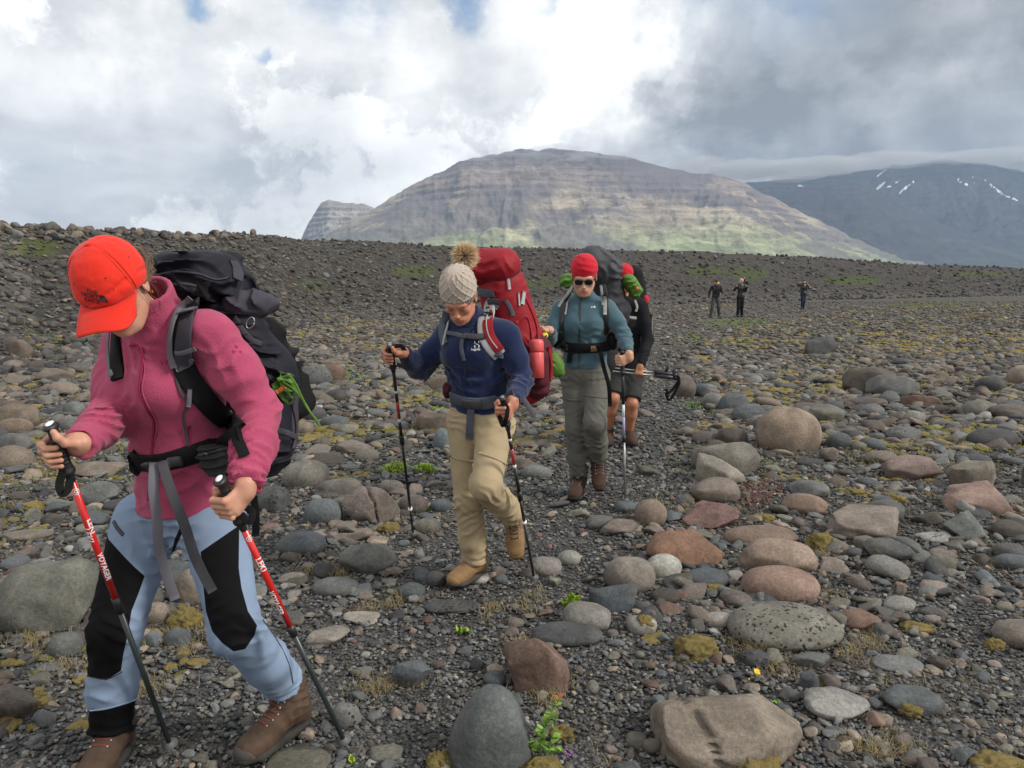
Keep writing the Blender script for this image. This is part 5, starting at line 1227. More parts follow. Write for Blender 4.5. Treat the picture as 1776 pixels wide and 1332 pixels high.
    for i in range(nu):
        a = (i / (nu - 1) * 2 - 1); ang = a * 1.12
        bx, by = .086 * math.sin(ang), .004 - .106 * math.cos(ang); ex, ey = .083 * math.sin(ang * 1.12) , -.108 - .078 * (max(0, 1 - abs(a) ** 3.2)) ** .5
        for j in range(nv):
            v = j / (nv - 1); x = bx + (ex - bx) * v; y = by + (min(ey, by) - by) * v; z = .014 - .020 * v - 3.2 * x * x * (.35 + .65 * v) + .004 * math.sin(v * 3.1)
            top_.append((x, y, z)); bot_.append((x * .995, y, z - .0035))
    V = np.array(top_ + bot_); n_ = len(top_); q = np.arange(nu * nv).reshape(nu, nv); F1 = np.stack([q[:-1, :-1], q[1:, :-1], q[1:, 1:], q[:-1, 1:]], -1).reshape(-1, 4)
    edge = list(q[0, :]) + list(q[1:, -1]) + list(q[-1, :-1][::-1]) + list(q[:-1, 0][::-1])[:-1]
    Fe = np.array([[edge[i], edge[(i + 1) % len(edge)], edge[(i + 1) % len(edge)] + n_, edge[i] + n_] for i in range(len(edge))])
    brim = part('brim', xf((V, np.concatenate([F1, F1[:, ::-1] + n_, Fe])), Mh, C_, .98), M_RED, root, cap)
    bcap = bvh_of(*KV)
    # stitching along the brim edge and seam, eyelets, button
    def on_cap(th, z, o_=.001):
        d = np.array([math.sin(th), -math.cos(th), 0]); p = np.array([0, .008, z]); a = Mh @ (p * .98) + C_; dr = Mh @ d; h_ = bcap.ray_cast(Vector(a + dr * .2), Vector(-dr)); return A_(h_[0]) + dr * o_ if h_[0] is not None else a
    for th in (-.95, .95):
        for dth in (-.035, .035): part('stitching', tube_VF([on_cap(th + dth * (1 + z * 8), z) for z in np.linspace(.02, .128, 14)], .0007, 5), M_REDD, root, cap)
    part('stitching', tube_VF([on_cap(a, .014 - 3.0 * (.086 * math.sin(a)) ** 2 + .004) for a in np.linspace(-1.1, 1.1, 26)], .0012, 5), M_REDD, root, cap)
    for th, z in ((.45, .085), (-.45, .085), (1.5, .085)):
        c_ = on_cap(th, z); cyl_between('eyelet', c_, c_ + unit(c_ - C_) * .001, .0022, .0015, M_ZIP, root, cap, 10)
    cb_ = Mh @ (A_([0, .008, .1395]) * .98) + C_; part('button', tube_VF([cb_ - Mh[:, 2] * .004, cb_, cb_ + Mh[:, 2] * .003, cb_ + Mh[:, 2] * .004], [.009, .009, .008, .004], 14), M_RED, root, cap)
    V, F = text_mesh('THE\nNORTH\nFACE', .0165, .0004, 0, 1.0); V[:, 0] *= 1.0
    lg = P(*proj(C_ + Mh @ A_([.006, -.105, .045])), 2.0); lp = proj(loc((.004, -.105, .047)))
    xr = V[:, 0].max()
    print_on('lettering', V - A_([.010, 0, 0]), F, lp, [bcap], M_ZIP, root, -.02, cap)
    # half-dome of three quarter-arc bands right of the words
    Vd, Fd = [], []
    for (r0, r1) in ((.0, .0055), (.0068, .0125), (.0138, .0195)):
        m = 12; k0 = len(Vd)
        for r_ in (r0, r1):
            for i in range(m): a = i / (m - 1) * math.pi / 2; Vd.append((r_ * math.sin(a), r_ * math.cos(a), 0))
        Fd += [(k0 + i, k0 + i + 1, k0 + m + i + 1, k0 + m + i) for i in range(m - 1)]
    Vd = A_(Vd) + A_([.009, -.011, 0]); print_on('logo', Vd, Fd, lp, [bcap], M_ZIP, root, -.02, cap)
    # --- hair: gathered behind the ear into a low loose bun, loose strands
    s = SDF((-.12, -.10, -.16), (.13, .19, .13), .003)
    s.ell((0, .035, .005), (.081, .078, .075), k=.02).ell((.0, .118, .03), (.034, .034, .040), k=.02).ell((0, .085, -.045), (.05, .03, .03), k=.03)
    s.ell((.074, .0, .004), (.010, .034, .016), k=.01)
    s.ell((0, -.06, -.05), (.2, .075, .12), k=.004, op='sub')
    s.disp(lambda p: .0028 * vnoise(p[:, 0] * 60, p[:, 1] * 14, p[:, 2] * 130 + p[:, 1] * 60, 3) + .002 * vnoise(p[:, 0] * 160, p[:, 1] * 30, p[:, 2] * 320, 5), .012)
    hair = part('hair', xf(s.mesh(), Mh, C_, .98), M_HAIR, root)
    rg = np.random.default_rng(5); Vs, Fs, o_ = [], [], 0
    for i in range(120):
        a = rg.uniform(0, 1); st_ = A_([.070 + rg.normal() * .006, -.02 + .09 * a, .012 - .02 * rg.random()]); en = A_([.02 + .05 * rg.random(), .115 + rg.normal() * .012, .02 + rg.normal() * .03]); md = (st_ + en) / 2 + A_([.022, 0, .006 * rg.normal() - .006])
        if i > 113: en = st_ + A_([rg.normal() * .012 + .006, .02 + rg.normal() * .015, -.11 - .04 * rg.random()]); md = (st_ + en) / 2 + A_([.012 + rg.normal() * .006, .01 * rg.normal(), 0])
        elif i > 60: ang = rg.uniform(0, 6.28); rr = .036; st_ = A_([rr * math.cos(ang), .118 + .02 * rg.random(), .03 + .04 * math.sin(ang)]); en = A_([rr * math.cos(ang + 1.2), .118 + .02 * rg.random(), .03 + .04 * math.sin(ang + 1.2)]); md = (st_ + en) / 2 * A_([1.2, 1.06, 1.1])
        c_ = catmull([loc(st_), loc(md), loc(en)], 4); V, F = tube_VF(c_, .0007, 4); Vs.append(V); Fs += [tuple(k + o_ for k in f_) for f_ in F]; o_ += len(V)
    part('hair_strands', (np.concatenate(Vs), Fs), plain_mat('light_hair', (.15, .092, .05), .5), root, hair)
    er = loc((.086, .006, -.036)); part('earring', tube_VF([er + .0035 * A_([math.cos(a), 0, math.sin(a)]) for a in np.linspace(0, 6.28, 14)], .0009, 5), M_GOLD, root)
    # ================= backpack
    rp = empty('backpack', tuple(A_(P(440, 800, 2.6)))); tag(rp, 'dark navy and grey backpack worn by the pink-fleeced hiker, green straps dangling', 'backpack', 'backpacks')
    bk = -fwd
    b0 = A_(P(372, 560, 2.50)); b1 = A_(P(415, 660, 2.54)); b2 = A_(P(440, 778, 2.50)); sd_ = side
    s = SDF(np.min([b0, b2], 0) - .25, np.max([b0, b2], 0) + A_([.3, .3, .3]), .006)
    s.ecap(b0 + bk * .02, b1 + bk * .04, (.150, .115), (.165, .130), sd_, .05).ecap(b1 + bk * .04, b2 + bk * .0, (.165, .130), (.135, .105), sd_, .05)
    s.disp(folds((b0 + sd_ * .1, A_([.3, 0, 1]), .10, .010, .03), (b1 + sd_ * .1, A_([.8, 0, 1]), .13, .008, .05), (b2 + sd_ * .1, A_([0, 0, 1]), .1, .007, .04), fb_amp=.008, fb_s=9, seed=31), .03)
    B1 = s.mesh(); main = part('main_bag', B1, M_NAVYP, rp)
    lc = A_(P(335, 482, 2.50)); s = SDF(lc - .26, lc + .26, .0055); ML = np.stack([sd_, bk, np.cross(sd_, bk)], 1); 
    s.ell(lc, (.168, .145, .086), ML, k=.02, pw=2.6).ell(lc + A_([.05, .02, -.035]), (.13, .13, .045), ML, k=.03, pw=2.4)
    s.disp(folds((lc + A_([0, -.13, .02]), A_([.1, 0, 1]), .12, .008, .05), (lc + A_([.1, 0, 0]), A_([1, 0, .5]), .1, .009, .045), fb_amp=.010, fb_s=9, seed=33), .03)
    B2 = s.mesh(); lid = part('lid', B2, M_NAVYP, rp)
    cc = A_(P(388, 528, 2.40)); s = SDF(cc - .16, cc + .16, .005); s.ell(cc + bk * .11 + A_([-.01, 0, -.005]), (.085, .10, .048), ML, k=.02)
    s.disp(folds((cc, A_([.7, .1, .6]), .10, .006, .045), fb_amp=.012, fb_s=16, seed=35), .03); part('collar', s.mesh(), M_GREYP, rp)
    pc = A_(P(478, 655, 2.60)); s = SDF(pc - .30, pc + .30, .006); s.ecap(pc + A_([-.05, 0, .15]), pc + A_([.035, 0, -.10]), (.05, .10), (.062, .12), sd_, .03)
    s.disp(folds((pc, A_([.5, 0, 1]), .2, .008, .06), fb_amp=.007, fb_s=10, seed=36), .03); B3 = s.mesh(); part('side_pocket', B3, M_BLACKC, rp)
    pg = A_(P(482, 745, 2.52)); s = SDF(pg - .2, pg + .2, .006); s.ecap(pg + A_([-.005, 0, .12]), pg + A_([-.005, 0, -.06]), (.055, .09), (.05, .08), sd_, .03); s.disp(folds((pg, A_([.2, 0, 1]), .14, .008, .045), fb_amp=.005, fb_s=10, seed=37), .03); B4 = s.mesh(); part('bottom_panel', B4, M_GREYP, rp)
    b1_, b2_, b3_, b4_ = bvh_of(*B1), bvh_of(*B2), bvh_of(*B3), bvh_of(*B4); allb = [b1_, b2_, b3_, b4_]
    strap('lid_piping', [(265, 478), (310, 470), (345, 476), (372, 486), (398, 482)], .006, .004, M_GREYP, rp, [b2_], parent=lid)
    strap('lid_zip', [(272, 496), (320, 492), (360, 502)], .009, .004, M_GREYD, rp, [b2_], parent=lid)
    strap('lid_patch', [(404, 452), (412, 470), (412, 486)], .034, .004, M_GREYP, rp, [b2_], parent=lid)
    strap('compression_strap', [(405, 548), (430, 585), (455, 598)], .018, .004, M_GREYP, rp, allb); strap('compression_strap', [(400, 570), (425, 600), (462, 640)], .014, .004, M_GREYD, rp, allb)
    strap('compression_strap', [(478, 745), (500, 752), (515, 760)], .020, .004, M_GREYP, rp, allb, dflt=2.45); strap('compression_strap', [(506, 700), (514, 740), (508, 780)], .012, .004, M_GREYP, rp, allb, dflt=2.5)
    cl_ = A_(P(434, 560, 2.36)); part('carabiner', tube_VF([cl_ + .017 * A_([.7 * math.cos(a) + .3 * math.sin(a), 0, math.sin(a)]) for a in np.linspace(0, 6.28, 20)], .002, 6), M_STEEL, rp)
    # shoulder straps, belt
    ja = [bj] + allb
    strap('shoulder_strap', [(352, 500), (338, 520), (325, 545), (317, 580), (315, 612), (322, 645), (340, 675), (368, 708), (398, 738)], .062, .014, M_BLACKC, rp, [bj, b1_], sub=6, sm=5)
    strap('strap_panel', [(346, 516), (332, 545), (327, 580), (322, 612), (322, 636)], .050, .005, M_GREYP, rp, [bj, b1_], off=.0155, sm=6)
    strap('strap_band', [(318, 549), (345, 544)], .012, .004, M_GREYS, rp, [bj], off=.019); strap('strap_band', [(312, 606), (343, 602)], .014, .004, M_GREYS, rp, [bj], off=.019)
    strap('strap_webbing', [(330, 517), (316, 535), (306, 570), (302, 610), (300, 643)], .018, .003, M_GREYS, rp, [bj], off=.021, sm=6)
    strap('strap_webbing', [(303, 645), (325, 630), (338, 615)], .014, .003, M_GREYS, rp, [bj], off=.016); 
    strap('load_strap', [(398, 738), (412, 762), (424, 790)], .030, .004, M_BLACKC, rp, [bj, b1_], off=.006)
    strap('buckle', [(400, 718), (410, 728), (418, 742)], .036, .010, M_BUCK, rp, [bj, b1_], off=.010)
    strap('sternum_cord', [(303, 645), (312, 680), (326, 698), (318, 720), (325, 760), (331, 800)], .008, .003, M_GREYD, rp, [bj], off=.004)
    strap('toggle', [(328, 676), (327, 690), (326, 702)], .013, .010, M_GREYS, rp, [bj], off=.006)
    strap('shoulder_strap', [(206, 574), (204, 600), (205, 630), (207, 658)], .040, .014, M_BLACKC, rp, [bj], sm=4); strap('strap_webbing', [(199, 572), (197, 610), (200, 655)], .016, .004, M_GREYS, rp, [bj], off=.016, sm=4)
    strap('belt', [(226, 799), (240, 800), (262, 803), (290, 800), (315, 793), (350, 782), (390, 768), (418, 756)], .060, .012, M_BLACKC, rp, [bj], sub=5, sm=6)
    bc = A_(P(383, 803, 2.16)); s = SDF(bc - .14, bc + .14, .0045); Mp = np.stack([unit(A_([.93, -.2, .18])), unit([.2, .95, 0]), [0, 0, 1]], 1); s.ell(bc + A_([-.005, .03, 0]), (.072, .040, .050), Mp, k=.02, pw=2.8)
    s.disp(folds((bc, A_([.3, 0, 1]), .09, .006, .03), fb_amp=.004, fb_s=16, seed=51), .02); PV = s.mesh(); pch = part('belt_pouch', PV, M_MESH, rp); bp_ = bvh_of(*PV)
    strap('pouch_zip', [(345, 790), (375, 782), (410, 774)], .010, .004, M_ZIP, rp, [bp_, bj], parent=pch); strap('zip_pull', [(355, 783), (361, 785)], .006, .005, M_STEEL, rp, [bp_, bj], off=.003, parent=pch)
    bc = A_(P(240, 802, 2.30)); s = SDF(bc - .09, bc + .09, .004); s.ell(bc + A_([0, .02, 0]), (.032, .045, .045), k=.02, pw=2.6); s.disp(folds((bc, A_([1, 0, .2]), .06, .005, .02), fb_amp=.004, fb_s=18, seed=52), .02); part('belt_pouch', s.mesh(), M_BLACKC, rp)
    strap('buckle', [(262, 803), (280, 802), (294, 800)], .036, .014, M_BUCK, rp, [bj], off=.013); strap('buckle', [(298, 798), (318, 794)], .030, .010, M_GREYD, rp, [bj], off=.013)
    strap('hanging_strap', [P(268, 802, 2.15), P(266, 850, 2.12), P(272, 900, 2.12), P(276, 950, 2.13), P(288, 995, 2.15), P(304, 1040, 2.17)], .028, .0025, M_GREYS, rp)
    strap('hanging_strap', [P(280, 800, 2.15), P(296, 850, 2.11), P(318, 905, 2.09), P(336, 960, 2.09), P(352, 995, 2.10), P(369, 1026, 2.12)], .028, .0025, M_GREYD, rp)
    strap('hanging_strap', [P(440, 860, 2.3), P(444, 900, 2.32), P(443, 930, 2.34)], .022, .003, M_BLACKC, rp)
    # green cloth and dangling straps
    gc_ = A_(P(495, 672, 2.44)); s = SDF(gc_ - .09, gc_ + .09, .004); s.ell(gc_, (.030, .022, .034), k=.01); s.disp(folds((gc_, A_([.6, 0, .8]), .06, .010, .02), fb_amp=.009, fb_s=25, seed=61), .02); part('green_strap_bundle', s.mesh(), M_GRN, rp)
    for i, (pts) in enumerate([[(488, 655), (502, 652), (514, 668), (524, 690), (536, 712), (552, 732)], [(490, 662), (510, 676), (528, 698), (540, 718), (555, 738)], [(484, 680), (500, 700), (512, 690)]]):
        strap('green_strap', [P(a, b_, 2.40 + .01 * i) for a, b_ in pts], .007, .002, M_GRN, rp)
    strap('orange_patch', [P(480, 680, 2.405), P(494, 672, 2.403)], .014, .004, M_ORG, rp)
    # poles
    mats = dict(grip=M_BLK, cap=M_WHITE, red=M_RPOLE, dark=M_DPOLE, blk=M_BLK, basket=M_BASK, steel=M_STEEL, strap=M_BLACKC, print=M_WHITE)
    sg = [(.12, .50, .0095, 'red'), (.495, .53, .0125, 'blk'), (.53, .96, .0082, 'dark')]
    def fr_of(top, tip, px, py):   # fraction along the pole seen at this photo point
        best = min(np.linspace(0, 1, 400), key=lambda t: math.hypot(proj(top + (tip - top) * t)[0] - px, proj(top + (tip - top) * t)[1] - py)); return best
    f_red1 = fr_of(p1t, p1b, 203, 1035); f_ring = fr_of(p1t, p1b, 127, 852); f_le = fr_of(p1t, p1b, 152, 912); f_vo = fr_of(p1t, p1b, 175, 982)
    sg1 = [(.12, f_red1, .0098, 'red'), (f_red1, f_red1 + .045, .0122, 'blk'), (f_red1 + .045, .96, .0084, 'dark')]
    pole(p1t, p1b, 'red pole with white lettering in the pink-fleeced hiker\'s right fist, furthest left', sg1, mats=mats, letters=[('@ring', f_ring, .75, .0098, 0, 0), ('LEKI', f_le, .026, .0098, .15, .9), ('LEKI', f_le + .02, .026, .0098, .15, -1.1), ('VOYAGER', f_vo, .0215, .0098, .15, .15)],
         strap_pts=[P(110, 815, 1.99), P(103, 840, 1.98), P(108, 856, 1.97), P(118, 848, 1.985), P(122, 830, 2.0)])
    f_red2 = fr_of(p2t, p2b, 504, 1085); f_ring = fr_of(p2t, p2b, 430, 932); f_le = fr_of(p2t, p2b, 454, 975); f_vo = fr_of(p2t, p2b, 484, 1040)
    sg2 = [(.12, f_red2, .0098, 'red'), (f_red2, f_red2 + .035, .0122, 'blk'), (f_red2 + .035, .96, .0084, 'dark')]
    pole(p2t, p2b, 'red pole with white lettering in the pink-fleeced hiker\'s left hand', sg2, mats=mats, letters=[('@ring', f_ring, .7, .0098, 0, .3), ('LEKI', f_le, .027, .0098, .15, .1), ('VOYAGER', f_vo, .021, .0098, .15, -.75)],
         strap_pts=[P(418, 892, 2.0), P(432, 905, 2.01), P(438, 890, 2.02), P(428, 880, 2.03)])
hiker_pink()
# ------------------------------------------------------------------ the other hikers
M_NAVY = cloth_mat('navy_fleece', (.009, .017, .058), .9, .12, 300, .001, .2, .003); M_TEAL = cloth_mat('teal_fleece', (.057, .108, .134), .9, .10, 300, .001, .2, .003)
M_BEIGE = cloth_mat('beige_trouser', (.36, .285, .175), .85, .08, 260, .0006, 0, .006, None, 12); M_OLIVE = cloth_mat('grey_trouser', (.115, .112, .098), .85, .1, 260, .0006, 0, .006, None, 12)
M_KNIT = cloth_mat('beige_knit', (.40, .335, .28), 1, .14, 420, .002, .3); M_RPACK = cloth_mat('red_nylon', (.23, .010, .017), .6, .16, 120, .0006, 0, .006, None, 11); M_RPACKD = cloth_mat('maroon_nylon', (.070, .012, .018), .7, .2, 120, .0006, 0, .004)
M_TAN = cloth_mat('tan_nubuck', (.25, .150, .072), .75, .2, 70, .001); M_TANS = cloth_mat('tan_rubber', (.07, .06, .05), .85, .2, 70, .001); M_TLACE = plain_mat('tan_lace', (.18, .11, .06), .8)
M_BANDANA = cloth_mat('red_bandana', (.46, .010, .024), .8, .1, 200, .0006, .1, .004, None, 16); M_GLASS = plain_mat('dark_lens', (.006, .006, .007), .12, 0, .6)
M_PKGREY = cloth_mat('charcoal_pack', (.024, .025, .029), .65, .2, 100, .0008, 0, .006, None, 10); M_LSTRAP = cloth_mat('light_grey_strap', (.33, .33, .33), .7, .08, 300)
M_BELT = cloth_mat('slate_webbing', (.075, .085, .105), .7, .1, 400); M_BOTTLE = plain_mat('coral_bottle', (.62, .085, .085), .35); M_GREYM = plain_mat('silver_shaft', (.30, .30, .31), .35, .7); M_BLUEP = plain_mat('blue_white_shaft', (.30, .34, .55), .4)
M_YEL = plain_mat('yellow_plastic', (.75, .62, .03), .5); M_DBOOT = cloth_mat('dark_brown_boot', (.062, .036, .026), .75, .25, 60, .001)
M_BLK_SH = cloth_mat('black_shirt', (.010, .010, .012), .9, .2, 200, .0006, 0, .004); M_SHORT = cloth_mat('charcoal_shorts', (.035, .036, .036), .85, .15, 200, .0006, 0, .004)
def hf_(top, tip, yaw):
    z = -unit(tip - top); fw = A_([math.sin(yaw), -math.cos(yaw), 0]); y = -unit(fw - z * (fw @ z)); x = np.cross(y, z); return np.stack([x, y, z], 1)
def body_of(root, sp, skin, h=.012):
    """sp: joints. Builds the single body mesh, jacket and trousers; returns BVHs"""
    pel, wst, chs, nb = sp['pel'], sp['wst'], sp['chs'], sp['nb']; sh, el, hip, kn, an = sp['sh'], sp['el'], sp['hip'], sp['kn'], sp['an']; W = sp.get('W', 1.0)
    side = unit(sh[1] - sh[0]); fwd = -unit(np.cross([0, 0, 1], side)); fwd = fwd if fwd[1] < 0 else -fwd; sp['side'], sp['fwd'] = side, fwd
    Mh = frame_of(sp['f'], [0, 0, 1]); sp['Mh'] = Mh; C_ = sp['C']; hs = sp.get('hs', .98); hv = sp.get('hh', .004)
    pieces = [xf(head_VF(hv, tuple(Mh.T @ (nb - C_)), .048, sp.get('female', True)), Mh, C_, hs)]
    wr = [None, None]
    for i, hd in enumerate(sp['hands']):
        Mx, g, kw = hd; b_ = -1 if kw.get('back') else 1; g_ = -1 if kw.get('mirror') else 1
        Wl = A_(kw.get('Wl', (.060, .014, .008))); Wp = Mx @ (Wl * A_([g_, b_, 1])) + g; wr[i] = Wp + unit(el[i] - Wp) * .004
        pieces.append(grip_hand(Mx, g, wr[i] + unit(el[i] - wr[i]) * .02, h=kw.get('h', .0028), Wl=tuple(Wl), back=kw.get('back', False), mirror=kw.get('mirror', False), thumb_up=kw.get('thumb_up', True)))
    sp['wr'] = wr; allp = np.array([pel, wst, chs, nb] + sh + el + wr + hip + kn + an)
    s = SDF(allp.min(0) - .15, allp.max(0) + .15, .011)
    s.ecap(pel, wst, (.13, .09), (.10, .07), side).ecap(wst, chs, (.10, .07), (.12, .08), side).cone(chs, nb, .08, .045).cone(sh[0], sh[1], .035, .035)
    for i in (0, 1): s.chain([sh[i], el[i], wr[i]], [.034, .028, .022], .02)
    if sp.get('bare'):
        for i in (0, 1): s.chain([hip[i], kn[i], kn[i] * .65 + an[i] * .35, an[i]], [.075, .055, .058, .038], .02)
    else:
        for i in (0, 1): s.chain([hip[i], kn[i], an[i]], [.05, .03, .025], .02)
    pieces.append(s.mesh()); part('body', merge(*pieces), skin, root)
    # upper garment
    up = np.array([pel, wst, chs, nb] + sh + el + wr); s = SDF(up.min(0) - .17, up.max(0) + .17, sp.get('jh', .0065))
    pw = sp.get('tw', ((.160, .118), (.135, .105), (.158, .118)))
    pw = [(a * W, b_ * W) for a, b_ in pw]
    s.ecap(pel + A_([0, 0, -.02]), wst, pw[0], pw[1], side, .05).ecap(wst, chs, pw[1], pw[2], side, .06).ecap(chs, nb - A_([0, 0, .02]), pw[2], (.082, .072), side, .06)
    s.cone(sh[0] + side * .035, sh[1] - side * .035, .056 * W, .056 * W, .07)
    if sp.get('female', True):
        for q in (-1, 1): s.ell(chs + fwd * .078 + side * q * .064 + A_([0, 0, -.01]), (.056, .052, .056), k=.05)
    for i in (0, 1):
        s.chain([sh[i], (sh[i] + el[i]) / 2, el[i]], [.056 * W, .054 * W, .049 * W], .04); s.chain([el[i], (el[i] + wr[i]) / 2, wr[i]], [.049 * W, .044 * W, .036 * W], .03)
    for i in (0, 1): s.cone(nb - A_([0, 0, .01]), sh[i] * .75 + nb * .25, .058 * W, .054 * W, .05)
    cd = unit(C_ + A_([0, .03, -.02]) - nb); ct = nb + cd * sp.get('collar', .06)
    s.cone(nb - cd * .02, ct, .074, .064, .035); s.cone(nb + cd * .03, ct + cd * .08, .050, .056, .006, 'sub'); s.plane_near(ct + cd * .01, cd, .11)
    for i in (0, 1): ax = unit(wr[i] - el[i]); s.plane_near(wr[i] + ax * .01, ax, .075); s.cone(wr[i] - ax * .02, wr[i] + ax * .06, .026, .03, .004, 'sub')
    hem = sp['hem']; s.plane(hem, (0, 0, -1)); s.ecap(hem + A_([0, 0, -.02]), hem + A_([0, 0, .03]), (pw[0][0] - .012, pw[0][1] - .012), (pw[0][0] - .03, pw[0][1] - .03), side, .004, 'sub')
    R1 = []
    for i in (0, 1): R1 += [(el[i], el[i] - sh[i], .09, .006, .044), (el[i] * .5 + wr[i] * .5, wr[i] - el[i], .09, .006, .040), (wr[i] * .9 + el[i] * .1, wr[i] - el[i], .05, .006, .020)]
    R1 += [(wst, A_([.15, 0, 1]), .15, .010, .05), (chs, A_([.5, 0, .8]), .12, .005, .05)]
    s.disp(folds(*R1, fb_amp=.006, fb_s=9, seed=sp['seed']), .03); J = s.mesh(); jk = part(sp['jname'], J, sp['jmat'], root)
    # lower garment
    lo = np.array([pel] + hip + kn + an); s = SDF(lo.min(0) - .14, lo.max(0) + .16, sp.get('th', .0065))
    tr = sp.get('tr', (.092, .074, .068, .062)); s.ecap(pel + A_([0, 0, .05]), pel + A_([0, 0, -.05]), (.148 * W, .105 * W), (.158 * W, .112 * W), side, .04)
    if sp.get('bare'):
        for i in (0, 1):
            k_ = kn[i] + unit(hip[i] - kn[i]) * .05; s.chain([hip[i], k_], [.095, .088], .04); ax = unit(kn[i] - hip[i]); s.plane_near(k_ + ax * .01, ax, .14)
    else:
        for i in (0, 1):
            s.chain([hip[i], kn[i]], [tr[0], tr[1]], .04).chain([kn[i], kn[i] * .4 + an[i] * .6, an[i]], [tr[1], tr[2], tr[3]], .03)
            ax = unit(an[i] - kn[i]); s.plane_near(an[i], ax, .12); s.cone(an[i] - ax * .02, an[i] + ax * .1, tr[3] - .012, tr[3] - .008, .004, 'sub')
    RT_ = []
    for i in (0, 1): RT_ += [(kn[i], kn[i] - hip[i], .09, .009, .035), (kn[i] * .4 + an[i] * .6, an[i] - kn[i], .09, .008, .042), (an[i], an[i] - kn[i], .07, .009, .028), (hip[i], A_([.3, 0, 1]), .11, .008, .04)]
    s.disp(folds(*RT_, fb_amp=.006, fb_s=10, seed=sp['seed'] + 9), .03); T_ = s.mesh(); tk = part(sp['tname'], T_, sp['tmat'], root)
    return dict(J=J, T=T_, bj=bvh_of(*J), bt=bvh_of(*T_), jacket=jk, trousers=tk)
def pack_from(name, label, caps, mat, seed, base, lidspec=None, h=.008, parts_extra=()):
    rp = empty('backpack', tuple(base)); tag(rp, label, 'backpack', 'backpacks'); bv = []
    for nm, prims, m_, ff in caps:
        pts = np.array([p for pr in prims for p in (pr[0], pr[1])]); s = SDF(pts.min(0) - .24, pts.max(0) + .24, h)
        for a, b_, wa, wb, sd_ in prims: s.ecap(a, b_, wa, wb, sd_, .04)
        s.disp(ff, .03); V = s.mesh(); part(nm, V, m_, rp); bv.append(bvh_of(*V))
    return rp, bv

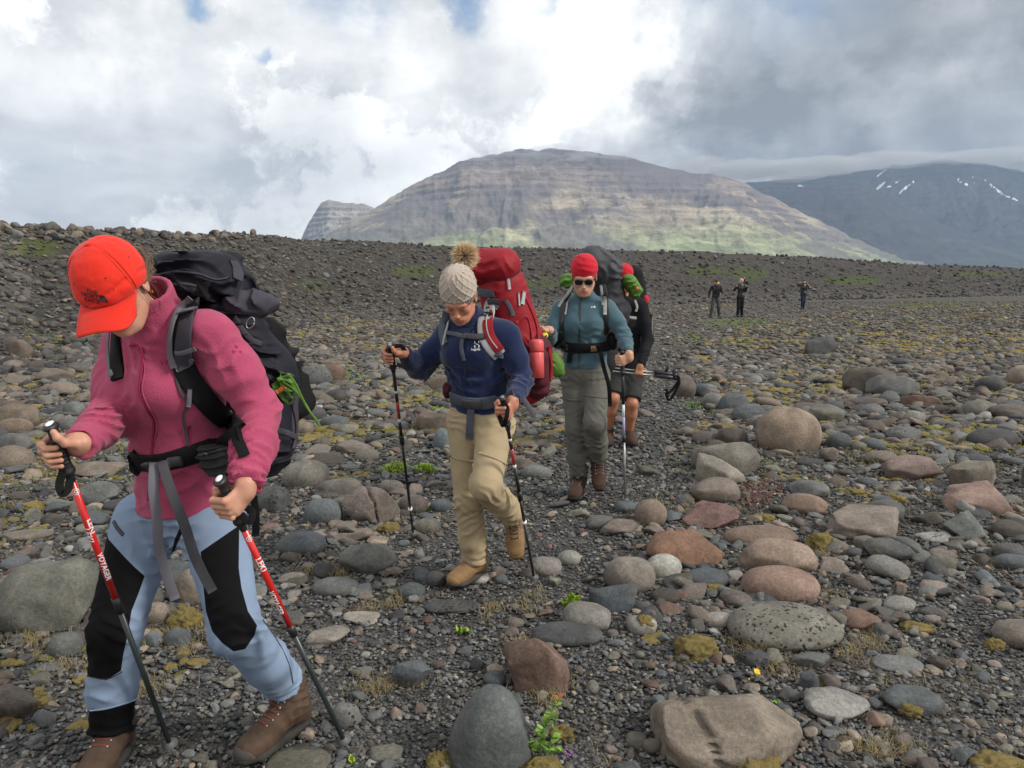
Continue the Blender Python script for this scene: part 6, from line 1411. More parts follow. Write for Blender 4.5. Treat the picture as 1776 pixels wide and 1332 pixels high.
# ================= woman in the navy fleece and pompom hat
def hiker_navy():
    DFL[0] = 3.8
    root = empty('person', tuple(ground_hit(812, 1015))); tag(root, 'hiker in pompom knit hat, navy fleece and beige trousers, looking down', 'person', 'hikers')
    sh = [A_(P(770, 582, 3.88)), A_(P(884, 580, 3.76))]; el = [A_(P(724, 640, 3.90)), A_(P(905, 662, 3.74))]
    p1t, p1b = A_(P(677, 600, 3.70)), A_(ground_hit(718, 936)); p2t, p2b = A_(P(872, 692, 3.48)), A_(ground_hit(929, 1018))
    M1, M2 = hf_(p1t, p1b, -.1), hf_(p2t, p2b, .8); g1 = p1t + unit(p1b - p1t) * .055; g2 = p2t + unit(p2b - p2t) * .062
    sp = dict(pel=A_(P(832, 712, 3.86)), wst=A_(P(828, 668, 3.85)), chs=A_(P(822, 607, 3.83)), nb=A_(P(815, 555, 3.86)), sh=sh, el=el, C=A_(P(797, 516, 3.70)), f=unit([-.14, -.76, -.64]), hands=[(M1, g1, {}), (M2, g2, dict(Wl=(.050, .012, .035), back=True, thumb_up=False))],
              hip=[A_(P(806, 735, 3.88)), A_(P(860, 735, 3.84))], kn=[A_(P(813, 868, 3.84)), A_(P(842, 842, 3.60))], an=[A_(P(822, 975, 3.90)), A_(P(889, 893, 3.86))], seed=41, jname='fleece_jacket', jmat=M_NAVY, tname='trousers', tmat=M_BEIGE, hem=A_(P(830, 712, 3.86)), jh=.0065,
              tw=((.152, .115), (.135, .105), (.160, .120)), collar=.075)
    B = body_of(root, sp, M_SKIN2); bj, bt = B['bj'], B['bt']; C_, Mh, side, fwd = sp['C'], sp['Mh'], sp['side'], sp['fwd']
    part('lips', xf(lips_VF(), Mh, C_, .98), M_LIP, root)
    for q in (-1, 1): part('eyebrow', tube_VF([Mh @ (A_([q * x, -.0885 + .25 * (x - .02) ** 2 * 8, .013 + .004 * math.sin((x - .012) * 80)]) * .98) + C_ for x in np.linspace(.014, .044, 7)], [.001, .002, .0022, .0022, .002, .0015, .001], 6), M_BROW, root)
    for q in (-1, 1): part('eyelid_line', tube_VF([Mh @ (A_([q * x, -.0855 - .003 * math.sin((x - .018) * 130), -.0095]) * .98) + C_ for x in np.linspace(.018, .042, 7)], .0012, 5), M_BROW, root)
    # knit hat with cabled diamonds and a ribbed edge
    s = SDF((-.12, -.14, -.06), (.12, .15, .20), .0034)
    s.ell((0, .012, .055), (.090, .104, .118), k=.01, pw=2.2); s.plane((0, -.09, .004), (0, -.22, -1)); s.ell((0, .012, .03), (.076, .094, .10), k=.003, op='sub'); s.ecap((0, 0, .018), (0, .02, .022), (.093, .106), (.093, .106), (1, 0, 0), .012) if 0 else None
    def knit(p):
        th = np.arctan2(p[:, 0], -(p[:, 1] - .012)); z = p[:, 2]; r_ = np.hypot(p[:, 0], p[:, 1] - .012)
        rib = .0022 * np.sin(th * 46) * (z < .042) + .003 * (np.abs(z - .044) < .003)
        u = th * .095 / .042; v = (z - .046) / .055; d1 = np.abs(((u + v) % 1) - .5); d2 = np.abs(((u - v) % 1) - .5)
        cab = .0042 * (np.exp(-((d1 - .5) / .07) ** 2) + np.exp(-((d2 - .5) / .07) ** 2)) * (z >= .044) * (r_ > .03) + .0012 * np.sin(z * 900) * np.sin(th * 60) * (z >= .044)
        return -(rib * (r_ > .04) + cab) + .004
    s.disp(knit, .012); HV = xf(s.mesh(), Mh, C_, .98); hat = part('knit_hat', HV, M_KNIT, root)
    # fur pompom
    pc = A_(P(806, 444, 3.74)); rg = np.random.default_rng(3); n = 2600; d = rg.normal(size=(n, 3)); d /= np.linalg.norm(d, axis=1)[:, None]; L_ = rg.uniform(.028, .050, n); g_ = rg.normal(size=(n, 3)) * .22 + A_([.10, 0, .05]); r0 = .025
    P0 = pc + d * r0; P1 = pc + d * (r0 + L_[:, None] * .55) + g_ * L_[:, None] * .25; P2 = pc + d * (r0 + L_[:, None]) + g_ * L_[:, None] * .7; sd_ = np.cross(d, rg.normal(size=(n, 3))); sd_ /= np.linalg.norm(sd_, axis=1)[:, None]
    wv = .0016; V = np.stack([P0 - sd_ * wv, P0 + sd_ * wv, P1 + sd_ * wv * .8, P1 - sd_ * wv * .8, P2 + sd_ * .0002, P2 - sd_ * .0002], 1).reshape(-1, 3); k = np.arange(n)[:, None] * 6; F = np.concatenate([k + [0, 1, 2, 3], k + [3, 2, 4, 5]])
    mp, t, b = new_mat('pompom_fur'); o = t.nodes.new('ShaderNodeAttribute'); o.attribute_name = 'along'; r = t.nodes.new('ShaderNodeValToRGB'); e = r.color_ramp.elements; e[0].color = (.12, .075, .045, 1); e[1].color = (.80, .66, .45, 1); e2 = e.new(.45); e2.color = (.50, .34, .19, 1); t.links.new(o.outputs['Fac'], r.inputs[0]); t.links.new(r.outputs[0], b.inputs['Base Color']); b.inputs['Roughness'].default_value = .8
    pm = part('pompom', (V, F), mp, root, hat); a = pm.data.attributes.new('along', 'FLOAT', 'POINT'); a.data.foreach_set('value', np.tile([0, 0, .5, .5, 1, 1], n).astype(np.float32))
    s = SDF(pc - .05, pc + .05, .005); s.ell(pc, (.031, .031, .029), k=.01); part('pompom_core', s.mesh(), plain_mat('fur_root', (.14, .09, .06), .9), root, hat)
    # short hair below the hat
    s = SDF((-.12, -.10, -.12), (.12, .15, .06), .0035); s.ell((0, .03, -.005), (.082, .080, .07), k=.01); s.ell((0, -.075, -.03), (.2, .085, .12), k=.004, op='sub'); s.plane((0, 0, -.058), (0, 0, -1))
    s.disp(lambda p: .003 * vnoise(p[:, 0] * 70, p[:, 1] * 70, p[:, 2] * 18, 3), .01); part('hair', xf(s.mesh(), Mh, C_, .98), plain_mat('auburn_hair', (.22, .11, .06), .55), root)
    # boots
    g0 = A_(ground_hit(815, 1015)); Mb = frame_of(unit([-.62, -.78, 0]), [0, 0, 1]); ba = sp['an'][0]; boot(root, A_([ba[0] + .01, ba[1] + .02, g0[2] + .012]), Mb, (M_TAN, M_TANS, M_TLACE, M_TAN), 1.0, h=.006)
    ank = sp['an'][1]; Mb = frame_of(unit([.05, -.42, -.90]), unit([-.10, -.90, .42])); boot(root, ank - Mb @ A_([0, .01, .13]), Mb, (M_TAN, M_TANS, plain_mat('brown_lace', (.07, .04, .025), .8), M_TAN), 1.0, h=.006)
    # jacket details
    strap('zip', [(822, 570), (812, 600), (807, 640), (806, 690)], .008, .004, M_NAVY, root, [bj], parent=B['jacket']); strap('collar_seam', [(800, 563), (812, 566), (826, 562)], .006, .003, M_NAVY, root, [bj], parent=B['jacket'])
    V, F = text_mesh('H', .030, .0004); sq = []
    m_ = [(-.010, .011), (.010, .011), (-.010, -.011), (.010, -.011)]; Vm, Fm = [], []
    for cx, cy in m_:
        k0 = len(Vm); Vm += [(cx - .0022, cy - .006, 0), (cx + .0022, cy - .006, 0), (cx + .0022, cy + .006, 0), (cx - .0022, cy + .006, 0)]; Fm.append((k0, k0 + 1, k0 + 2, k0 + 3))
    k0 = len(Vm); Vm += [(-.008, .003, 0), (-.005, .004, 0), (.008, -.003, 0), (.005, -.004, 0)]; Fm.append((k0, k0 + 1, k0 + 2, k0 + 3))
    print_on('logo', A_(Vm), Fm, (827, 597), [bj], M_WHITE, root, 0, B['jacket']); V, F = text_mesh('haglöfs', .016, .0002); print_on('lettering', V, F, (825, 606), [bj], M_WHITE, root, 0, B['jacket'])
    for (x, y) in ((777, 793), (), ): break
    # trouser zips round the thighs (zip-off legs)
    strap('zip_seam', [(778, 790), (800, 797), (826, 800)], .012, .005, M_BEIGE, root, [bt], parent=B['trousers'], dflt=3.8); strap('zip_seam', [(832, 786), (855, 793), (880, 805)], .012, .005, M_BEIGE, root, [bt], parent=B['trousers'], dflt=3.7)
    # backpack
    bk = -fwd; a0 = A_(P(872, 500, 4.05)); a1 = A_(P(895, 600, 4.08)); a2 = A_(P(915, 670, 4.04)); up = unit(a0 - a1)
    mA = ('main_bag', [(a0, a1, (.125, .125), (.150, .135), side), (a1, a2, (.150, .135), (.105, .10), side)], M_RPACK, folds((a0, A_([.2, 0, 1]), .12, .010, .05), (a1, A_([1, 0, 1]), .14, .010, .06), fb_amp=.010, fb_s=8, seed=71))
    l0 = A_(P(852, 462, 4.03)); mB = ('lid', [(l0 - side * .05, l0 + side * .065, (.095, .125), (.088, .12), up)], M_RPACK, folds((l0, A_([.5, 0, 1]), .14, .010, .05), fb_amp=.010, fb_s=9, seed=72))
    mC = ('lower_bag', [(A_(P(925, 610, 4.02)), A_(P(930, 670, 4.0)), (.10, .10), (.075, .085), side)], M_RPACKD, folds((a2, A_([.5, 0, 1]), .14, .008, .05), fb_amp=.008, fb_s=9, seed=73))
    mD = ('side_pocket', [(A_(P(938, 620, 3.90)), A_(P(936, 660, 3.90)), (.045, .05), (.045, .05), side)], M_RPACKD, folds(fb_amp=.006, fb_s=20, seed=74))
    rp, bv = pack_from('backpack', 'tall red backpack with maroon lower part worn by the navy-jacketed hiker', [mA, mB, mC, mD], None, 7, A_(P(900, 690, 4.05)))
    strap('pocket_trim', [(951, 602), (955, 630), (954, 660)], .03, .008, M_RPACK, rp, [bv[3], bv[2]], dflt=3.88)
    strap('lid_seam', [(835, 483), (860, 487), (888, 480), (900, 470)], .008, .004, M_RPACKD, rp, bv); strap('front_strap', [(905, 505), (922, 540), (933, 575), (934, 600)], .014, .006, M_RPACK, rp, bv); strap('side_strap', [(895, 560), (915, 548), (925, 590)], .018, .004, M_RPACK, rp, bv)
    strap('side_strap', [(898, 575), (915, 600), (934, 610)], .016, .004, M_RPACK, rp, bv); strap('zip_pull', [(881, 484), (883, 502)], .016, .006, M_LSTRAP, rp, bv, off=.004); strap('reflective_tab', [(908, 506), (905, 528)], .022, .005, M_LSTRAP, rp, bv, off=.004)
    strap('reflective_tab', [(898, 508), (900, 530)], .010, .005, M_LSTRAP, rp, bv, off=.004); strap('back_panel', [(832, 505), (845, 508), (857, 507)], .042, .006, M_BELT, rp, [bv[0], bv[1]], off=.01); strap('load_strap', [(876, 520), (884, 532), (890, 548)], .022, .004, M_BELT, rp, [bv[0], bj], off=.004); strap('load_strap', [(848, 523), (858, 522), (868, 524)], .030, .008, M_GREYD, rp, [bv[0], bj], off=.008)
    J_ = [bj, bv[0]]
    strap('shoulder_strap', [(857, 524), (847, 540), (841, 560), (843, 585), (853, 602), (866, 615)], .074, .012, M_LSTRAP, rp, J_, sm=5); strap('strap_inlay', [(850, 538), (846, 560), (849, 583), (858, 598), (866, 608)], .050, .004, M_RPACK, rp, J_, off=.012, sm=5); strap('strap_line', [(845, 545), (844, 563), (848, 585), (860, 603)], .006, .004, M_LSTRAP, rp, J_, off=.015, sm=5)
    strap('strap_buckle', [(853, 535), (846, 550)], .044, .012, M_BUCK, rp, J_, off=.014); strap('strap_end', [(860, 610), (868, 618)], .04, .010, M_BELT, rp, J_, off=.010)
    strap('shoulder_strap', [(776, 542), (769, 560), (768, 580), (773, 600)], .042, .012, M_BELT, rp, J_, sm=4); strap('strap_inlay', [(781, 558), (775, 580), (772, 600)], .012, .004, M_LSTRAP, rp, J_, off=.012)
    strap('chest_strap', [(776, 578), (795, 582), (815, 587), (843, 585)], .022, .005, M_BELT, rp, J_, off=.010, sm=3); strap('chest_buckle', [(808, 585), (824, 587), (840, 586)], .030, .012, M_GREYD, rp, J_, off=.012); strap('chest_strap_end', [(803, 588), (801, 605), (806, 624)], .020, .004, M_BELT, rp, J_, off=.006)
    strap('belt', [(783, 688), (800, 695), (825, 700), (850, 698), (875, 690), (895, 685)], .062, .012, M_BELT, rp, [bj, bt], sm=5); strap('belt_buckle', [(806, 697), (822, 699), (836, 699)], .048, .014, M_GREYD, rp, [bj, bt], off=.012); strap('belt_end', [(819, 702), (817, 730), (815, 760)], .038, .004, M_BELT, rp, [bt, bj], off=.012)
    strap('lower_strap', [P(772, 618, 3.9), P(758, 632, 3.92), P(745, 648, 3.95), P(735, 660, 3.97)], .026, .004, M_BELT, rp); strap('lower_strap', [P(906, 690, 3.85), P(916, 705, 3.86), P(928, 720, 3.87)], .028, .004, M_GREYS, rp)
    pq = A_(P(776, 676, 3.86)); s = SDF(pq - .1, pq + .1, .006); s.ell(pq, (.026, .05, .042), k=.01, pw=2.4); s.disp(folds(fb_amp=.006, fb_s=22, seed=75), .02); part('belt_pouch', s.mesh(), M_RPACKD, rp)
    # bottle in the side pocket
    bt_ = A_(P(931, 628, 3.86)); tp = A_(P(930, 590, 3.87)); rb_ = empty('water_bottle', tuple(bt_)); tag(rb_, 'coral red bottle standing in the side pocket of the red backpack', 'bottle'); u = unit(tp - bt_)
    part('bottle_body', tube_VF([bt_ - u * .08, bt_, bt_ + u * .045, bt_ + u * .05], [.036, .037, .037, .034], 24), M_BOTTLE, rb_); part('bottle_cap', tube_VF([bt_ + u * .052, bt_ + u * .056, bt_ + u * .10, bt_ + u * .112, bt_ + u * .115], [.034, .0375, .0375, .032, .02], 24), M_BOTTLE, rb_)
    mats = dict(grip=M_BLK, cap=M_GREYM, red=plain_mat('worn_red_shaft', (.32, .03, .03), .35), blk=M_BLK, basket=M_BASK, steel=M_STEEL, strap=M_BLACKC, print=M_WHITE, wh=M_WHITE)
    def seg(a, b_): return [(.10, .19, .0085, 'blk'), (.19, .20, .0088, 'wh'), (.20, .24, .0088, 'blk'), (.24, .32, .0088, 'red'), (.32, .335, .009, 'wh'), (.335, a, .0088, 'blk'), (a, a + .045, .0135, 'blk'), (a + .045, b_, .0078, 'blk'), (b_, b_ + .012, .013, 'wh'), (b_ + .012, .955, .0068, 'blk')]
    pole(p1t, p1b, 'thin black and red pole in the navy-jacketed hiker\'s raised right hand', seg(.40, .80), mats=mats, strap_pts=[P(684, 600, 3.68), P(698, 602, 3.70), P(706, 622, 3.72), P(700, 634, 3.72), P(688, 632, 3.70)])
    pole(p2t, p2b, 'thin black and red pole in the navy-jacketed hiker\'s left hand near the hip', seg(.46, .62), mats=mats, strap_pts=[P(872, 698, 3.47), P(880, 708, 3.45), P(878, 726, 3.44), P(872, 738, 3.46), P(866, 720, 3.47)])
hiker_navy()

# ================= woman in teal with sunglasses
def hiker_teal():
    DFL[0] = 5.3
    root = empty('person', tuple(ground_hit(1010, 855))); tag(root, 'hiker in red bandana, dark sunglasses and teal fleece, walking third in line', 'person', 'hikers')
    sh = [A_(P(970, 537, 5.40)), A_(P(1056, 535, 5.36))]; el = [A_(P(955, 588, 5.36)), A_(P(1081, 580, 5.30))]
    pt, pb = A_(P(1079, 612, 5.10)), A_(ground_hit(1085, 882)); M2 = hf_(pt, pb, .1); g2 = pt + unit(pb - pt) * .05
    q1t, q1b = A_(P(937, 568, 5.12)), A_(P(941, 600, 5.20)); M1 = hf_(q1t, q1b, -.2); g1 = A_(P(938, 577, 5.13))
    sp = dict(pel=A_(P(1015, 634, 5.42)), wst=A_(P(1014, 598, 5.42)), chs=A_(P(1013, 560, 5.40)), nb=A_(P(1014, 523, 5.42)), sh=sh, el=el, C=A_(P(1013, 479, 5.33)), f=unit([-.10, -.92, -.36]), hands=[(M1, g1, dict(h=.004)), (M2, g2, dict(h=.004, back=True, thumb_up=False, Wl=(.045, .012, .040)))],
              hip=[A_(P(995, 655, 5.44)), A_(P(1036, 655, 5.42))], kn=[A_(P(1000, 742, 5.38)), A_(P(1032, 733, 5.22))], an=[A_(P(1004, 822, 5.48)), A_(P(1038, 792, 5.42))], seed=61, jname='fleece_jacket', jmat=M_TEAL, tname='trousers', tmat=M_OLIVE, hem=A_(P(1015, 638, 5.42)), jh=.0075, th=.0075, hs=1.08, hh=.005,
              tw=((.158, .115), (.138, .105), (.155, .118)), collar=.07, tr=(.095, .078, .074, .066))
    B = body_of(root, sp, M_SKIN3); bj, bt = B['bj'], B['bt']; C_, Mh, side, fwd = sp['C'], sp['Mh'], sp['side'], sp['fwd']; hs = 1.08
    part('lips', xf(lips_VF(), Mh, C_, hs), M_LIP, root)
    s = SDF((-.11, -.13, -.02), (.11, .16, .16), .0045); s.ell((0, .012, .052), (.088, .104, .092), k=.01); s.ell((0, .10, .03), (.04, .03, .03), k=.03); s.plane((0, -.09, .020), (0, -.35, -1)); s.disp(lambda p: -.0035 * (1 - np.abs(np.sin(p[:, 2] * 95 + p[:, 0] * 25 + 3 * fbm(p[:, 0] * 14, p[:, 1] * 14, p[:, 2] * 14, 2, 4)))) + .002, .012)
    part('bandana', xf(s.mesh(), Mh, C_, hs), M_BANDANA, root)
    s = SDF((-.10, -.12, -.04), (.10, .03, .03), .003)
    for q in (-1, 1): s.ell((q * .0315, -.095, -.003), (.0265, .006, .0195), k=.003, pw=2.8); s.cone((q * .058, -.088, .006), (q * .080, .0, .002), .003, .003, .003)
    s.cone((-.01, -.099, .006), (.01, -.099, .006), .003, .003, .003); part('sunglasses', xf(s.mesh(), Mh, C_, hs), M_GLASS, root)
    s = SDF((-.10, -.04, -.10), (.10, .14, .05), .005); s.ell((0, .045, -.02), (.080, .06, .06), k=.01); part('hair', xf(s.mesh(), Mh, C_, hs), M_HAIRD, root)
    BM = (M_DBOOT, M_SOLE, plain_mat('dark_lace', (.06, .03, .02), .8), M_DBOOT)
    g0 = A_(ground_hit(1005, 852)); Mb = frame_of(unit([-.25, -.97, 0]), [0, 0, 1]); ba = sp['an'][0]; boot(root, A_([ba[0], ba[1] + .02, g0[2] + .01]), Mb, BM, 1.08, h=.008)
    Mb = frame_of(unit([.02, -.62, -.78]), unit([0, -.78, .62])); boot(root, sp['an'][1] - Mb @ A_([0, .01, .125]), Mb, BM, 1.05, h=.008)
    strap('zip', [(1007, 512), (1007, 540), (1005, 580), (1005, 636)], .012, .004, M_ZIP, root, [bj], parent=B['jacket'])
    V = A_([(-.018, -.006, 0), (-.004, -.006, 0), (-.009, .004, 0), (.0, -.006, 0), (.018, -.006, 0), (.006, .010, 0)]); print_on('logo', V, [(0, 1, 2), (3, 4, 5)], (1029, 532), [bj], M_WHITE, root, 0, B['jacket'])
    strap('watch', [(1072, 605), (1078, 609), (1085, 607)], .02, .012, M_BUCK, root, [bj], dflt=5.2)
    strap('zip_seam', [(975, 690), (990, 694), (1008, 694)], .014, .006, M_OLIVE, root, [bt], parent=B['trousers'], dflt=5.3); strap('zip_seam', [(1012, 684), (1030, 688), (1052, 690)], .014, .006, M_OLIVE, root, [bt], parent=B['trousers'], dflt=5.3)
    # backpack
    a0 = A_(P(1044, 470, 5.68)); a1 = A_(P(1056, 540, 5.70)); a2 = A_(P(1040, 620, 5.62)); X1 = A_([1, 0, 0])
    mA = ('main_bag', [(a0, a1, (.13, .14), (.15, .14), X1), (a1, a2, (.15, .14), (.14, .13), X1)], M_PKGREY, folds((a0, A_([.3, 0, 1]), .14, .012, .05), (a1, A_([1, 0, .8]), .16, .010, .06), fb_amp=.012, fb_s=8, seed=81))
    l0 = A_(P(1036, 464, 5.62)); mB = ('lid', [(l0 + A_([-.03, 0, .05]), l0 + A_([.06, 0, -.01]), (.11, .12), (.12, .12), X1)], cloth_mat('grey_lid_nylon', (.055, .056, .062), .6, .15, 90, .0006, 0, .006), folds((l0, A_([.6, 0, 1]), .16, .012, .06), fb_amp=.012, fb_s=9, seed=82))
    g0_ = A_(P(983, 487, 5.58)); mC = ('green_cover', [(g0_, g0_ + A_([.03, 0, .01]), (.05, .07), (.05, .07), X1)], M_GRN, folds((g0_, A_([0, 0, 1]), .09, .010, .03), fb_amp=.008, fb_s=14, seed=83))
    g1_ = A_(P(1098, 495, 5.66)); mD = ('green_cover', [(g1_ + A_([-.03, 0, .03]), g1_ + A_([.02, 0, -.04]), (.055, .07), (.05, .07), X1)], M_GRN, folds((g1_, A_([.4, 0, 1]), .09, .012, .04), fb_amp=.008, fb_s=14, seed=84))
    rp, bv = pack_from('backpack', 'charcoal backpack with bright green covers worn by the teal-jacketed hiker', [mA, mB, mC, mD], None, 8, A_(P(1045, 640, 5.7)), h=.009)
    strap('orange_tag', [(1102, 497), (1107, 502)], .02, .006, M_ORG, rp, bv)
    J_ = [bj]
    strap('shoulder_strap', [(993, 497), (985, 512), (977, 530), (974, 552), (973, 575)], .030, .010, M_BUCK, rp, J_, sm=3); strap('strap_webbing', [(994, 495), (983, 512), (970, 533)], .020, .004, M_LSTRAP, rp, J_, off=.012); strap('strap_webbing', [(991, 505), (984, 525), (981, 545)], .012, .004, M_LSTRAP, rp, J_, off=.010)
    strap('shoulder_strap', [(1044, 492), (1049, 508), (1051, 530), (1051, 555), (1052, 580)], .040, .010, M_BUCK, rp, J_, sm=3); strap('strap_webbing', [(1042, 494), (1044, 510), (1046, 530)], .018, .004, M_LSTRAP, rp, J_, off=.012); strap('strap_webbing', [(1049, 515), (1049, 545)], .024, .005, M_LSTRAP, rp, J_, off=.013)
    strap('belt', [(970, 598), (985, 602), (1005, 604), (1030, 603), (1056, 600)], .068, .016, M_BLACKC, rp, [bj], sm=4); strap('belt_buckle', [(980, 600), (988, 602)], .045, .012, M_GREYD, rp, [bj], off=.018); strap('belt_buckle', [(1026, 603), (1033, 603)], .042, .010, M_TLACE, rp, [bj], off=.018); strap('belt_end', [(993, 606), (990, 620), (989, 630)], .04, .004, M_BLACKC, rp, [bj], off=.014)
    strap('long_strap', [P(1040, 605, 5.22), P(1048, 640, 5.20), P(1056, 670, 5.18), P(1058, 705, 5.2)], .028, .004, M_BLACKC, rp)
    for c_, r_, sd2 in ((A_(P(967, 590, 5.36)), (.042, .05, .055), 85), (A_(P(1062, 592, 5.36)), (.035, .05, .06), 86)):
        s = SDF(c_ - .12, c_ + .12, .008); s.ell(c_, r_, k=.01, pw=2.4); s.disp(folds(fb_amp=.010, fb_s=22, seed=sd2), .02); part('belt_pouch', s.mesh(), M_BLACKC, rp)
    rc = empty('camera_case', tuple(A_(P(966, 575, 5.3)))); bpy.data.objects.remove(rc)
    mats = dict(grip=M_BLK, cap=M_BLK, blue=M_BLUEP, wh=M_WHITE, sil=M_GREYM, blk=M_BLK, basket=M_BASK, steel=M_STEEL, strap=M_BLACKC)
    pole(pt, pb, 'silver pole with blue and white upper part beside the teal-jacketed hiker', [(.10, .32, .011, 'blk'), (.32, .40, .009, 'wh'), (.40, .52, .009, 'blue'), (.52, .56, .013, 'blk'), (.56, .96, .0075, 'sil')], mats=mats)
    # yellow-capped handheld object
    ry = empty('map_case', tuple(A_(P(941, 588, 5.1)))); tag(ry, 'small yellow object held in the teal-jacketed hiker\'s raised right hand', 'gadget')
    c_ = A_(P(942, 583, 5.08)); s = SDF(c_ - .07, c_ + .07, .004); s.ell(c_, (.034, .012, .020), np.stack([unit([1, 0, .3]), [0, 1, 0], unit([-.3, 0, 1])], 1), k=.004, pw=3); part('case', s.mesh(), M_YEL, ry); strap('edge', [P(934, 589, 5.06), P(942, 586, 5.06), P(949, 582, 5.06)], .01, .004, M_BUCK, ry)
    # green mat edge seen behind the red pack
    mt_ = empty('rolled_mat', tuple(A_(P(962, 650, 5.2)))); tag(mt_, 'green nylon bag between the red backpack and the teal-jacketed hiker', 'bag'); c_ = A_(P(961, 632, 5.25)); s = SDF(c_ - .16, c_ + .16, .007); s.ell(c_, (.055, .05, .095), np.stack([unit([1, 0, .5]), [0, 1, 0], unit([-.5, 0, 1])], 1), k=.01, pw=2.6); s.disp(folds((c_, A_([1, 0, .3]), .12, .014, .04), fb_amp=.008, fb_s=14, seed=91), .02); part('bag_body', s.mesh(), M_GRN, mt_)
hiker_teal()

# ================= man in shorts
def hiker_shorts():
    DFL[0] = 7.0
    root = empty('person', tuple(ground_hit(1085, 768))); tag(root, 'bare-legged hiker in black top and dark shorts, half hidden behind the teal-jacketed hiker', 'person', 'hikers')
    sh = [A_(P(1052, 528, 7.2)), A_(P(1112, 530, 7.15))]; el = [A_(P(1044, 580, 7.1)), A_(P(1124, 590, 7.1))]
    a = A_(P(1058, 640, 6.9)); b_ = A_(P(1172, 652, 6.86)); z = unit(b_ - a); fw = A_([0, -1, 0.0]); y = -unit(fw - z * (fw @ z)); Mx = np.stack([np.cross(y, z), y, z], 1)
    # hand: wrist comes from above, so turn the bar frame until local +X points up
    g2 = A_(P(1108, 645, 6.88)); up = A_([0, .1, 1.]); x = unit(up - z * (up @ z)); y = np.cross(z, x); M2 = np.stack([x, y, z], 1)
    g1 = A_(P(1050, 640, 6.95)); sp = dict(pel=A_(P(1085, 640, 7.25)), wst=A_(P(1084, 600, 7.25)), chs=A_(P(1083, 562, 7.22)), nb=A_(P(1080, 522, 7.25)), sh=sh, el=el, C=A_(P(1083, 482, 7.22)), f=unit([-.1, -.95, -.25]), hands=[(M2, g1, dict(h=.005)), (M2, g2, dict(h=.005))],
              hip=[A_(P(1070, 655, 7.25)), A_(P(1098, 655, 7.25))], kn=[A_(P(1064, 692, 7.08)), A_(P(1096, 700, 7.10))], an=[A_(P(1054, 745, 7.25)), A_(P(1091, 748, 7.25))], seed=101, jname='long_sleeve_top', jmat=M_BLK_SH, tname='shorts', tmat=M_SHORT, hem=A_(P(1085, 645, 7.25)), jh=.009, th=.009, female=False, hh=.006, W=1.05, bare=True, collar=.04)
    B = body_of(root, sp, skin_mat('ruddy_skin', (.42, .19, .11))); C_, Mh = sp['C'], sp['Mh']
    s = SDF((-.11, -.13, -.02), (.11, .16, .16), .006); s.ell((0, .012, .050), (.083, .099, .083), k=.01); s.plane((0, -.09, .020), (0, -.35, -1)); part('bandana', xf(s.mesh(), Mh, C_, 1.0), M_BANDANA, root)
    BM = (M_DBOOT, M_SOLE, M_BROW, M_DBOOT)
    for i, yw in ((0, -.1), (1, .1)):
        Mb = frame_of(unit([yw, -1, 0]), [0, 0, 1]); an = sp['an'][i]; boot(root, A_([an[0], an[1] + .02, gzs(an[0], an[1]) + (.01)]), Mb, BM, 1.05, h=.010, laces=False)
        cyl_between('sock', an + A_([0, 0, -.06]), an + A_([0, 0, .05]), .05, .048, M_BUCK, root)
    X1 = A_([1, 0, 0]); a0 = A_(P(1098, 478, 7.5)); a1 = A_(P(1100, 560, 7.52)); a2 = A_(P(1098, 620, 7.5))
    mA = ('main_bag', [(a0, a1, (.10, .13), (.16, .14), X1), (a1, a2, (.16, .14), (.14, .13), X1)], M_BLK_SH, folds((a1, A_([.5, 0, 1]), .16, .010, .06), fb_amp=.012, fb_s=8, seed=111))
    r0 = A_(P(1118, 518, 7.45)); mB = ('red_pocket', [(r0, r0 + A_([0, 0, -.02]), (.04, .05), (.04, .05), X1)], M_BANDANA, folds(fb_amp=.006, fb_s=18, seed=112))
    rp, bv = pack_from('backpack', 'black backpack with red corner worn by the bare-legged hiker', [mA, mB], None, 9, A_(P(1095, 640, 7.5)), h=.010)
    bx = A_(P(1129, 565, 7.3)); strap('side_frame', [P(1127, 545, 7.28), P(1129, 570, 7.28), P(1128, 600, 7.28)], .05, .02, M_BUCK, rp); strap('side_strip', [P(1131, 548, 7.25), P(1131, 580, 7.25)], .012, .01, M_LSTRAP, rp)
    strap('chest_strap', [P(1086, 550, 6.98), P(1096, 551, 6.98), P(1104, 552, 6.99)], .025, .006, M_LSTRAP, rp); strap('strap_webbing', [P(1101, 520, 7.02), P(1105, 532, 7.0), P(1103, 540, 7.0)], .02, .005, M_LSTRAP, rp)
    # two folded poles carried level in one hand
    for k, dz in ((0, .012), (1, -.016)):
        rt = empty('trekking_pole', tuple(a)); tag(rt, ('black-gripped pole carried level by the bare-legged hiker, upper of the pair', 'black-gripped pole carried level by the bare-legged hiker, lower of the pair')[k], 'trekking pole', 'trekking poles carried by the group')
        d = A_([0, -.012 * k, dz]); m0 = a + z * .40; cyl_between('shaft', a + d - z * .1, m0 + d, .008, .008, M_GREYM, rt); cyl_between('grip', m0 + d, b_ + d, .018, .020, M_BLK, rt)
        cyl_between('grip_head', b_ + d - z * .02, b_ + d + A_([.0, 0, .045]), .022, .018, M_BLK, rt)
        strap('wrist_strap', [Vector(b_ + d), Vector(b_ + d + A_([.03, 0, -.05])), Vector(b_ + d + A_([-.05, 0, -.16 - .04 * k])), Vector(b_ + d + A_([-.09, 0, -.13]))], .024, .004, M_BLACKC, rt)
        if k == 0: cyl_between('basket', m0 + d + A_([.10, 0, .0]), m0 + d + A_([.13, 0, .07]), .016, .012, M_BLK, rt)
hiker_shorts()
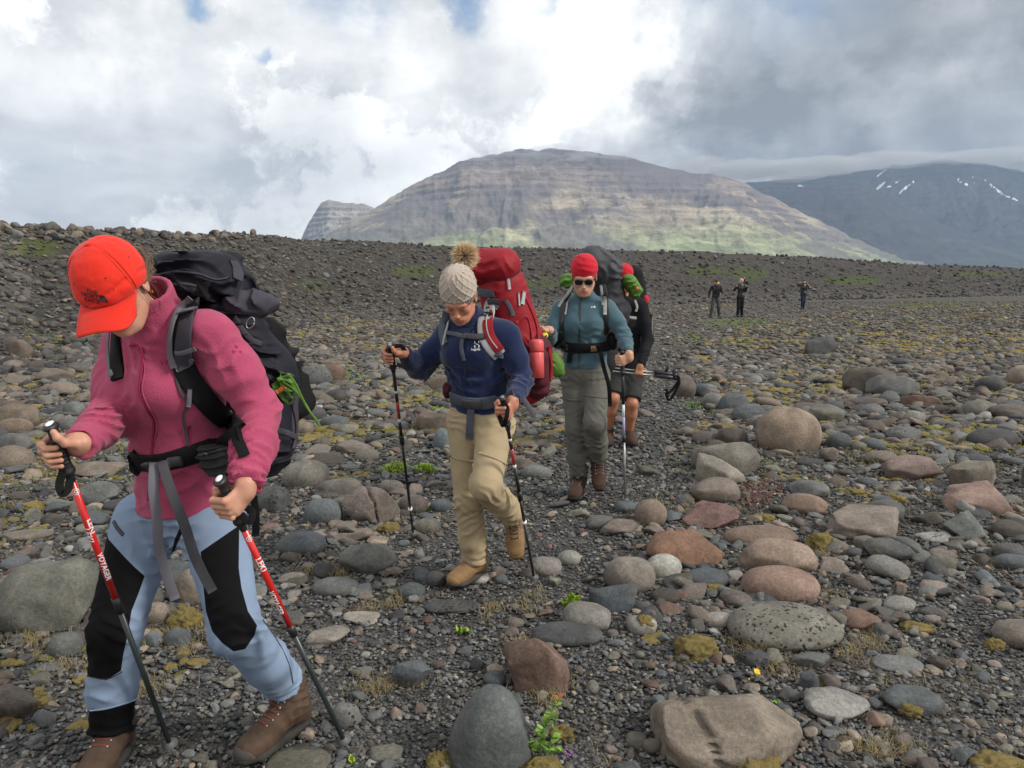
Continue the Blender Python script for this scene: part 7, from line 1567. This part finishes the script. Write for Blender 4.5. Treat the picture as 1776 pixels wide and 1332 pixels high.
# ------------------------------------------------------------------ three hikers far back on the trail
def far_hiker(cx, top, foot, label, jc, tc, hatc, packc, pose, packlab, packshape, packx=.0, hair=None, skin=M_SKIN, backw=0.0):
    g = A_(ground_hit(cx, foot)); Y = g[1]; sc = ((foot - top) / FPX * Y) / 1.70; root = empty('person', tuple(g)); tag(root, label, 'person', 'hikers')
    def J(x, y, z): return g + A_([x, y, z]) * sc
    h = .014; X1 = A_([1, 0, 0]); st = pose.get('stride', .12)
    ank = [J(-st - .02, -.05, .08), J(st, .08, .08)]; kn = [J(-st * .7 - .02, -.08, .48), J(st * .7, -.04, .48)]; hip = [J(-.08, 0, .90), J(.08, 0, .90)]
    pel, chs, nb, hd = J(0, 0, .95), J(0, -.02, 1.28), J(0, -.02, 1.46), J(0, -.06, 1.60); sh = [J(-.18, 0, 1.40), J(.18, 0, 1.40)]
    el = [J(*pose['elR']), J(*pose['elL'])]; wr = [J(*pose['wrR']), J(*pose['wrL'])]
    s = SDF(g - A_([.7, .4, .1]), g + A_([.7, .4, 1.9]), h)
    s.ell(hd, A_([.078, .092, .115]) * sc, k=.02).cone(hd + A_([0, .02, -.06]), nb, .05, .055, .02).cone(hd + A_([0, -.085, -.01]) * sc, hd + A_([0, -.10, -.03]) * sc, .012, .014, .01)
    s.ecap(pel, chs, (.12, .09), (.13, .09), X1).cone(chs, nb, .09, .05); s.cone(sh[0], sh[1], .04, .04)
    for i in (0, 1):
        s.chain([sh[i], el[i], wr[i]], [.04, .035, .026], .02); s.ell(wr[i] + unit(wr[i] - el[i]) * .04, (.036, .036, .042), k=.01); s.chain([hip[i], kn[i], ank[i]], [.07, .05, .035], .02)
    part('body', s.mesh(), skin, root)
    s = SDF(g - A_([.7, .4, .1]), g + A_([.7, .4, 1.9]), h); s.ecap(J(0, 0, .92), J(0, 0, 1.1), (.175, .13), (.155, .12), X1).ecap(J(0, 0, 1.1), chs, (.155, .12), (.17, .13), X1).ecap(chs, nb, (.17, .13), (.08, .07), X1).cone(sh[0], sh[1], .062, .062, .05)
    for i in (0, 1):
        e_ = wr[i] if not pose.get('short') else el[i]; s.chain([sh[i], el[i]] + ([wr[i]] if not pose.get('short') else []), [.062, .056] + ([.044] if not pose.get('short') else []), .03)
    s.plane(J(0, 0, .84), (0, 0, -1)); s.disp(folds((chs, A_([.3, 0, 1]), .3, .012, .09), fb_amp=.012, fb_s=7, seed=int(cx)), .03); part('jacket', s.mesh(), jc, root)
    s = SDF(g - A_([.5, .4, .1]), g + A_([.5, .4, 1.2]), h); s.ecap(J(0, 0, .98), J(0, 0, .88), (.15, .11), (.16, .12), X1)
    for i in (0, 1): s.chain([hip[i], kn[i], ank[i]], [.10, .078, .066], .03)
    s.disp(folds((kn[0], A_([0, 0, 1]), .2, .010, .06), (kn[1], A_([0, 0, 1]), .2, .010, .06), fb_amp=.01, fb_s=8, seed=3), .03); part('trousers', s.mesh(), tc, root)
    for i in (0, 1): s = SDF(ank[i] - .25, ank[i] + .25, .012); s.ell(ank[i] + A_([0, -.06, -.03]), (.055, .14, .05), k=.01, pw=2.4).cone(ank[i], ank[i] + A_([0, 0, .06]), .055, .055, .02); s.plane((0, 0, g[2] - .0), (0, 0, -1)); part('boot', s.mesh(), M_BUCK, root)
    s = SDF(hd - .2, hd + .2, .011); s.ell(hd + A_([0, .015, .035]), (.088, .10, .095), k=.01); s.plane(hd + A_([0, 0, .02]), (0, -.3, -1)); 
    if pose.get('brim'): s.ell(hd + A_([0, -.10, .04]), (.07, .06, .012), k=.01)
    part('hat' if hair is None else 'hair', s.mesh(), hatc, root)
    if hair: s = SDF(hd - .25, hd + .2, .011); s.ell(hd + A_([-.03, .0, -.02]), (.085, .07, .13), k=.01).ell(hd + A_([0, .02, .03]), (.092, .09, .10), k=.01); s.ell(hd + A_([.01, -.10, -.02]), (.055, .05, .075), k=.01, op='sub'); s.disp(folds(fb_amp=.01, fb_s=20, seed=4), .02); part('hair', s.mesh(), hatc, root)
    rp = empty('backpack', tuple(J(0, .15, .9))); tag(rp, packlab, 'backpack', 'backpacks')
    s = SDF(g - A_([.6, .4, -.6]), g + A_([.6, .6, 2.0]), .014)
    for (x0, z0, x1, z1, w0, w1) in packshape: s.ecap(J(x0, .20, z0), J(x1, .20, z1), (w0, .13), (w1, .13), X1, .04)
    s.disp(folds(fb_amp=.014, fb_s=9, seed=int(cx) + 1), .03); part('main_bag', s.mesh(), packc, rp)
    for q in (-1, 1): strap('shoulder_strap', [Vector(J(q * .10, -.02, 1.46)), Vector(J(q * .11, -.14, 1.36)), Vector(J(q * .12, -.15, 1.2)), Vector(J(q * .15, -.10, 1.08))], .045, .012, M_BUCK, rp)
    strap('belt', [Vector(J(-.16, -.06, 1.02)), Vector(J(0, -.135, 1.0)), Vector(J(.16, -.06, 1.02))], .05, .012, M_BUCK, rp)
    return root, J, wr
def far_pole(a, b_, lb):
    rt = empty('trekking_pole', tuple(b_)); tag(rt, lb, 'trekking pole', 'trekking poles carried by the group'); u = unit(b_ - a); cyl_between('grip', a - u * .06, a + u * .08, .018, .018, M_BLK, rt); cyl_between('shaft', a + u * .08, b_, .011, .009, M_GREYM, rt)
M_DKJ = cloth_mat('dark_brown_jacket', (.022, .019, .022), .85, .2, 60); M_GTR = cloth_mat('dark_grey_trouser', (.055, .058, .058), .85, .15, 60); M_BTR = cloth_mat('dark_blue_jeans', (.012, .022, .045), .85, .2, 60)
M_BLOND = plain_mat('blond_hair', (.50, .36, .22), .6)
r_, J_, w_ = far_hiker(1240, 487, 551, 'distant hiker in dark jacket and grey trousers, leftmost of the far three', M_DKJ, M_GTR, M_DKJ, M_BUCK, dict(elR=(-.30, 0, 1.15), wrR=(-.34, -.1, .92), elL=(.28, -.02, 1.16), wrL=(.16, -.22, 1.10), stride=.20, brim=True), 'small dark backpack with yellow patch on the leftmost distant hiker', [(.05, 1.2, .08, 1.5, .15, .12)])
yl = empty('stuff_sack', tuple(J_(.12, .12, 1.55))); tag(yl, 'tiny yellow sack behind the leftmost distant hiker\'s head', 'bag'); s = SDF(A_(J_(.12, .16, 1.58)) - .15, A_(J_(.12, .16, 1.58)) + .15, .012); s.ell(A_(J_(.12, .14, 1.58)), (.06, .06, .075), k=.01); s.disp(folds(fb_amp=.01, fb_s=20, seed=2), .02); part('sack', s.mesh(), M_YEL, yl)
far_pole(w_[0] + A_([0, -.05, .0]), A_(ground_hit(1232, 549)), 'pole in the hand of the leftmost distant hiker')
r_, J_, w_ = far_hiker(1283, 484, 550, 'distant blond hiker all in black, middle one of the far three', M_BUCK, cloth_mat('black_trouser', (.010, .010, .012), .85, .2, 60), M_BLOND, M_BUCK, dict(elR=(-.30, -.05, 1.20), wrR=(-.26, -.22, 1.36), elL=(.30, -.05, 1.20), wrL=(.22, -.25, 1.34), stride=.10), 'tall black backpack with side roll on the middle distant hiker', [(.06, 1.1, .12, 1.68, .17, .12), (.30, 1.40, .33, 1.55, .07, .07), (.26, 1.15, .28, 1.3, .06, .06)], hair=True)
far_pole(w_[1] + A_([0, -.04, .02]), A_(J_(.27, -.2, .78)), 'pole in the left hand of the middle distant hiker')
r_, J_, w_ = far_hiker(1392, 487, 536, 'distant hiker in black shirt and dark blue trousers, rightmost of the far three', M_BUCK, M_BTR, M_DKJ, M_BUCK, dict(elR=(-.36, -.02, 1.50), wrR=(-.12, -.16, 1.60), elL=(.40, -.02, 1.22), wrL=(.16, -.16, 1.50), stride=.06, short=True), 'black backpack on the rightmost distant hiker', [(.05, 1.15, .08, 1.62, .19, .15)])
# ------------------------------------------------------------------ moss, grass, small plants
def moss_VF(seed, sub=4):
    V, F = stone_VF(seed, 'round', sub); o = seed * .37
    d = .45 * fbm(V[:, 0] * 2.6 + o, V[:, 1] * 2.6, V[:, 2] * 2.6, 3, 5) + .14 * fbm(V[:, 0] * 9 + o, V[:, 1] * 9, V[:, 2] * 9, 3, 15) + .09 * vnoise(V[:, 0] * 22, V[:, 1] * 22, V[:, 2] * 22, 25)
    return V * (1 + d)[:, None], F
cm = bpy.data.collections.new('moss_shapes')
for i in range(4):
    V, F = moss_VF(700 + i, 3); o = mesh_np('moss', V, F, M_MOSS if i < 3 else M_MOSS2); COL.objects.unlink(o); cm.objects.link(o)
def moss_scatter(n, y0, y1, p, s0, s1, thr, grow=0):
    X, Y = rand_pts(n, y0, y1, p); c = fbm(X * 1.5, Y * 1.5, 2.2, 4, 91) + .35 * fbm(X * .4, Y * .4, 1, 2, 33)
    side_ = np.where((X / Y > .12) & (Y < 6) & (Y > 3.4), .08, 0); k = (c + side_ > thr) & (on_path(X, Y) < .3) & clear_of(X, Y, .9); k &= ~((Y < 3.6) & (RNG.random(n) < .75)); k &= (Y < np.interp(X / Y, _t, RT[:, 1]) + 1.5); X, Y = X[k], Y[k]; n = len(X)
    s = RNG.uniform(s0, s1, n) * (1 + grow * Y); scl = np.stack([s * RNG.uniform(.8, 1.5, n), s * RNG.uniform(.7, 1.2, n), s * RNG.uniform(.22, .5, n)], -1)
    rot = np.stack([RNG.normal(size=n) * .1, RNG.normal(size=n) * .1, RNG.uniform(0, 6.28, n)], -1); print('moss', n)
    scatter('moss', X, Y, s * .05, scl, rot, cm, RNG.integers(0, 4, n))
moss_scatter(13000, 2.2, 9, -.9, .012, .040, .33); moss_scatter(22000, 7, 26, -1.3, .03, .08, .205); moss_scatter(16000, 16, 60, -1.0, .05, .12, .24)
HM = [((738, 1300, 784, 1340), 'golden moss cushion at the left foot of the egg-shaped boulder'), ((903, 1310, 978, 1350), 'golden moss cushion below the leafy plant at the bottom edge'), ((950, 1256, 997, 1288), 'round moss cushion right of the leafy plant'),
      ((1268, 1300, 1358, 1350), 'golden moss growing over the front of the cracked boulder'), ((1172, 1097, 1253, 1147), 'lumpy double moss cushion between pale stone and pitted stone'), ((1702, 1306, 1800, 1350), 'moss cushion in the lower right corner'),
      ((1222, 1013, 1258, 1029), 'small moss tuft on the end of the blue-grey oval stone'), ((1402, 921, 1450, 954), 'ragged moss clump right of the tan saddle boulder'), ((1308, 891, 1347, 908), 'moss pad left of the reddish tan flat stone'), ((1470, 847, 1504, 861), 'low moss pad near the purple-brown dome'),
      ((1541, 858, 1578, 873), 'flat moss pad above the dark olive stone'), ((290, 1050, 346, 1092), 'moss clump beside tan stone between the hiker legs'), ((1572, 1080, 1627, 1101), 'moss tuft on the right edge of gravel beside reddish stone'), ((1510, 1084, 1546, 1102), 'little moss tuft touching the reddish brown sloping stone'),
      ((1712, 1108, 1748, 1130), 'pale moss ball at the foot of the right-edge boulder'), ((1103, 1064, 1134, 1086), 'moss cap on top of the pale stone'), ((1425, 1180, 1452, 1196), 'small moss tuft above the light grey notched stone'), ((40, 868, 75, 884), 'moss patch upon the blue-grey stone at far left'),
      ((1560, 1218, 1600, 1240), 'brownish moss on the foot of the round blue-grey stone'), ((655, 905, 690, 925), 'moss under the scooped rock'), ((1265, 1290, 1275, 1295), 'x')]
for bx, lb in HM[:-1]:
    x0, y0, x1, y1 = bx; g = ground_hit((x0 + x1) / 2, y1 - 1); a = (x1 - x0) / 2 / FPX * g.y; V, F = moss_VF(int(x0), 4)
    hgt = max(((y1 - y0) / FPX * g.y - a * .55 * CAMZ / math.hypot(CAMZ, g.y) * 2 * .6) / 1.3, a * .32)
    o = mesh_np('moss_cushion', V * A_([a, a * .75, hgt]), F, M_MOSS); o.location = (g.x, g.y + a * .6, g.z + hgt * .3); tag(o, lb, 'moss')
    if 'cap on top' in lb or 'upon' in lb or 'front of the cracked' in lb or 'foot of the round' in lb:
        y_ = g.y + a; best = min(STN, key=lambda s_: math.hypot(s_[0] - g.x, s_[1] - g.y)); 
        p = P((x0 + x1) / 2, (y0 + y1) / 2, best[1] - best[3] * (.9 if 'front' in lb or 'foot' in lb else .35)); o.location = (p.x, p.y, p.z - hgt * .4)
# dry grass: curved blades
def blades(name, centres, mat, per=24, L0=.03, L1=.09, w_=.0016, spread=.05, up=.9, kind='stuff', seg=3):
    n = len(centres) * per; C = np.repeat(np.asarray(centres, float), per, 0); a = RNG.uniform(0, 2 * np.pi, n); r = np.abs(RNG.normal(size=n)) * spread
    X = C[:, 0] + np.cos(a) * r; Y = C[:, 1] + np.sin(a) * r; Z = gz(X, Y) + (C[:, 2] if C.shape[1] > 2 else 0); L_ = RNG.uniform(L0, L1, n)
    b_ = RNG.uniform(0, 2 * np.pi, n); lean = RNG.uniform(.3, 1.6, n); dirn = np.stack([np.cos(b_), np.sin(b_), np.zeros(n)], -1); sd_ = np.stack([-np.sin(b_), np.cos(b_), np.zeros(n)], -1)
    V = []
    for j in range(seg + 1):
        t = j / seg; h = L_ * up * (t - .35 * lean * t * t); f = L_ * lean * (t ** 1.4) * .75; c = np.stack([X, Y, Z], -1) + dirn * f[:, None] + np.stack([np.zeros(n), np.zeros(n), np.maximum(h, .003 * t)], -1)
        ww = w_ * (1 - .75 * t); V += [c - sd_ * ww, c + sd_ * ww]
    m = 2 * (seg + 1); V = np.stack(V, 1).reshape(-1, 3); k = np.arange(n)[:, None] * m; F = np.concatenate([k + [2 * j, 2 * j + 1, 2 * j + 3, 2 * j + 2] for j in range(seg)])
    o = mesh_np(name, V, F, mat); 
    if kind: o['kind'] = kind
    return o
GR = [(300, 1105), (250, 1115), (330, 1130), (560, 990), (600, 1003), (540, 1000), (1290, 1110), (1310, 1130), (1350, 1160), (1500, 1115), (1480, 1135), (1450, 950), (1420, 965), (1300, 885), (905, 1125), (1220, 880), (1400, 1020), (1440, 1035), (640, 1195), (660, 1190), (720, 1190), (80, 1130), (60, 1110), (110, 1160), (30, 1105),
      (960, 1200), (950, 1215), (900, 1050), (930, 1045), (850, 1060), (640, 1065), (1560, 1300), (1520, 1310), (690, 1050), (320, 1095), (380, 1105), (140, 1010), (240, 1190), (280, 1200), (210, 1170), (1330, 790), (1270, 730), (1190, 900), (1610, 860), (1730, 980), (1480, 1300), (1100, 905)]
cen = []
for px, py in GR:
    for _ in range(5): g = ground_hit(px + RNG.normal() * 14, py + RNG.normal() * 7); cen.append((g.x, g.y))
blades('dry_grass', cen, M_STRAW, 26, .02, .065, .0011, .045)
X, Y = rand_pts(2600, 2.0, 12, -.8); k = (fbm(X * 1.4, Y * 1.4, 6, 4, 61) > .12) & (on_path(X, Y) < .6); blades('dry_grass', np.stack([X[k], Y[k]], -1), M_STRAW, 12, .02, .06, .0013, .05)
X, Y = rand_pts(6000, 5, 40, -.9); k = (fbm(X * .9, Y * .9, 8, 4, 66) > .12) & (on_path(X, Y) < .5); blades('dry_grass', np.stack([X[k], Y[k]], -1), plain_mat('olive_grass', (.16, .16, .045), .9, spec=.2), 10, .04, .11, .004, .10, seg=2)
def leaf_VF(L_, W_, fold=.15, serr=0.0):
    n = 7; top = []
    for i in range(n):
        t = i / (n - 1); w_ = W_ * math.sin(math.pi * min(1, t * .92 + .04)) ** .75 * (1 - .35 * t); z = .10 * L_ * math.sin(t * 2.6) 
        top += [(-w_, t * L_, z + fold * w_), (0, t * L_, z), (w_, t * L_, z + fold * w_)]
    F = []
    for i in range(n - 1):
        a = i * 3; F += [(a, a + 1, a + 4, a + 3), (a + 1, a + 2, a + 5, a + 4)]
    return np.array(top), F
def rosette(px, py, wpx, label, mat, n=60, tall=1.0, seed=0, name='green_plant'):
    g = A_(ground_hit(px, py)); R_ = wpx / 2 / FPX * g[1]; rt = empty(name, tuple(g)); tag(rt, label, 'plant'); rg = np.random.default_rng(seed + 5); Vs, Fs, o_ = [], [], 0
    for i in range(n):
        a = rg.uniform(0, 6.28); r_ = R_ * rg.random() ** .6; L_ = rg.uniform(.018, .034); el_ = rg.uniform(.2, 1.3); V, F = leaf_VF(L_, L_ * .26)
        ca, sa = math.cos(rg.uniform(0, 6.28)), math.sin(rg.uniform(0, 6.28)); Mr = np.array(Euler((el_, 0, rg.uniform(0, 6.28))).to_matrix())
        hz_ = (1 - (r_ / R_) ** 2) * R_ * .55 * tall * rg.random(); x, y = g[0] + r_ * math.cos(a), g[1] + r_ * math.sin(a) * .6; V = V @ Mr.T + A_([x, y, gzs(x, y) + hz_]); Vs.append(V); Fs += [tuple(k + o_ for k in f_) for f_ in F]; o_ += len(V)
    part('leaves', (np.concatenate(Vs), Fs), mat, rt)
rosette(690, 818, 62, 'bright green mossy plant left of the dark stone near the left pole', M_LEAF2, 420, 1.0, 1); rosette(737, 817, 44, 'bright green mossy plant right of the left pole', M_LEAF2, 300, 1.0, 2)
rosette(992, 1052, 34, 'bright green upright plant beside the grey-brown stone', M_LEAF2, 150, 2.4, 3); rosette(803, 1098, 22, 'tiny green plant on the open gravel of the trail', M_LEAF2, 26, .6, 4); rosette(1201, 707, 34, 'green tuft before the trail-side row of stones', M_LEAF, 120, 1.5, 5)
rosette(1345, 1225, 12, 'small green sprig behind the cracked boulder', M_LEAF, 10, 1.5, 6); rosette(560, 806, 24, 'pale green tuft behind the greige boulder', M_LEAF, 70, .8, 7); rosette(760, 712, 36, 'yellow-green plant left of the grey hip belt', M_LEAF2, 110, .6, 8); rosette(660, 770, 18, 'small green tuft on gravel between backpack and left pole', M_LEAF2, 40, 1, 9)
rosette(612, 1325, 10, 'green sprout by the red pole tip', M_LEAF2, 8, 1.5, 10); rosette(610, 660, 60, 'leggy green shrub beyond the dark pitted boulder', M_LEAF, 160, 1.6, 11); rosette(745, 885, 22, 'green tuft behind the pole between two stones', M_LEAF, 50, 1, 12); rosette(90, 590, 90, 'low green plants on the left slope foot', M_LEAF, 200, .5, 13)
# the leafy plant by the egg-shaped boulder: stems with separate leaves
lp_ = A_(ground_hit(940, 1312)); lr = empty('leafy_plant', tuple(lp_)); tag(lr, 'green leafy plant with heart-shaped leaves right of the egg-shaped boulder', 'plant'); rg = np.random.default_rng(12)
leafm = None; M_LF = plain_mat('heart_leaf', (.19, .33, .05), .5, spec=.4); M_LFY = plain_mat('yellow_leaf', (.30, .30, .04), .5); M_LFR = plain_mat('red_leaf', (.30, .10, .04), .5)
stems = [[(938, 1312), (936, 1285), (946, 1255), (958, 1232), (970, 1212)], [(944, 1312), (956, 1290), (960, 1268), (964, 1248)], [(932, 1312), (922, 1298), (918, 1285)], [(946, 1312), (962, 1306), (976, 1302)]]
for si, st_ in enumerate(stems):
    pts = catmull([P(a, b_, lp_[1] - .02 - .01 * i) for i, (a, b_) in enumerate(st_)], 5); part('stem', tube_VF(pts, .0013, 6), M_LEAF, lr); n = len(pts)
    for i in range(3 if si else 2, n, 1 if si == 0 else 2):
        for q in (-1, 1):
            if rg.random() < .12: continue
            sz = rg.uniform(.017, .026) * (1.1 - .4 * i / n) * (1.15 if i < 8 else 1); V, F = leaf_VF(sz * 1.25, sz * .62, .25); Mr = np.array(Euler((rg.uniform(.1, .9), rg.uniform(-.3, .3), (-1.57 if q > 0 else 1.57) + rg.uniform(-.9, .9) + math.pi * (rg.random() < .15))).to_matrix())
            m_ = M_LF if not (si == 0 and i > n - 4) else (M_LFY if i < n - 1 else M_LFR); part('leaf', (V @ Mr.T + pts[i], F), m_, lr)
# yellow flower and bud, pink blossoms
fg = A_(ground_hit(1308, 1182)); fr = empty('flower', tuple(fg)); tag(fr, 'single yellow daisy-like flower on the gravel with a bud', 'flower'); ft = A_(P(1312, 1166, fg[1] - .01)); M_FY = plain_mat('yellow_petal', (.85, .55, .01), .5); M_FC = plain_mat('orange_centre', (.75, .35, .01), .7)
part('stem', tube_VF(catmull([fg, (fg + ft) / 2 + A_([.004, 0, 0]), ft], 4), .0012, 6), M_LEAF, fr); Vs, Fs, o_ = [], [], 0
for i in range(16):
    V, F = leaf_VF(.0165, .0026, .1); Mr = np.array(Euler((.35 + .1 * rg.normal(), 0, i * 2 * math.pi / 16)).to_matrix()); T_ = np.array(Euler((.55, .25, 0)).to_matrix()); V = (V @ Mr.T) @ T_.T + ft; Vs.append(V); Fs += [tuple(k + o_ for k in f_) for f_ in F]; o_ += len(V)
part('petals', (np.concatenate(Vs), Fs), M_FY, fr); part('centre', tube_VF([ft - A_([0, 0, .002]), ft + A_([0, 0, .001]), ft + A_([0, 0, .003])], [.004, .005, .002], 10), M_FC, fr)
bd = A_(P(1299, 1178, fg[1])); part('bud', tube_VF([bd - A_([0, 0, .004]), bd, bd + A_([0, 0, .004])], [.002, .004, .002], 8), M_FY, fr)
pg_ = A_(ground_hit(990, 1312)); pr_ = empty('flower', tuple(pg_)); tag(pr_, 'tiny purple blossoms right of the leafy plant', 'flower'); M_PF = plain_mat('purple_petal', (.42, .12, .45), .6); Vs, Fs, o_ = [], [], 0
for i in range(26):
    V, F = leaf_VF(.006, .002, .1); Mr = np.array(Euler((rg.uniform(0, 1.2), 0, rg.uniform(0, 6.28))).to_matrix()); c_ = pg_ + A_([rg.normal() * .012, rg.normal() * .02, .008 + .006 * rg.random()]); Vs.append(V @ Mr.T + c_); Fs += [tuple(k + o_ for k in f_) for f_ in F]; o_ += len(V)
part('petals', (np.concatenate(Vs), Fs), M_PF, pr_)
# crumbled red rock right of the brown-grey stone
M_CR = rock_mat('red_crumbs_mat', [((.085, .042, .032), 50), ((.06, .035, .03), 30), ((.12, .07, .05), 20)], scale=3); ccr = shape_set('red_crumb', range(960, 968), ['angular'] * 8, 2, M_CR)
for (px, py, sx_, sy_, nn) in ((1312, 858, 24, 17, 600), (905, 790, 30, 14, 200), (520, 700, 40, 12, 160)):
    c_ = [ground_hit(px + RNG.normal() * sx_ * .6, py + RNG.normal() * sy_ * .6) for _ in range(nn // 4)]; X = np.array([p.x for p in c_]).repeat(4) + RNG.normal(size=len(c_) * 4) * .03; Y = np.array([p.y for p in c_]).repeat(4) + RNG.normal(size=len(c_) * 4) * .03; n = len(X)
    s = RNG.uniform(.007, .020, n); scatter('red_rubble', X, Y, s * .4, np.stack([s, s * .8, s * .7], -1), RNG.uniform(0, 6, (n, 3)), ccr, RNG.integers(0, 8, n))
# groove of the cracked boulder: a real cleft of dark shadow between two lips
